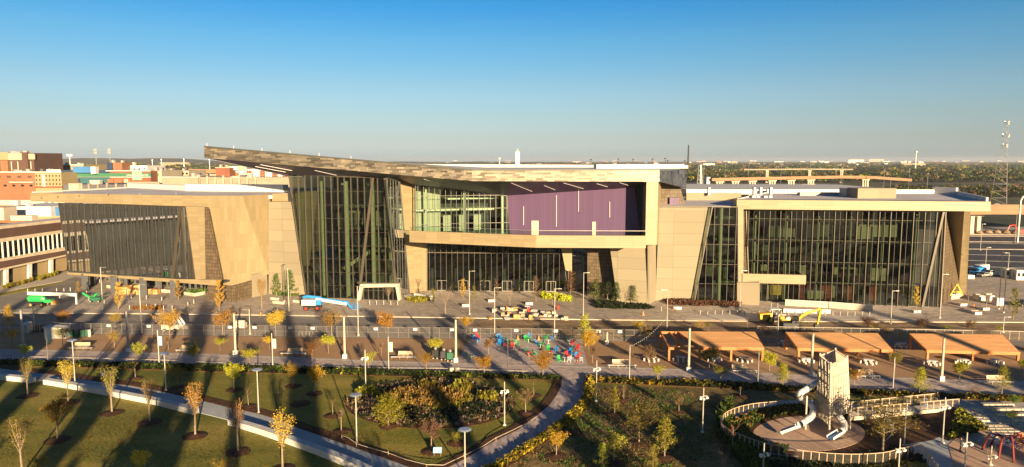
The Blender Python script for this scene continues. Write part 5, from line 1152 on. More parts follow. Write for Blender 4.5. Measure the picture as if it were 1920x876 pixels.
# -- benches on slabs
def bench(px0, px1, y0, y1, rx0, rx1, ry, lab):
    a = G(px0, y1+.6, .13); b = G(px1, y1+.6, .13); t = thing('bench', lab, 'bench', ((a.x+b.x)/2, a.y, .13), 'wooden benches along the promenade'); L = (b-a).length
    d = (b-a).normalized(); n = V((-d.y, d.x, 0))
    mb = MB()
    for k in range(3): mb.beam(a+n*(.1+.17*k)+V((0,0,.45)), b+n*(.1+.17*k)+V((0,0,.45)), .14, .05)
    mb.build('seat', MT['wood_pale'], t); mb = MB()
    for k in range(4): mb.beam(a+n*(.58+.03*k)+V((0,0,.55+.14*k)), b+n*(.58+.03*k)+V((0,0,.55+.14*k)), .05, .12)
    mb.build('backrest', MT['wood_pale'], t)
    for f in (.03, .35, .65, .97):
        p = a.lerp(b, f); mb = MB(); mb.beam(p+n*.1, p+n*.1+V((0,0,.43)), .06); mb.beam(p+n*.55, p+n*.66+V((0,0,1.0)), .06); mb.beam(p+n*.1+V((0,0,.4)), p+n*.55+V((0,0,.4)), .05); mb.build('leg', MT['steel'], t)
    c = G(rx0, ry, .13); e = G(rx1, ry, .13); t = thing('long_seat', 'long thin backless seat in front of the '+lab.replace('wooden ', ''), 'bench', tuple((c+e)/2), 'long low seats'); mb = MB(); mb.beam(c+V((0,0,.40)), e+V((0,0,.40)), .42, .07); mb.build('seat', MT['concrete_white'], t)
    for f in (.04, .35, .65, .96): p = c.lerp(e, f); mb = MB(); mb.box(tuple(p), (.08,.3,.36)); mb.build('leg', MT['steel'], t)
for r in ((137,166,647,653,128,173,656,'wooden bench below the green bins'),(336.7,364,651,658,330,376,660,'wooden bench right of the blue banner'),(538,566,657,664,526,575,666,'wooden bench before the bike racks'),(746,774,663,670,733,780,673,'wooden bench left of the dark carts'),
          (1149,1179,678,686,1140,1193,688.5,'wooden bench right of the curved walk mouth'),(1374,1405,689,696,1362,1420,699,'wooden bench under the first shelter edge'),(1613,1640,700,706,1606,1650,709,'wooden bench behind the slide tower'),(1854,1888,711,717,1840,1895,720,'wooden bench at the right end of the promenade')): bench(*r)
# -- white seat walls along the path
def seat_wall(pl, lab):
    P = [G(a, b, .1) for a, b in pl]; t = thing('seat_wall', lab, 'seat wall', tuple(P[0])); L = 0
    for a, b in zip(P, P[1:]):
        n_ = max(1, round((b-a).length/1.5))
        for i in range(n_):
            p = a.lerp(b, i/n_); q = a.lerp(b, (i+.985)/n_); d = (q-p).normalized(); s = V((-d.y, d.x, 0))*1.0
            mb = MB(); mb.prism([p, q, q+s, p+s], (0,0,.78)); o = mb.build('block', MT['concrete_white'], t)
seat_wall([(-40,711),(0,713),(33,716),(57,719)], 'short end of a white block seat wall at the far left'); seat_wall([(81,721),(140,731),(222,746.5),(296,761),(362,778)], 'long white block seat wall curving across the left lawn'); seat_wall([(427,797),(480,813),(540,833.5),(600,856),(660,880),(684,892)], 'second white block seat wall running out at the bottom')
# -- bollards
def bollard(px, py, i, gl, z=.13):
    return (G(px, py, z), gl)
t = thing('bollard', 'white bollard', 'bollard'); mb = MB(); mb.cyl((0,0,0), .09, 1.0, 8); mb.build('post', MT['pole_white'], t); mb = MB(); mb.cyl((0,0,1.0), .1, .06, 8, r2=.05); mb.build('cap', MT['steel'], t); BP = Proto(t)
bl = [(170,535),(187,530),(112,559),(132,546),(120,547.5),(106.5,547.5),(52,548),(66,548),(79.6,548),(163,553),(167,566),(195.5,569),(218,554),(225,573),(246,559),(274.6,561),(303.5,564),(243,580),(275,578.5),(291.5,577.5),(307,581),(323,581),(352.5,574),(363.6,569)]
for px, py in bl: BP.put(G(px, py, .13), 0, 1, 'slim white bollard on the left plaza, '+near(px, 'bol'), 'bollards on the left plaza')
for i in range(24):
    px = 1313+i*13.8
    BP.put(G(px, 589.5+i*.13, .13), 0, 1, 'white row bollard, '+near(px, 'row'), 'row of bollards before the right hall')
for i, (px, py) in enumerate(((1446,576),(1458,576),(1240,583))): BP.put(G(px, py, .13), 0, 1, 'white bollard before the canopy door, '+('left one','right one','alone by the concrete wall')[i], 'bollards by the canopy')
for i in range(5): BP.put(G(693+i*13.2, 571+i*.2, .13), 0, 1, ('leftmost','second','middle','fourth','rightmost')[i]+' white bollard in front of the white portal', 'bollards before the white portal')
# -- mesh fence along the street
FT = thing('mesh_fence', 'long wire mesh site fence on thin posts between street and granite beds', 'fence', tuple(G(700,633)))
def fpt(px): return G(px, lerpx(FENCE, px), .02)
segs = [(-40,1240)]
mb = MB(); hF = 2.2
xs = [-40+i*19.2 for i in range(67)]
P = [fpt(x) for x in xs]
for p in P: m2 = MB(); m2.tube([p, p+V((0,0,hF))], .05, 6); m2.build('post', MT['steel'], FT)
for a, b in zip(P, P[1:]):
    mb.poly([a+V((0,.03,.08)), b+V((0,.03,.08)), b+V((0,.03,hF-.05)), a+V((0,.03,hF-.05))])
mb.build('mesh', MT['chain_link'], FT); mb = MB()
for a, b in zip(P, P[1:]): mb.beam(a+V((0,0,hF)), b+V((0,0,hF)), .05); mb.beam(a+V((0,0,.08)), b+V((0,0,.08)), .04); mb.beam(a+V((0,0,hF*.5)), b+V((0,0,hF*.5)), .03)
mb.build('rail', MT['steel'], FT)
for px in (205,280,432,478,545,587,705,779,848,891,968,1042,1122,1162): 
    p = fpt(px)+V((0,-.06,1.55)); mb = MB(); mb.box(tuple(p), (.8,.03,.5)); mb.build('notice_board', MT['white_paint'], FT)
F2 = thing('mesh_fence', 'wire mesh fence behind the wooden shelters at right', 'fence', tuple(G(1500,634)))
P = [G(1420+i*17.5, 628+i*.35, .02) for i in range(30)]
for p in P: m2 = MB(); m2.tube([p, p+V((0,0,1.8))], .05, 6); m2.build('post', MT['steel'], F2)
mb = MB()
for a, b in zip(P, P[1:]): mb.beam(a+V((0,0,1.8)), b+V((0,0,1.8)), .06)
mb.build('rail', MT['steel'], F2); mb = MB()
for a, b in zip(P, P[1:]): mb.poly([a+V((0,.03,.08)), b+V((0,.03,.08)), b+V((0,.03,1.75)), a+V((0,.03,1.75))])
mb.build('mesh', MT['chain_link'], F2)
# -- coloured chairs and tables
CHP = {}
for cn, m_ in (('green','green_paint'),('blue','blue_paint'),('red','red_paint'),('teal','dark_green_paint'),('light blue','lamp_blue')):
    t = thing('garden_chair', 'chair', 'chair'); mb = MB(); mb.box((0,0,.42), (.62,.58,.06)); mb.build('seat', MT[m_], t)
    mb = MB()
    for k in range(5): mb.beam((-.25+.125*k,.3,.46), (-.28+.14*k,.52,1.12), .10, .03)
    mb.beam((-.32,.5,1.1), (.32,.5,1.1), .03, .14); mb.build('backrest', MT[m_], t)
    for x in (-.27,.27):
        for y in (-.25,.3): mb = MB(); mb.beam((x,y,0), (x*.95,y*.95,.42), .05); mb.build('leg', MT[m_], t)
        mb = MB(); mb.box((x*1.15,0,.64), (.09,.6,.04)); mb.build('armrest', MT[m_], t)
    CHP[cn] = Proto(t)
TBP = {}
for cn, m_ in (('green','green_paint'),('blue','blue_paint'),('red','red_paint'),('white','white_paint')):
    t = thing('cafe_table', 'table', 'table'); MB().cyl((0,0,.72), .5, .04, 16).build('tabletop', MT[m_], t); MB().cyl((0,0,.05), .05, .68, 8).build('pedestal', MT['white_paint'], t); MB().cyl((0,0,0), .28, .05, 12).build('base', MT[m_], t); TBP[cn] = Proto(t)
chs = [(-6,0,'green',210,475),(0,0,'blue',285,262),(0,0,'blue',325,268),(0,0,'red',320,225),(0,0,'blue',585,245),(0,0,'blue',625,250),(0,0,'blue',580,315),(0,0,'blue',615,305),(0,0,'red',665,335),(0,0,'green',725,300),(0,0,'red',755,345),(0,0,'teal',800,325),(0,0,'green',832,318),
       (0,0,'green',940,262),(0,0,'green',985,255),(0,0,'blue',965,225),(0,0,'green',1180,245),(0,0,'blue',1262,250),(0,0,'green',1130,325),(0,0,'blue',1085,310),(0,0,'green',1478,270),(0,0,'red',1525,305),(0,0,'green',1520,380),(0,0,'red',1585,375),
       (0,0,'blue',1490,425),(0,0,'red',1470,475),(0,0,'blue',1555,470),(0,0,'red',1600,478),(0,0,'light blue',1485,530),(0,0,'light blue',1545,525),(0,0,'light blue',1645,535),(0,0,'green',1370,530),(0,0,'green',1210,392),(0,0,'blue',1310,405),(0,0,'teal',925,415),(0,0,'green',1050,445)]
rr = random.Random(4)
CL = [(200,'the left rim of the court'),(300,'the left fence gap'),(600,'the court lamp'),(700,'the white column'),(800,'the column, right side'),(960,'the middle fence post'),(1080,'the small middle group'),(1200,'the orange cone'),(1300,'the lone yellow tree'),(1370,'the right centre'),(1480,'the right group back'),(1550,'the right group middle'),(1640,'the right rim of the court')]
UC = {}
def clab(x, base):
    for d, nm in sorted((abs(x-a), nm) for a, nm in CL):
        if (base, nm) not in UC: UC[base, nm] = 1; return '%s on the paver court by %s' % (base, nm)
for _, _, c_, x, y in chs:
    px, py = 850+x/6.857, 600+(y+15)/6.857; CHP[c_].put(G(px, py, .13), rr.uniform(0, 6.28), 1, clab(x, c_+' slatted garden chair'), 'coloured garden chairs on the court')
for c_, x, y in (('white',238,500),('blue',308,280),('blue',605,275),('red',740,320),('white',785,330),('green',965,275),('white',1222,290),('green',1120,345),('white',1490,300),('white',1540,385),('blue',1525,470),('red',1598,530),('white',1430,520),('red',1235,445),('red',970,455)):
    px, py = 850+x/6.857, 600+(y+10)/6.857; TBP[c_].put(G(px, py, .13), 0, 1, clab(x, c_+' round cafe table'), 'round cafe tables on the court')
t = thing('traffic_cone', 'cone', 'cone'); mb = MB(); mb.tube([(0,0,.03),(0,0,.75)], [.2,.03], 10); mb.build('cone', MT['orange_paint'], t); mb = MB(); mb.box((0,0,0), (.5,.5,.04)); mb.build('base', MT['orange_paint'], t); CP = Proto(t)
for px, py, l in ((971,637,'left one at the back of the paver court'),(1010,637.5,'right one at the back of the paver court'),(489,592,'on the kerb left of the blue boom lift'),(1826,576,'on the right plaza near the A-frame'),(1206,591,'on the plaza before the last concrete wall')): CP.put(G(px, py, .13), 0, 1.2, 'orange traffic cone '+l, 'orange cones')
# -- fixed picnic sets
t = thing('picnic_table', 'table', 'picnic table'); mb = MB(); mb.box((0,0,.74), (1.7,.9,.07)); mb.build('tabletop', MT['concrete_white'], t)
for x in (-.45,.45): mb = MB(); mb.box((x,0,0), (.25,.4,.74)); mb.build('pedestal', MT['concrete_white'], t)
for x, y in ((-1.25,0),(1.25,0),(-.45,-.85),(.45,-.85),(-.45,.85),(.45,.85)): mb = MB(); mb.cyl((x,y,0), .17, .48, 10); mb.build('stool', MT['concrete_white'], t)
PT = Proto(t)
for px, py, l in ((1221,677,'in the open at the left of the first shelter'),(1276,677,'under the left end of the first shelter'),(1340,677,'behind the middle post of the first shelter'),(1396,678,'under the right half of the first shelter'),(1471,646,'in the open behind the first and second shelters'),(1512,680,'under the left end of the second shelter'),(1628,682,'under the right half of the second shelter'),(1690,651,'in the open between second and third shelters'),(1747,684,'under the left end of the third shelter'),(1805,682,'under the middle of the third shelter'),(1866,682,'under the right half of the third shelter'),(1557,682,'behind the slide tower under the second shelter')):
    PT.put(G(px, py, .1), random.uniform(-.3,.3), 1, 'white fixed picnic table with stools '+l, 'picnic tables around the shelters')
# -- wooden shelters
def shelter(bl_, br, fl, fr, posts_, lab, dark=None):
    Yf = 121.5; Yb = 129.5
    A = PD(*fl, Yf); B = PD(*fr, Yf); C_ = PD(*br, Yb); D = PD(*bl_, Yb); t = thing('shelter', lab, 'shelter', (A.x, A.y, .1), 'wooden park shelters')
    nrm = (B-A).cross(D-A).normalized(); nrm = nrm if nrm.z > 0 else -nrm
    mb = MB(); K_ = 16
    for i in range(K_): 
        a = A.lerp(D, i/K_); b = B.lerp(C_, i/K_); c = B.lerp(C_, (i+.88)/K_); d = A.lerp(D, (i+.88)/K_); mb.prism([a, b, c, d], -nrm*.08)
    mb.build('roof', MT['wood_deck'], t)
    mb = MB(); dn = V((0,0,-.28))
    for a, b in ((A, B), (B, C_), (C_, D), (D, A)): mb.beam(a+dn, b+dn, .22, .5)
    mb.build('edge_beam', MT['wood_frame'], t); mb = MB()
    for i in range(1, 9): f = i/9; mb.beam(A.lerp(B, f)+V((0,0,-.24)), D.lerp(C_, f)+V((0,0,-.24)), .12, .24)
    mb.build('rafters', MT['wood_frame'], t)
    for f, g_ in posts_:
        p = A.lerp(B, f).lerp(D.lerp(C_, f), g_); mb = MB(); mb.box((p.x, p.y, .1), (.36,.36,p.z-.5)); mb.build('post', MT['wood_frame'], t)
    return t, A, B, C_, D
t, A, B, C_, D = shelter((1270.6,621),(1415,622),(1311,650.5),(1432,651.5), ((.015,.02),(.985,.02),(.5,.02),(.985,.98),(.5,.98),(.015,.98)), 'left one of three orange wooden shelters, with an open frame at its left')
mb = MB(); e = V((-5.4,0,-.28)); mb.beam(A+e, A+V((0,0,-.28)), .25, .45); mb.beam(D+V((-3.2,0,-.28)), D+V((0,0,-.28)), .25, .45); mb.beam(A+e, D+V((-3.2,0,-.28)), .25, .45); mb.beam(A+e*.5, D+V((-1.6,0,-.28)), .2, .35); mb.build('open_frame', MT['wood_frame'], t)
for p in (A+V((-5.4,0,0)), D+V((-3.2,0,0))): mb = MB(); mb.box((p.x,p.y,.1), (.36,.36,p.z-.5)); mb.build('post', MT['wood_frame'], t)
shelter((1473,622.5),(1645,624.5),(1496,652.5),(1673,655.5), ((.012,.02),(.988,.02),(.36,.02),(.7,.4),(.988,.98),(.012,.98),(.5,.98)), 'middle one of three orange wooden shelters, behind the slide tower')
shelter((1705,625),(1879,627),(1738,656),(1912,660.5), ((.012,.02),(.988,.02),(.5,.02),(.28,.5),(.77,.5),(.988,.98),(.012,.98)), 'right one of three orange wooden shelters, at the right edge')
shelter((1930,628),(2100,630),(1960,657),(2130,662), ((.012,.02),(.5,.02),(.012,.98)), 'corner of a fourth shelter beyond the right edge') if 0 else None
# -- bins, cabin, shed
g = G(52.5,624,.02); t = thing('portable_toilet', 'white and grey portable toilet cabin behind the mesh fence', 'portable toilet', tuple(g))
mb = MB(); mb.box(tuple(g), (1.3,1.3,2.1)); mb.build('cabin', MT['cream_paint'], t); mb = MB(); mb.box((g.x,g.y-.67,.1), (.8,.05,1.8)); mb.build('door', MT['grey_paint'], t); mb = MB(); mb.tube([(g.x-.68,g.y,2.12),(g.x,g.y,2.13),(g.x+.68,g.y,2.12)], [.3,.66,.3], 8) if 0 else mb.tube([(g.x,g.y,2.12),(g.x,g.y,2.35),(g.x,g.y,2.5)], [.85,.7,.2], 4); mb.build('roof', MT['lamp_blue'], t)
g = G(104,634,.1); t = thing('site_shed', 'small white metal shed with open dark side beside the green bins', 'shed', tuple(g))
mb = MB(); mb.box((g.x-.7,g.y,.1), (1.6,2.2,2.3)); mb.build('wall', MT['white_paint'], t); mb = MB(); mb.box((g.x+1.2,g.y+.4,.1), (2.2,1.4,2.2)); mb.build('annex', MT['grey_paint'], t); mb = MB(); mb.box((g.x+.3,g.y,2.42), (4.2,2.5,.1), tilt=Matrix.Rotation(R(3),3,'Y')); mb.build('roof', MT['roof_white'], t)
t = thing('wheelie_bin', 'bin', 'waste bin'); mb = MB(); mb.tube([(0,0,.08),(0,0,1.35)], [.42,.55], 4); mb.build('body', MT['dark_green_paint'], t); mb = MB(); mb.box((0,0,1.36), (.85,.9,.09)); mb.build('lid', MT['black_paint'], t)
for x in (-.25,.25): mb = MB(); mb.tube([(x-.04,.4,.14),(x+.04,.4,.14)], .14, 10); mb.build('wheel', MT['tyre'], t)
BN = Proto(t)
for i in range(7): BN.put(G(129+i*5.2, 630+(i%2)*1.5, .1), .1*i, 1, 'dark green wheeled bin, '+('leftmost','second','third','middle one','fifth','sixth','rightmost')[i]+' in the row right of the white shed', 'row of green wheeled bins')
g = G(168,631,.1); t = thing('standing_pipe', 'pale upright barrel at the right end of the green bins', 'barrel', tuple(g)); mb = MB(); mb.cyl(tuple(g), .28, 1.4, 12); mb.build('body', MT['cream_paint'], t); mb = MB(); mb.cyl((g.x,g.y,1.5), .3, .05, 12); mb.build('lid', MT['grey_paint'], t)
for px, l in ((847,'left'),(857,'right')):
    g = G(px,700,.12); t = thing('litter_bin', 'pale round litter bin at the hedge, %s one of a pair' % l, 'litter bin', tuple(g), 'pair of round litter bins'); MB().tube([g, g+V((0,0,1.0))], [.36,.40], 14).build('body', MT['concrete_tan'], t); MB().cyl(g+V((0,0,1.0)), .42, .12, 14, r2=.3).build('lid', MT['steel'], t)
# -- bike racks
for k in range(5):
    g = G(557+k*6.6, 629, .02); t = thing('bike_rack', ('leftmost','second','middle','fourth','rightmost')[k]+' steel loop of the bicycle rack row behind the mesh fence', 'bike rack', tuple(g), 'row of bicycle rack loops')
    MB().tube([g+V((-.35,0,0)), g+V((-.25,0,.7)), g+V((0,0,.95)), g+V((.25,0,.7)), g+V((.35,0,0))], .04, 6).build('loop', MT['steel'], t)
# -- small site things
def wheel(mb, c, r, w_, ax='Y'):
    d = V((0,w_/2,0)) if ax == 'Y' else V((w_/2,0,0)); c = V(c); mb.tube([c-d, c+d], r, 14)
def wheels(t, L, r, w_, hub='grey_paint'):
    for c in L:
        m_ = MB(); wheel(m_, c, r, w_); o = m_.build('wheel', MT['tyre'], t); m_ = MB(); wheel(m_, c, r*.55, w_+.06); m_.build('rim', MT[hub], o)
# -- boom lifts
def boomlift(px, py, lab, body, boom, hub, rz=0):
    g = G(px, py, .13); t = thing('boom_lift', lab, 'boom lift', tuple(g)); x, y, z = g
    q = MB(); q.box((x,y,.75), (3.6,1.9,.55)); q.build('chassis', MT['black_paint'], t)
    wheels(t, [(x-1.35,y-1.05,.66),(x+1.35,y-1.05,.66),(x-1.35,y+1.05,.66),(x+1.35,y+1.05,.66)], .55, .42, hub)
    return t, x, y
t, x, y = boomlift(587,581,'blue and white telescopic boom lift with red hubs before the atrium','','', 'red_paint')
q = MB(); q.box((x-.7,y,1.4), (3.4,2.1,1.3)); q.build('turret', MT['white_paint'], t); q = MB(); q.box((x+1.6,y-.3,1.5), (1.3,1.5,1.1)); q.build('engine_cover', MT['blue_paint'], t)
q = MB(); q.tube([(x-2.4,y+.2,3.15),(x-1.4,y+.2,3.35),(x+2,y+.2,3.0)], [.3,.38,.34], 8); q.build('upper_boom', MT['blue_paint'], t); q = MB(); q.beam((x+.8,y-.1,2.8), (x+8.2,y-.1,1.55), .45, .6); q.build('boom', MT['white_paint'], t)
q = MB(); q.beam((x+.8,y+.3,3.05), (x+8.6,y+.3,1.9), .4, .35); q.build('boom', MT['blue_paint'], t); q = MB(); q.beam((x+8.2,y,1.9), (x+9.4,y,.5), .3, .4); q.build('jib', MT['blue_paint'], t)
q = MB()
for a in (0, .9, 1.8):
    for b_ in (-.6,.6): q.beam((x+9.4+a,y+b_,.35), (x+9.4+a,y+b_,1.5), .06)
for z_ in (.4, .95, 1.5):
    for b_ in (-.6,.6): q.beam((x+9.4,y+b_,z_), (x+11.2,y+b_,z_), .05)
    q.beam((x+9.4,y-.6,z_), (x+9.4,y+.6,z_), .05); q.beam((x+11.2,y-.6,z_), (x+11.2,y+.6,z_), .05)
q.build('basket', MT['blue_paint'], t); q = MB(); q.box((x+10.3,y,.28), (1.8,1.2,.08)); q.build('basket_floor', MT['steel'], t)
t, x, y = boomlift(74,574,'bright green boom lift with a long white boom on the side street','','','wood_crate')
q = MB(); q.tube([(x-2.6,y,1.9),(x-2.2,y,2.0),(x+.9,y,1.95),(x+1.5,y,1.7)], [.6,.85,.85,.5], 8); q.build('turret', MT['green_paint'], t); q = MB(); q.box((x+2.4,y,1.1), (1.9,1.5,.7)); q.build('engine_cover', MT['green_paint'], t)
q = MB(); q.beam((x-2.6,y,3.35), (x+9.3,y,3.0), .6, .75); q.build('boom', MT['white_paint'], t); q = MB(); q.beam((x-1.2,y,2.4), (x-1.4,y,3.2), .5, .5); q.build('boom_hinge', MT['green_paint'], t); q = MB(); q.beam((x+9.2,y,.6), (x+9.2,y,2.9), .3); q.build('boom_rest', MT['white_paint'], t)
q = MB(); q.box((x+3.8,y,.6), (1.2,1.0,.9)); q.build('basket', MT['wood_crate'], t)
g = G(172,566,.13); x, y, z = g; t = thing('scissor_lift', 'dark green folded articulated lift beside the long white boom', 'lift', tuple(g)); q = MB(); q.box((x+1.2,y,.5), (2.8,1.5,.9)); q.build('chassis', MT['dark_green_paint'], t); wheels(t, [(x+.2,y-.8,.4),(x+2.2,y-.8,.4),(x+.2,y+.8,.4),(x+2.2,y+.8,.4)], .36, .3)
q = MB(); q.beam((x-2.2,y,2.4), (x+.6,y,.7), .3, .4); q.beam((x-.4,y+.3,.9), (x+1.4,y+.3,2.2), .3, .4); q.build('boom', MT['green_paint'], t)
q = MB()
for a in (.6,1.6,2.6): q.beam((x+a,y-.5,1.4), (x+a,y-.5,2.4), .06); q.beam((x+a,y+.5,1.4), (x+a,y+.5,2.4), .06)
for z_ in (1.9,2.4): q.beam((x+.6,y-.5,z_), (x+2.6,y-.5,z_), .06); q.beam((x+.6,y+.5,z_), (x+2.6,y+.5,z_), .06)
q.build('basket', MT['dark_green_paint'], t)
# -- road roller
g = G(1450,605,.02); x, y, z = g; t = thing('road_roller', 'yellow road roller with a canopy standing in the street', 'road roller', tuple(g))
q = MB(); q.tube([(x-2.6,y-.9,.8),(x-2.6,y+.9,.8)], .78, 20) if 0 else q.box((x-1.9,y,.75), (2.6,1.8,1.5), tilt=Matrix.Rotation(R(-6),3,'Y')); q.build('engine_hood', MT['yellow_paint'], t)
wheels(t, [(x-1.0,y-1.05,.78),(x-1.0,y+1.05,.78)], .75, .5, 'yellow_paint'); q = MB(); q.tube([(x+2.9,y-1.05,.75),(x+2.9,y+1.05,.75)], .74, 22); q.build('drum', MT['steel'], t)
q = MB(); q.beam((x+1.2,y-1.2,.9), (x+3.7,y-1.2,.75), .15, .4); q.beam((x+1.2,y+1.2,.9), (x+3.7,y+1.2,.75), .15, .4); q.beam((x+3.8,y-1.25,.8), (x+3.8,y+1.25,.8), .2, .5); q.box((x+1.6,y,.7), (.9,1.9,.9)); q.build('drum_frame', MT['yellow_paint'], t)
q = MB(); q.box((x+.2,y,1.2), (1.5,1.4,.5)); q.box((x-.2,y,1.7), (.5,.6,.7)); q.build('operator_seat', MT['black_paint'], t)
for a, b_ in ((-.55,-.75),(.95,-.75),(-.55,.75),(.95,.75)): q = MB(); q.beam((x+a,y+b_,1.5), (x+a,y+b_,3.1), .09); q.build('canopy_post', MT['white_paint'], t)
q = MB(); q.box((x+.2,y,3.1), (2.3,1.9,.12)); q.build('canopy', MT['white_paint'], t)
# -- excavator
g = G(1483,622,.02); x, y, z = g; t = thing('excavator', 'yellow excavator with a raised bent arm and dark cab behind the second shelter', 'excavator', tuple(g))
for s_ in (-1, 1): q = MB(); q.tube([(x-1.6,y+s_*1.1,.45),(x+1.6,y+s_*1.1,.45)], .42, 8); q.build('track', MT['black_paint'], t)
q = MB(); q.box((x-.5,y,1.0), (3.2,2.5,1.1)); q.build('body', MT['dark_panel'], t); q = MB(); q.box((x+.4,y-.7,2.1), (1.4,1.0,1.4)); q.build('cab', MT['dark_glass'], t)
q = MB(); q.tube([(x+1,y+.2,2.0),(x+2.2,y+.2,3.4),(x+3.6,y+.2,4.1),(x+5.6,y+.2,4.7)], [.28,.34,.32,.22], 6); q.build('boom', MT['yellow_paint'], t); q = MB(); q.tube([(x+5.5,y+.2,5.1),(x+6.1,y+.2,4.6),(x+5.6,y+.2,1.6)], [.2,.34,.2], 6); q.build('stick', MT['yellow_paint'], t); q = MB(); q.box((x+5.4,y+.2,.6), (.9,.9,1.0)); q.build('bucket', MT['black_paint'], t)
# -- compressor, loader
g = G(451,618,.02); x, y, z = g; t = thing('compressor', 'cream trailer compressor behind the mesh fence', 'compressor', tuple(g)); q = MB(); q.box((x,y,.5), (2.4,1.4,1.0)); q.tube([(x-.9,y,1.5),(x+.9,y,1.5)], .55, 8); q.build('housing', MT['cream_paint'], t); wheels(t, [(x-.3,y-.8,.36),(x-.3,y+.8,.36)], .36, .25); q = MB(); q.beam((x-1.2,y,.5), (x-2.6,y,.4), .1); q.build('tow_bar', MT['steel'], t)
g = G(325,621,.02); x, y, z = g; t = thing('skid_loader', 'white compact loader with a raised arm in the street behind the fence', 'loader', tuple(g)); q = MB(); q.box((x-.4,y,.5), (3.4,1.6,1.0)); q.build('body', MT['cream_paint'], t); q = MB(); q.box((x+.3,y,1.5), (1.2,1.2,1.0)); q.build('cab', MT['grey_paint'], t)
wheels(t, [(x-1.4,y-.9,.4),(x+.8,y-.9,.4),(x-1.4,y+.9,.4),(x+.8,y+.9,.4)], .4, .3); q = MB(); q.beam((x+.8,y+.6,3.6), (x+2.3,y+.6,1.2), .2, .35); q.beam((x+.8,y-.6,3.6), (x+2.3,y-.6,1.2), .2, .35); q.beam((x-.4,y,1.8), (x+.8,y,3.6), .2, .3); q.build('lift_arm', MT['white_paint'], t); q = MB(); q.box((x+2.9,y,.7), (1.4,1.8,.7)); q.build('bucket', MT['steel'], t)
# -- crates of timber under the left wing
for i, (px, py, w_, hh, n_) in enumerate(((232,551,3.0,2.0,3),(249,551,2.6,1.6,2),(257,549,2.6,2.2,3),(243,547,2.8,1.8,2),(281,551,2.2,1.4,2),(291,551,2.0,1.3,2),(264,552,1.8,1.2,2))):
    g = G(px, py, .13)
    t = thing('timber_crate', 'orange stacked timber pack under the left wing, '+('front left','front, second from left','tallest, third from left','rear one in the middle','second from right','rightmost','small one at the middle front')[i], 'timber pack', tuple(g), 'timber packs under the left wing')
    for k in range(n_): q = MB(); q.box((g.x+.05*(k%2), g.y, .13+k*hh/n_+.05), (w_, 1.6, hh/n_-.1)); q.build('board_pack', MT['wood_crate'], t)
    for s_ in (-.4, .4):
        q = MB(); q.box((g.x+s_*w_*.9, g.y-.82, .13), (.12,.04,hh)); q.build('strap', MT['wood_pale'], t)
# -- low planter walls and stone seats
def lowwall(px, h, lab, mat='concrete_tan', w_=.45, z=.13, cat='planter wall', grp=None):
    P = [G(a, b, z) for a, b in px]; t = thing('planter_wall', lab, cat, tuple(P[0]), grp); mb = MB(); cp = MB()
    for a, b in zip(P, P[1:]):
        d = (b-a).normalized(); n = V((-d.y, d.x, 0))*w_; mb.prism([a, b, b+n, a+n], (0,0,h-.08)); cp.prism([a-n*.08+V((0,0,h-.078)), b-n*.08+V((0,0,h-.078)), b+n*1.08+V((0,0,h-.078)), a+n*1.08+V((0,0,h-.078))], (0,0,.08))
    mb.build('wall', MT[mat], t); cp.build('coping', MT['concrete_white'], t); return t
lowwall([(1472,573),(1560,578),(1636,584)], 1.5, 'long pale planter wall in front of the right glass hall'); lowwall([(1469,586),(1500,587),(1557,588)], .9, 'shorter white planter wall before the long one', 'concrete_white')
lowwall([(776,556),(791,559),(809,561)], .9, 'white planter at the foot of the beige leg', 'concrete_white'); lowwall([(507,562),(521,563.5)], .6, 'left stone seat before the concrete wall'); lowwall([(511,569),(531,571)], .6, 'nearer stone seat before the concrete wall'); lowwall([(549,567),(566,569)], .6, 'stone seat left of the blue boom lift')
lowwall([(200,540),(215,541.5),(240,541)], .8, 'pale low wall left of the timber packs'); lowwall([(300,548),(323,549.5),(336,545)], .8, 'pale low wall right of the timber packs'); lowwall([(345,553),(365,556),(385,552)], .8, 'pale low wall with a green hedge under the left wing'); lowwall([(1048,562.5),(1061,564)], .6, 'white planter edge right of the lobby', 'concrete_white')
lowwall([(1263,580),(1278,580.5)], .6, 'bluish stone seat before the last concrete wall', 'concrete_white'); lowwall([(1783,562),(1803,559)], 1.3, 'concrete plinth under the yellow A-frame')
tufts('plaza_planting', gp([(345,549),(385,546),(385,552),(365,556)], .1), 60, 1.0, 'leaf_green', 41, 12, .5, .13, .14)
t = thing('block_bench', 'seat', 'block bench'); q = MB(); q.box((0,0,0), (2.1,1.3,.62)); q.build('block', MT['concrete_white'], t); q = MB(); q.box((0,0,.62), (2.2,1.4,.08)); q.build('top', MT['wood_pale'], t); SS = Proto(t)
for px, py, l in ((873,574.5,'left one before the lobby'),(921.6,565.5,'farthest one before the lobby'),(945,580.5,'nearest one before the lobby'),(991.7,571,'right one before the lobby'),(1831,589,'front one on the right plaza'),(1824,586,'second one on the right plaza'),(1846,581,'right one on the right plaza'),(1804,573,'small one by the A-frame'),(1717,586,'base of the columnar tree at the glass corner')):
    SS.put(G(px, py, .13), .15, .85, 'white block seat with wooden top, '+l, 'white block seats')
for i, (px, py) in enumerate(((1797,551),)):
    g = G(px-4, py+3, 1.4); t = thing('sculpture', 'yellow open A-frame on a concrete plinth beside the beige fin', 'sculpture', tuple(g))
    for a, b_ in (((-1.6,0,0),(0,0,3.0)),((1.6,0,0),(0,0,3.0)),((-1.0,0,.9),(1.0,0,.9))): q = MB(); q.beam(g+V(a), g+V(b_), .3); q.build('bar', MT['yellow_paint'], t)
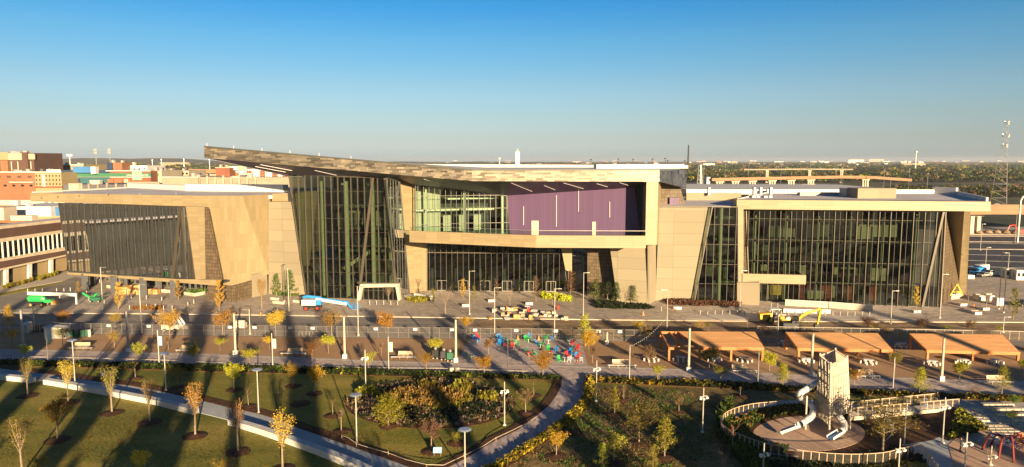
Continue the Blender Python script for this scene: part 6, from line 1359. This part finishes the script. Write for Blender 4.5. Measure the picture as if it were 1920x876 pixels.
# -- debris heap of the paving works
rr = random.Random(9)
kinds = [('pallet','pallet of pale pavers','wood_pale'),('paver_stack','stack of grey kerb stones','concrete_smooth'),('box','brown cardboard box','wood_crate'),('crate','grey plastic crate','grey_paint'),('sack','pale sand bag','cream_paint'),('paver_stack','low stack of tan slabs','concrete_tan')]
DL = ['below the lobby lamp','left of the rubble lamp','right of the rubble lamp','under the lobby doors','before the first block seat','behind the fence gap','at the kerb middle','beside the bicycle','left of the fence lamp','behind the yellow machine spot','on the kerb edge','in the street dirt','right of the kerb break','next to the fence lamp','at the heap centre','at the heap right end','at the heap left end','behind the heap','in front of the heap','beyond the last slab']
for i in range(34):
    px = rr.uniform(918, 1062); py = rr.uniform(580, 600); k = kinds[i % 6]; g = G(px, py, .13 if py < 594 else .02)
    t = thing(k[0], '%s %s' % (k[1], DL[(i//6*5+i*3) % 20]), k[0].replace('_', ' '), tuple(g), 'building site materials'); L = rr.uniform(.8, 2.0); hh = rr.uniform(.35, 1.1)
    if k[0] == 'sack': q = MB(); q.blob(g+V((0,0,.25)), .5, 8, sz=.6); q.build('sack_body', MT[k[2]], t, True)
    else:
        for j in range(3): q = MB(); q.box((g.x+rr.uniform(-.06,.06), g.y, g.z+j*hh/3), (L*rr.uniform(.85,1), .9, hh/3-.03), rr.uniform(-.15,.15)); q.build('layer', MT[k[2]], t)
for px, py, col, l in ((951,583,'orange_paint','in the middle of the site heap'),(1046,580,'red_paint','at the right end of the site heap'),(991,584,'red_paint','beside the pallets')):
    g = G(px, py, .13); t = thing('barrel', '%s traffic barrel %s' % (col.split('_')[0], l), 'barrel', tuple(g), 'traffic barrels'); MB().tube([g, g+V((0,0,1.0))], [.32,.25], 12).build('body', MT[col], t); MB().cyl(g, .42, .08, 12).build('base', MT['tyre'], t)
# -- parked vehicles
def wheels2(t, L, r): wheels(t, L, r, .22, 'steel')
def car(px, py, lab, col, kind='van', rz=0, L=5.4):
    g = G(px, py, .2); x, y, z = 0, 0, 0; nm = 'parked_'+kind; t = thing(nm, lab, kind, (0,0,0), 'vehicles on the parking lot')
    prof = {'van':[(-.5,.3),(-.5,.95),(-.46,1.1),(-.36,1.2),(-.27,2.0),(-.2,2.25),(.48,2.25),(.5,2.1),(.5,.3)], 'pickup':[(-.5,.35),(-.5,1.0),(-.28,1.1),(-.2,1.75),(.08,1.8),(.14,1.15),(.5,1.12),(.5,.35)], 'car':[(-.5,.3),(-.49,.75),(-.3,.9),(-.18,1.38),(.2,1.42),(.36,.98),(.5,.9),(.5,.3)]}[kind]
    q = MB(); q.prism([(a*L, -.95, b) for a, b in prof], (0,1.9,0)); q.build('body', MT[col], t)
    gl = {'van':[(-.355,1.25),(-.285,1.95),(-.12,1.95),(-.12,1.25)], 'pickup':[(-.25,1.15),(-.19,1.65),(.06,1.68),(.1,1.18)], 'car':[(-.27,.95),(-.17,1.3),(.19,1.33),(.31,1.0)]}[kind]
    for s_ in (-.965, .955): q = MB(); q.prism([(a*L, s_, b) for a, b in gl], (0,.012,0)); q.build('side_window', MT['dark_glass'], t)
    a_ = {'van':((-.362,1.22),(-.272,1.98)), 'pickup':((-.279,1.12),(-.203,1.72)), 'car':((-.298,.92),(-.184,1.35))}[kind]
    q = MB(); q.prism([(a_[0][0]*L-.02,-.85,a_[0][1]), (a_[0][0]*L-.02,.85,a_[0][1]), (a_[1][0]*L-.02,.8,a_[1][1]), (a_[1][0]*L-.02,-.8,a_[1][1])], (-.01,0,.01)); q.build('windscreen', MT['dark_glass'], t)
    for y_ in (-.7, .7): q = MB(); q.box((-.5*L-.01,y_,.68), (.05,.35,.16)); q.build('headlight', MT['globe'], t)
    wheels2(t, [(-.32*L,-.88,.36),(.32*L,-.88,.36),(-.32*L,.88,.36),(.32*L,.88,.36)], .36)
    t.location = g; t.rotation_euler = (0,0,rz); return t
car(1838,509,'white panel van, farthest of the parked vehicles','white_paint','van',.35,5.6); car(1833,514.5,'dark blue van parked in shade left of the pickup','blue_paint','van',.35,5.2); car(1857,517,'white pickup truck, rightmost of the parked vehicles','white_paint','pickup',.3,5.4)
car(1845,518.5,'dark grey car parked in front of the vans','grey_paint','car',.35,4.5); car(1914,573,'dark car parked at the right edge beside the columnar tree','black_paint','car',.5,4.6); 
g = PD(1866,390.5,333); t = car(1866,391,'small white car driving on the overpass','white_paint','car',0,4.5); t.location = (g.x,g.y,PD(1866,388.3,331).z+.05)
t['group'] = 'vehicles on the highway'
for px, py, l in ((1889,521,'left one with its door open'),(1909,524,'right one at the edge of the photo')):
    g = G(px, py, .15); t = thing('booth', 'small white booth on the right plaza, '+l, 'booth', tuple(g), 'white booths'); q = MB(); q.box(tuple(g), (2.8,2.4,2.8)); q.build('wall', MT['white_paint'], t); q = MB(); q.box((g.x,g.y,2.95), (3.2,2.8,.2)); q.build('roof', MT['cream_paint'], t)
    for dx in (-.75,.6): q = MB(); q.box((g.x+dx,g.y-1.22,1.2), (.8,.05,1.1)); q.build('window', MT['dark_glass'], t)
    q = MB(); q.box((g.x-1.42,g.y,.2), (.05,.9,2.1)); q.build('door', MT['grey_paint'], t)
for i, (px, py, w_, hh) in enumerate(((1838,563,1.6,1.2),(1850,562,1.5,1.6),(1857,564,1.2,1.3),(1871,572,1.8,1.8),(1817,522,2,1),(1831,560,1.3,1.2))):
    g = G(px, py, .13); t = thing('wrapped_pallet', 'white wrapped pallet on the right plaza, '+('leftmost of the close group','middle of the close group','right of the close group','nearest the right edge','beside the vans','small one left of the group')[i], 'pallet', tuple(g), 'wrapped pallets on the right plaza'); q = MB(); q.box((g.x,g.y,.25), (w_,w_,hh)); q.build('load', MT['concrete_white'], t); q = MB(); q.box((g.x,g.y,.13), (w_*1.05,w_*1.05,.12)); q.build('pallet_base', MT['wood_pale'], t)
g = G(1911,437,.2); t = thing('red_machine', 'small red excavator arm on the far parking lot', 'excavator', tuple(g)); q = MB(); q.box(tuple(g), (4,2.4,1.6)); q.build('body', MT['red_paint'], t); MB().tube([g+V((-1,0,1.5)), g+V((-2.5,0,4)), g+V((-5,0,3.6)), g+V((-6,0,1))], .3, 6).build('boom', MT['red_paint'], t)
for i in range(6):
    px = 1819+i*17; g = G(px, 436+random.random()*2, .2); t = thing('soil_heap', 'low heap of soil at the back of the parking lot, '+('nearest the beige fin','second from the beige fin','just left of the middle','just right of the middle','left of the red machine','at the photo edge')[i], 'heap', tuple(g), 'soil heaps on the parking lot'); q = MB(); q.tube([g+V((0,0,-.1)), g+V((.2,0,.9)), g+V((.3,0,1.5))], [2.4,1.3,.2], 9); q.build('heap_body', MT['dirt'], t)
g = G(831,672,.1); 
for k, (dx, c) in enumerate(((-1.4,'black_paint'),(0.2,'dark_panel'),(1.4,'dark_green_paint'))):
    t = thing('tool_cart', 'dark covered cart on the granite bed, '+('left','middle','right')[k]+' of three', 'cart', (g.x+dx,g.y-k*.8,.1), 'dark carts on the granite bed'); q = MB(); q.box((g.x+dx,g.y-k*.8,.5), (1.1,.9,1.2)); q.build('body', MT[c], t); q = MB(); q.blob((g.x+dx,g.y-k*.8,1.95), .32, 8); q.build('drum', MT['steel'], t); wheels(t, [(g.x+dx-.35,g.y-k*.8-.5,.25),(g.x+dx+.35,g.y-k*.8-.5,.25)], .25, .1)
for px, py, c, l in ((820,855,'banner_blue','at the mulch ring before the oval bed'),(194,709,'banner_blue','at the upper edge of the left path')):
    g = G(px, py, .1); t = thing('info_sign', 'small pale blue tilted sign board '+l, 'sign', tuple(g)); q = MB(); q.box((g.x,g.y,.45), (1.05,.05,.7), tilt=Matrix.Rotation(R(-35),3,'X')); q.build('board', MT[c], t)
    for s_ in (-.4,.4): q = MB(); q.beam((g.x+s_,g.y+.1,0), (g.x+s_,g.y+.1,.7), .05); q.build('leg', MT['steel'], t)
def rope(pl, lab):
    P = [G(a, b, .5) for a, b in pl]; t = thing('rope', lab, 'rope', tuple(P[0])); MB().tube([p+V((0,0,.18*sin(i*1.3))) for i, p in enumerate(P)], .03, 4).build('line', MT['cream_paint'], t)
    for i, p in enumerate(P[::2]): q = MB(); q.beam((p.x,p.y,.1), (p.x,p.y,.62), .04); q.build('stake', MT['wood_pale'], t)
rope([(641,817),(653,823),(668,833),(690,837),(728,847),(760,862),(800,874),(832,873),(870,852),(905,835),(930,822),(955,812),(985,795),(1010,777)], 'pale rope strung on low stakes along the mulch edge left of the curved walk')
rope([(0,668),(150,673),(300,676),(430,680),(560,684),(700,690),(840,693),(990,697)], 'pale rope strung along the promenade before the hedge')

# ================================================================ playground
def up(px, py, z): return G(px, py, z)
fl = G(1554.6,816,.14); fr = G(1594,812,.14)
T0 = thing('slide_tower', 'tall tapering play tower of pale vertical slats with an open top', 'play tower', tuple(fl)); 
# four corners: front, right, back, left (bottom and top)
Yf = fl.y; cb = [G(1554.6,814,.14), G(1594,806,.14), G(1575,787,.14), G(1527,789,.14)]
ct = [PD(1557.5,682.5,cb[0].y), PD(1588,670,cb[1].y), PD(1566,655.5,cb[2].y), PD(1537.5,665.5,cb[3].y)]
for a, b in zip(cb, ct): MB().tube([a, b+V((0,0,.25))], .13, 8).build('corner_post', MT['concrete_tan'], T0)
for i in range(4):
    a, b, c, d = cb[i], cb[(i+1)%4], ct[(i+1)%4], ct[i]; mb = MB(); n_ = 11
    if i in (0,1): lo = .24
    else: lo = .12
    for k in range(n_):
        f = (k+.5)/n_; p = a.lerp(b, f); q = d.lerp(c, f); rn = random.Random(i*50+k)
        if i == 3:
            z = lo
            while z < 1:      # punched openings in the side panels
                z2 = min(1, z+rn.uniform(.3,.6)); mb.beam(p.lerp(q, z), p.lerp(q, z2), .25, .05); z = z2+(.05 if z2 > .3 and rn.random() < .8 else 0)
        else: mb.beam(p.lerp(q, lo), p.lerp(q, 1), .15, .05)
    mb.build('slat_panel', MT['wood_pale' if 0 else 'concrete_tan'], T0); mb = MB()
    for f in (lo, .45, .62, .8, .99): mb.beam(a.lerp(d, f), b.lerp(c, f), .09)
    mb.build('rails', MT['steel'], T0)
for f in (.26,.5,.72,.88): q = MB(); q.prism([a.lerp(b, f).lerp((cb[0]+cb[2])/2, .04) for a, b in zip(cb, ct)], (0,0,-.12)); q.build('platform', MT['pole_wood'], T0)
def tubeslide(P, r, lab, mouth):
    t = thing('tube_slide', lab, 'slide', tuple(P[0]), 'steel tube slides')
    pts = [V(p) for p in P]; sm = []
    for i in range(len(pts)-1):
        p0 = pts[max(i-1,0)]; p1 = pts[i]; p2 = pts[i+1]; p3 = pts[min(i+2,len(pts)-1)]
        for k in range(6):
            u = k/6; sm.append(.5*((2*p1)+(p2-p0)*u+(2*p0-5*p1+4*p2-p3)*u*u+(-p0+3*p1-3*p2+p3)*u**3))
    sm.append(pts[-1]); MB().tube(sm, r, 16, cap=False).build('tube', MT['steel_tube'], t, True)
    for k in range(4, len(sm)-2, 5): q = MB(); d = (sm[k+1]-sm[k]).normalized()*.05; q.tube([sm[k]-d, sm[k]+d], r*1.07, 16); q.build('flange', MT['steel'], t)
    a = V(mouth[0]); b = V(mouth[1]); d = (b-a).normalized(); s = d.cross(V((0,0,1))).normalized()
    q = MB(); q.prism([a-s*r*.9+V((0,0,-.05)), a+s*r*.9+V((0,0,-.05)), b+s*r*.9, b-s*r*.9], (0,0,-.06)); q.build('chute', MT['slide_blue'], t); q = MB()
    for e in (-1, 1): q.beam(a+s*r*e+V((0,0,.15)), b+s*r*e+V((0,0,.12)), .06, .35)
    q.build('chute_side', MT['steel_tube'], t); q = MB(); q.beam(b.lerp(a, .1), V((b.lerp(a,.1).x, b.lerp(a,.1).y, .14)), .1); q.build('leg', MT['steel'], t)
    return t
def q3(px, py, Y): return PD(px, py, Y)
Y0 = G(1517,800).y
t = tubeslide([q3(1549,706,Y0+3.2),q3(1530,718,Y0+2),q3(1512,730,Y0+.6),q3(1500,738,Y0+.0),q3(1500,745,Y0+1.5),q3(1512,753,Y0+2.4),q3(1524,765,Y0+1.0),q3(1522,780,Y0-1.2),q3(1511,789,Y0-2.8),q3(1501,796,Y0-3.9)], .42, 'long winding steel tube slide with a blue chute at the left of the tower', (q3(1501,798.5,Y0-3.9), G(1464,811.5,.35)))
p = G(1510,805,.14); z = PD(1510,742,p.y).z; MB().tube([p, V((p.x,p.y,z))], .12, 8).build('support_post', MT['concrete_tan'], t)
Y1 = G(1570,812).y
tubeslide([q3(1564,774,Y1+2.2),q3(1569,777,Y1+1.5),q3(1577,786,Y1+.8),q3(1583,797,Y1+.2),q3(1582,804,Y1-.6),q3(1575,810,Y1-1.4)], .45, 'short steel tube slide curving out at the right of the tower', (q3(1575,811,Y1-1.5), G(1556,822.5,.35)))
# ramp bridge from the tower to the terrace
n0 = PD(1594,783,cb[1].y-.4); n1 = PD(1797,764,cb[1].y+8.5)
f0 = PD(1596,771,cb[1].y+2.0); f1 = PD(1757,752.5,cb[1].y+11)
RT = thing('ramp_bridge', 'long gently rising footbridge with railings from the slide tower to the terrace', 'footbridge', tuple(n0))
q = MB(); q.prism([n0, n1, V((f1.x+4,f1.y,n1.z)), V((f0.x,f0.y,n0.z))], (0,0,-.18)); q.build('deck', MT['concrete_walk'], RT); q = MB(); q.beam(n0+V((0,-.06,-.15)), n1+V((0,-.06,-.15)), .1, .5); q.build('edge_beam', MT['concrete_tan'], RT)
g0, g1 = n0, n1; h0, h1 = V((f0.x,f0.y,n0.z)), V((f1.x,f1.y,n1.z))
for (a, b, n_) in ((g0, g1, 16), (h0, h1, 12)):
    for i in range(n_+1): p = a.lerp(b, i/n_); q = MB(); q.beam(p, p+V((0,0,1.25)), .08, .12); q.build('railing_post', MT['concrete_tan'], RT)
    q = MB()
    q.beam(a+V((0,0,1.27)), b+V((0,0,1.27)), .14, .09)
    for z_ in (.25,.45,.65,.85,1.05): q.beam(a+V((0,0,z_)), b+V((0,0,z_)), .02)
    q.build('handrail', MT['wood_pale'], RT)
for f in (.0, .35): p = n0.lerp(n1, f)+V((.1,.6,0)); q = MB(); q.beam((p.x,p.y,.1), (p.x,p.y,p.z-.1), .18); q.build('support_post', MT['concrete_tan'], RT)
# terrace and hill at the right with stone steps
TZ = n1.z
terr = [G(1797,764,TZ), G(1752,749,TZ), G(1800,746,TZ), G(1900,747,TZ), G(2200,750,TZ), G(2200,764,TZ), G(1920,768,TZ), G(1850,767,TZ)]
mb = MB(); mb.prism([V((p.x,p.y,TZ-.02)) for p in terr], (0,0,-TZ)); tag(mb.build('terrace', MT['concrete_walk']), kind='structure')
# slope
mb = MB(); A1 = V((n1.x,n1.y,TZ-.05)); B1 = V((n0.lerp(n1,.45).x, n0.lerp(n1,.45).y, .1)); C1 = G(1778,827,.12); D1 = G(1850,806,.12); E1 = V((G(1806,768,TZ).x+.3, G(1806,768,TZ).y, TZ-.05))
B2 = V((n0.lerp(n1,.72).x, n0.lerp(n1,.72).y+.3, TZ*.35)); M1 = G(1760,800,.5)
mb.poly([B1, C1, B2]); mb.poly([B2, C1, A1]); mb.poly([A1, C1, D1]); mb.poly([A1, D1, E1]); tag(mb.build('hillside', MT['mulch']), kind='structure')
rn = random.Random(2)
for m_, n_ in (('leaf_lime',70),('leaf_dark',130),('leaf_olive',90)):
    mb = MB()
    for i in range(n_):
        u, v = rn.random(), rn.random()
        if u+v > 1: u, v = 1-u, 1-v
        p = C1+(D1-C1)*u+(A1-C1)*v
        for b_ in range(14):
            a = rn.uniform(0, 6.28); l = rn.uniform(.1,.4); s = V((-sin(a), cos(a), 0))*.08; e = V((cos(a)*l, sin(a)*l, rn.uniform(.25,.6))); mb.poly([p-s, p+s, p+e+s, p+e-s])
    tag(mb.build('planting', MT[m_]), kind='stuff')
ST_ = thing('stone_steps', 'broad amphitheatre of pale stone block steps running down from the terrace', 'steps', tuple(G(1860,790)))
nr = 11
for k in range(nr):
    z = TZ*(1-(k+1)/(nr+1)); y_px = 766+k*5.2; x0 = 1806+k*5.2
    a = G(x0, y_px+3, z); b = G(2100, y_px+1, z); mb = MB(); mb.prism([a, b, b+V((0,1.2,0)), a+V((0,1.2,0))], (0,0,-.35)); mb.build('tread', MT['concrete_path'], ST_)
    x = x0+2; rn = random.Random(k)
    while x < 1990:
        w_ = rn.uniform(7, 15)
        if rn.random() < .78:
            p = G(x, y_px+3, z); q_ = G(x+w_*.86, y_px+3, z); mb = MB(); mb.box(((p.x+q_.x)/2, p.y+.1, z-.2), (abs(q_.x-p.x), .55, .40)); mb.build('stone_block', MT['concrete_tan'], ST_)
        x += w_
mb = MB(); mb.beam(G(1803,766,TZ)+V((0,0,.1)), D1+V((0,0,.25)), .35, .35); mb.build('side_kerb', MT['concrete_white'], ST_)
for i, (x0, x1, y_) in enumerate(((1856,1925,771),(1868,1940,781),(1900,1950,791),(1840,1900,762))):
    a = G(x0, y_, TZ*(1-i*.22)); b = G(x1, y_-.5, TZ*(1-i*.22)); t = thing('seat_block', 'row of tan seat blocks on the steps, '+('second row','third row','lowest row','top row')[i], 'seat block', tuple(a), 'seat blocks on the steps'); n_ = 5
    for k in range(n_): p = a.lerp(b, (k+.5)/n_); q = MB(); q.box((p.x,p.y,a.z-.3), ((b-a).length/n_*.9,.7,.75)); q.build('block', MT['concrete_tan'], t)
# ring fence around the playground
RP = [(1440,771),(1412,774),(1385,780),(1364,789),(1353,799),(1352,810),(1360,820),(1378,830),(1405,841),(1432,850),(1475,860),(1520,867),(1565,871),(1610,872),(1655,869),(1690,861),(1723,853),(1735,863),(1746,876),(1757,892)]
RF = thing('ring_fence', 'low pale railing curving around the playground', 'fence', tuple(G(1440,771)))
P = [G(a, b, .1) for a, b in RP]; sm = []
for i in range(len(P)-1):
    p0 = P[max(i-1,0)]; p1 = P[i]; p2 = P[i+1]; p3 = P[min(i+2,len(P)-1)]
    for k in range(3):
        u = k/3; sm.append(.5*((2*p1)+(p2-p0)*u+(2*p0-5*p1+4*p2-p3)*u*u+(-p0+3*p1-3*p2+p3)*u**3))
sm.append(P[-1]); hh = 1.35
acc = 0
back = [G(a, b, .1) for a, b in ((1590,773),(1560,769),(1520,767),(1480,767),(1440,771))]
for i in range(len(back)-1):
    pass
full = [back[i].lerp(back[i+1], k/3) for i in range(len(back)-1) for k in range(3)]+sm
for p in full[::1]: q = MB(); q.beam(p, p+V((0,0,hh)), .07, .07); q.build('post', MT['wood_pale'], RF)
q = MB(); r_ = MB()
for a, b in zip(full, full[1:]):
    q.beam(a+V((0,0,hh)), b+V((0,0,hh)), .09, .06); r_.poly([a+V((0,0,.14)), b+V((0,0,.14)), b+V((0,0,hh-.04)), a+V((0,0,hh-.04))])
q.build('rail', MT['wood_pale'], RF); r_.build('mesh', MT['chain_link'], RF)
# climbing net sculpture like a spider
g = G(1885,848,.13); t = thing('climbing_frame', 'dark red spider-like climbing frame with blue and orange ropes at the right edge', 'climbing frame', tuple(g)); hub = PD(1893,822,g.y); 
for a, b in (((1842,843),(1858,812)),((1856,838),(1870,815)),((1872,861),(1880,818)),((1901,868),(1897,820)),((1940,850),(1915,815)),((1925,838),(1905,812))):
    f = G(a[0], a[1], .13); k_ = PD(b[0], b[1], f.y+1); MB().tube([f, f.lerp(k_, .6)+V((0,0,.35)), k_, hub], [.13,.13,.12,.10], 8).build('leg', MT['rust_red'], t)
rn = random.Random(6)
for m_, cx in (('blue_paint',0),('orange_paint',1.4)):
    mb = MB()
    for i in range(26):
        a = hub+V((cx+rn.gauss(0,.9), rn.gauss(0,.9), rn.uniform(-1.2,.2))); b = hub+V((cx+rn.gauss(0,1.1), rn.gauss(0,1.1), rn.uniform(-1.4,.3))); mb.beam(a, b, .06)
    mb.build('ropes', MT[m_], t)
q = MB(); q.blob(hub+V((2.2,0,-.4)), .9, 10, sz=.5); q.build('seat_shell', MT['orange_paint'], t, True)
# ================================================================ people
def person(px, py, lab, top='cloth_dark', leg='cloth_dark', z=.13, rz=0, seated=False):
    g = G(px, py, z); t = thing('person', lab, 'person', (0,0,0)); me = bpy.data.meshes.new('body'); 
    vs = [(0,0,.98),(0,0,1.2),(0,0,1.42),(0,0,1.52),(0,.01,1.62),(0,0,1.74), (-.1,0,.92),(-.12,-.06,.5),(-.11,.03,.08),(-.11,-.12,.03), (.1,0,.92),(.12,.08,.5),(.12,.16,.08),(.12,.02,.03), (-.2,0,1.42),(-.26,.02,1.15),(-.24,-.1,.92),(-.23,-.14,.82), (.2,0,1.42),(.26,.02,1.15),(.24,-.08,.92),(.23,-.12,.82)]
    rad = [.15,.15,.16,.065,.09,.075, .10,.07,.045,.035, .10,.07,.045,.035, .06,.048,.036,.03, .06,.048,.036,.03]
    es = [(0,1),(1,2),(2,3),(3,4),(4,5),(0,6),(6,7),(7,8),(8,9),(0,10),(10,11),(11,12),(12,13),(2,14),(14,15),(15,16),(16,17),(2,18),(18,19),(19,20),(20,21)]
    me.from_pydata(vs, es, []); o = bpy.data.objects.new('body', me); COL.objects.link(o); bpy.context.view_layer.objects.active = o
    sk = o.modifiers.new('skin', 'SKIN'); o.modifiers.new('sub', 'SUBSURF').levels = 1
    for i, r_ in enumerate(rad): me.skin_vertices[0].data[i].radius = (r_, r_*.8)
    me.skin_vertices[0].data[0].use_root = True
    dg = bpy.context.evaluated_depsgraph_get(); m2 = bpy.data.meshes.new_from_object(o.evaluated_get(dg)); bpy.data.objects.remove(o)
    m2.materials.clear(); 
    for m_ in ('skin', top, leg): m2.materials.append(MT[m_])
    for p in m2.polygons: c = p.center; p.material_index = 0 if (c.z > 1.5 or (abs(c.x) > .2 and c.z < .9)) else (1 if c.z > .95 else 2)
    b = bpy.data.objects.new('body', m2); COL.objects.link(b); b.parent = t
    q = MB(); q.blob((0,.02,1.72), .105, 10); q.build('hair', MT['hair'], t, True); q = MB(); q.box((-.11,-.06,.0), (.1,.26,.08)); q.build('shoe', MT['black_paint'], t); q = MB(); q.box((.12,.08,.0), (.1,.26,.08)); q.build('shoe', MT['black_paint'], t)
    t.location = g; t.rotation_euler = (0,0,rz); return t
person(1801,846,'person in dark clothes standing behind the spotlight mast on the playground', rz=.6); person(916,697,'person in dark clothes standing at the hedge under a rust red tree', rz=2)
p = n0.lerp(n1, .70); t = person(1738,764,'person in blue leaning on the railing of the footbridge','cloth_blue','cloth_blue', rz=1); t.location = p+V((0,.7,0))
p = h0.lerp(h1, .97); t = person(1752,745,'person in black at the top end of the footbridge', rz=2); t.location = p+V((0,-.5,0))
# -- shadow casters outside the view

# ================================================================ unseen blocks and trees added to shade the park
def block(name, lab, x, y, w_, d_, h, mat='concrete_tan', rz=0):
    t = thing(name, lab, 'building', (x,y,0)); mb = MB(); mb.box((x,y,0), (w_,d_,h), rz); mb.build('wall', MT[mat], t); mb = MB(); mb.box((x,y,h), (w_+.8,d_+.8,.4), rz); mb.build('roof', MT['roof_membrane'], t)
    for k in range(5): q = MB(); q.box((x+(k-2)*w_/5.5, y+d_/2+.03, 1), (w_/8,.06,2)); q.build('window', MT['dark_glass'], t)
block('added_low_shade_block', 'low unseen block added to cast shade, nearer than the lower edge of the picture, right of centre', 41, 42, 11, 9, 8.5)  # made-up block out of view, darkens the right lawn
block('added_shade_block', 'unseen mid-rise block added to cast shade, beyond the left side of the picture', -79, 62, 24, 12, 17)  # unseen block added to shade the street at far left
block('added_shade_block', 'unseen mid-rise block added to cast shade, nearer than the lower right corner', 118, 30, 16, 12, 15)  # another unseen block added as a shade caster, at right
rr = random.Random(8)
for i, (x, y, h, st) in enumerate(((-42,66,8,'round'),(-26,60,7,'vase'),(-10,66,7.5,'round'),(-58,58,9,'round'),(4,58,7,'vase'),(16,64,8,'wide'),(56,60,9,'wide'),(66,66,8,'round'),(76,62,9,'wide'),(-34,48,10,'round'),(-4,44,9,'wide'),(88,66,9,'round'),(24,46,9,'round'),(62,48,10,'round'),(-66,68,8,'wide'))):  # unseen row added so its shadows streak the lawns
    t = thing('added_shade_tree', 'unseen tree added for shade just below the picture, '+('under the left lawn','left of the second seat wall','under the second seat wall','at the far left','under the oval bed','under the curved walk','under the dry lawn','under the ring fence','under the playground pad','behind the left lawn tree','behind the oval bed tree','at the right corner','beside the low shade block','behind the low shade block','by the left shade block')[i], 'tree', (x,y,0), 'unseen trees added below the picture for shade'); h = min(h, 34-y*.47); t.scale = (h,h,h); t.rotation_euler = (0,0,i)
    for nm, me, mt in (('trunk', TRUNK[st, i%3], 'bark'), ('crown', CROWN[st, i%3], 'leaf_olive')):
        o = bpy.data.objects.new(nm, me); COL.objects.link(o); o.parent = t; o.material_slots[0].link = 'OBJECT'; o.material_slots[0].material = MT[mt]

# tall unseen trees added behind the viewpoint to stripe the park with shadow
for i, (u, h, y) in enumerate(((-66,39,-20),(-56,41,-34),(-45,37,-18),(-35,39,-30),(-24,34,-22),(-13,38,-36),(-4,27,-24),(6,36,-30),(25,24,-20),(38,35,-36),(47,22,-22),(57,24,-30),(76,30,-20),(86,30,-34),(97,31,-24),(109,31,-30),(121,32,-20),(136,38,-30))):
    x = (u-sin(SUN_AZ)*y)/cos(SUN_AZ)
    t = thing('added_shade_poplar', 'tall narrow unseen tree added for shade behind the viewpoint, '+['far left','second','third','fourth','fifth','sixth','seventh','eighth','ninth','tenth','eleventh','twelfth','thirteenth','fourteenth','fifteenth','sixteenth','seventeenth','far right'][i]+' of the added row', 'tree', (x,y,0), 'unseen trees added behind the viewpoint for shade'); t.scale = (h*(.28+.11*(i%3)),h*(.28+.11*(i%3)),h); t.rotation_euler = (0,0,i)
    for nm, me, mt in (('trunk', TRUNK['poplar', i%3], 'bark'), ('crown', CROWN['poplar', i%3], 'leaf_green')):
        o = bpy.data.objects.new(nm, me); COL.objects.link(o); o.parent = t; o.material_slots[0].link = 'OBJECT'; o.material_slots[0].material = MT[mt]
# fallen leaves on the lawns
def litter(q, n, mat, seed, s0=.05, s1=.11):
    rn = random.Random(seed); xs = [p[0] for p in q]; ys = [p[1] for p in q]; mb = MB(); k = 0; cs = [(rn.uniform(min(xs), max(xs)), rn.uniform(min(ys), max(ys))) for _ in range(40)]; tr = 0
    while k < n and tr < n*30:
        tr += 1; c = rn.choice(cs); x, y = rn.gauss(c[0], 3.2), rn.gauss(c[1], 3.2)
        if not inpoly(x, y, q): continue
        k += 1; a = rn.uniform(0, 6.28); s = rn.uniform(s0, s1); z = .09+rn.random()*.05; dx, dy = cos(a)*s, sin(a)*s
        mb.poly([(x-dx,y-dy,z), (x+dy*.7,y-dx*.7,z+.02), (x+dx,y+dy,z), (x-dy*.7,y+dx*.7,z+.03)])
    tag(mb.build('fallen_leaves', MT[mat]), kind='stuff')
LQ = gp([(0,722),(81,724),(148,737),(222,752),(296,767),(362,783),(430,803),(540,838),(684,895),(0,895)]); MQ = gp([(10,684),(380,696),(780,707),(1045,712),(1030,755),(940,815),(830,872),(700,845),(540,790),(400,752),(200,712)])
litter(LQ, 2600, 'leaf_orange', 1); litter(LQ, 2000, 'leaf_brown', 2); litter(MQ, 2600, 'leaf_orange', 3); litter(MQ, 1500, 'leaf_yellow', 4)

# the air over the city
m = bpy.data.materials.new('haze'); m.use_nodes = True; n = m.node_tree; n.nodes.clear(); o_ = N(n, 'ShaderNodeOutputMaterial'); pv = N(n, 'ShaderNodeVolumePrincipled')
pv.inputs['Color'].default_value = (.86, .90, .95, 1); pv.inputs['Density'].default_value = .00005; pv.inputs['Anisotropy'].default_value = .2; n.links.new(pv.outputs[0], o_.inputs['Volume'])
mb = MB(); mb.box((0,5600,-1.5), (17900,16700,70)); tag(mb.build('haze', m), kind='stuff')
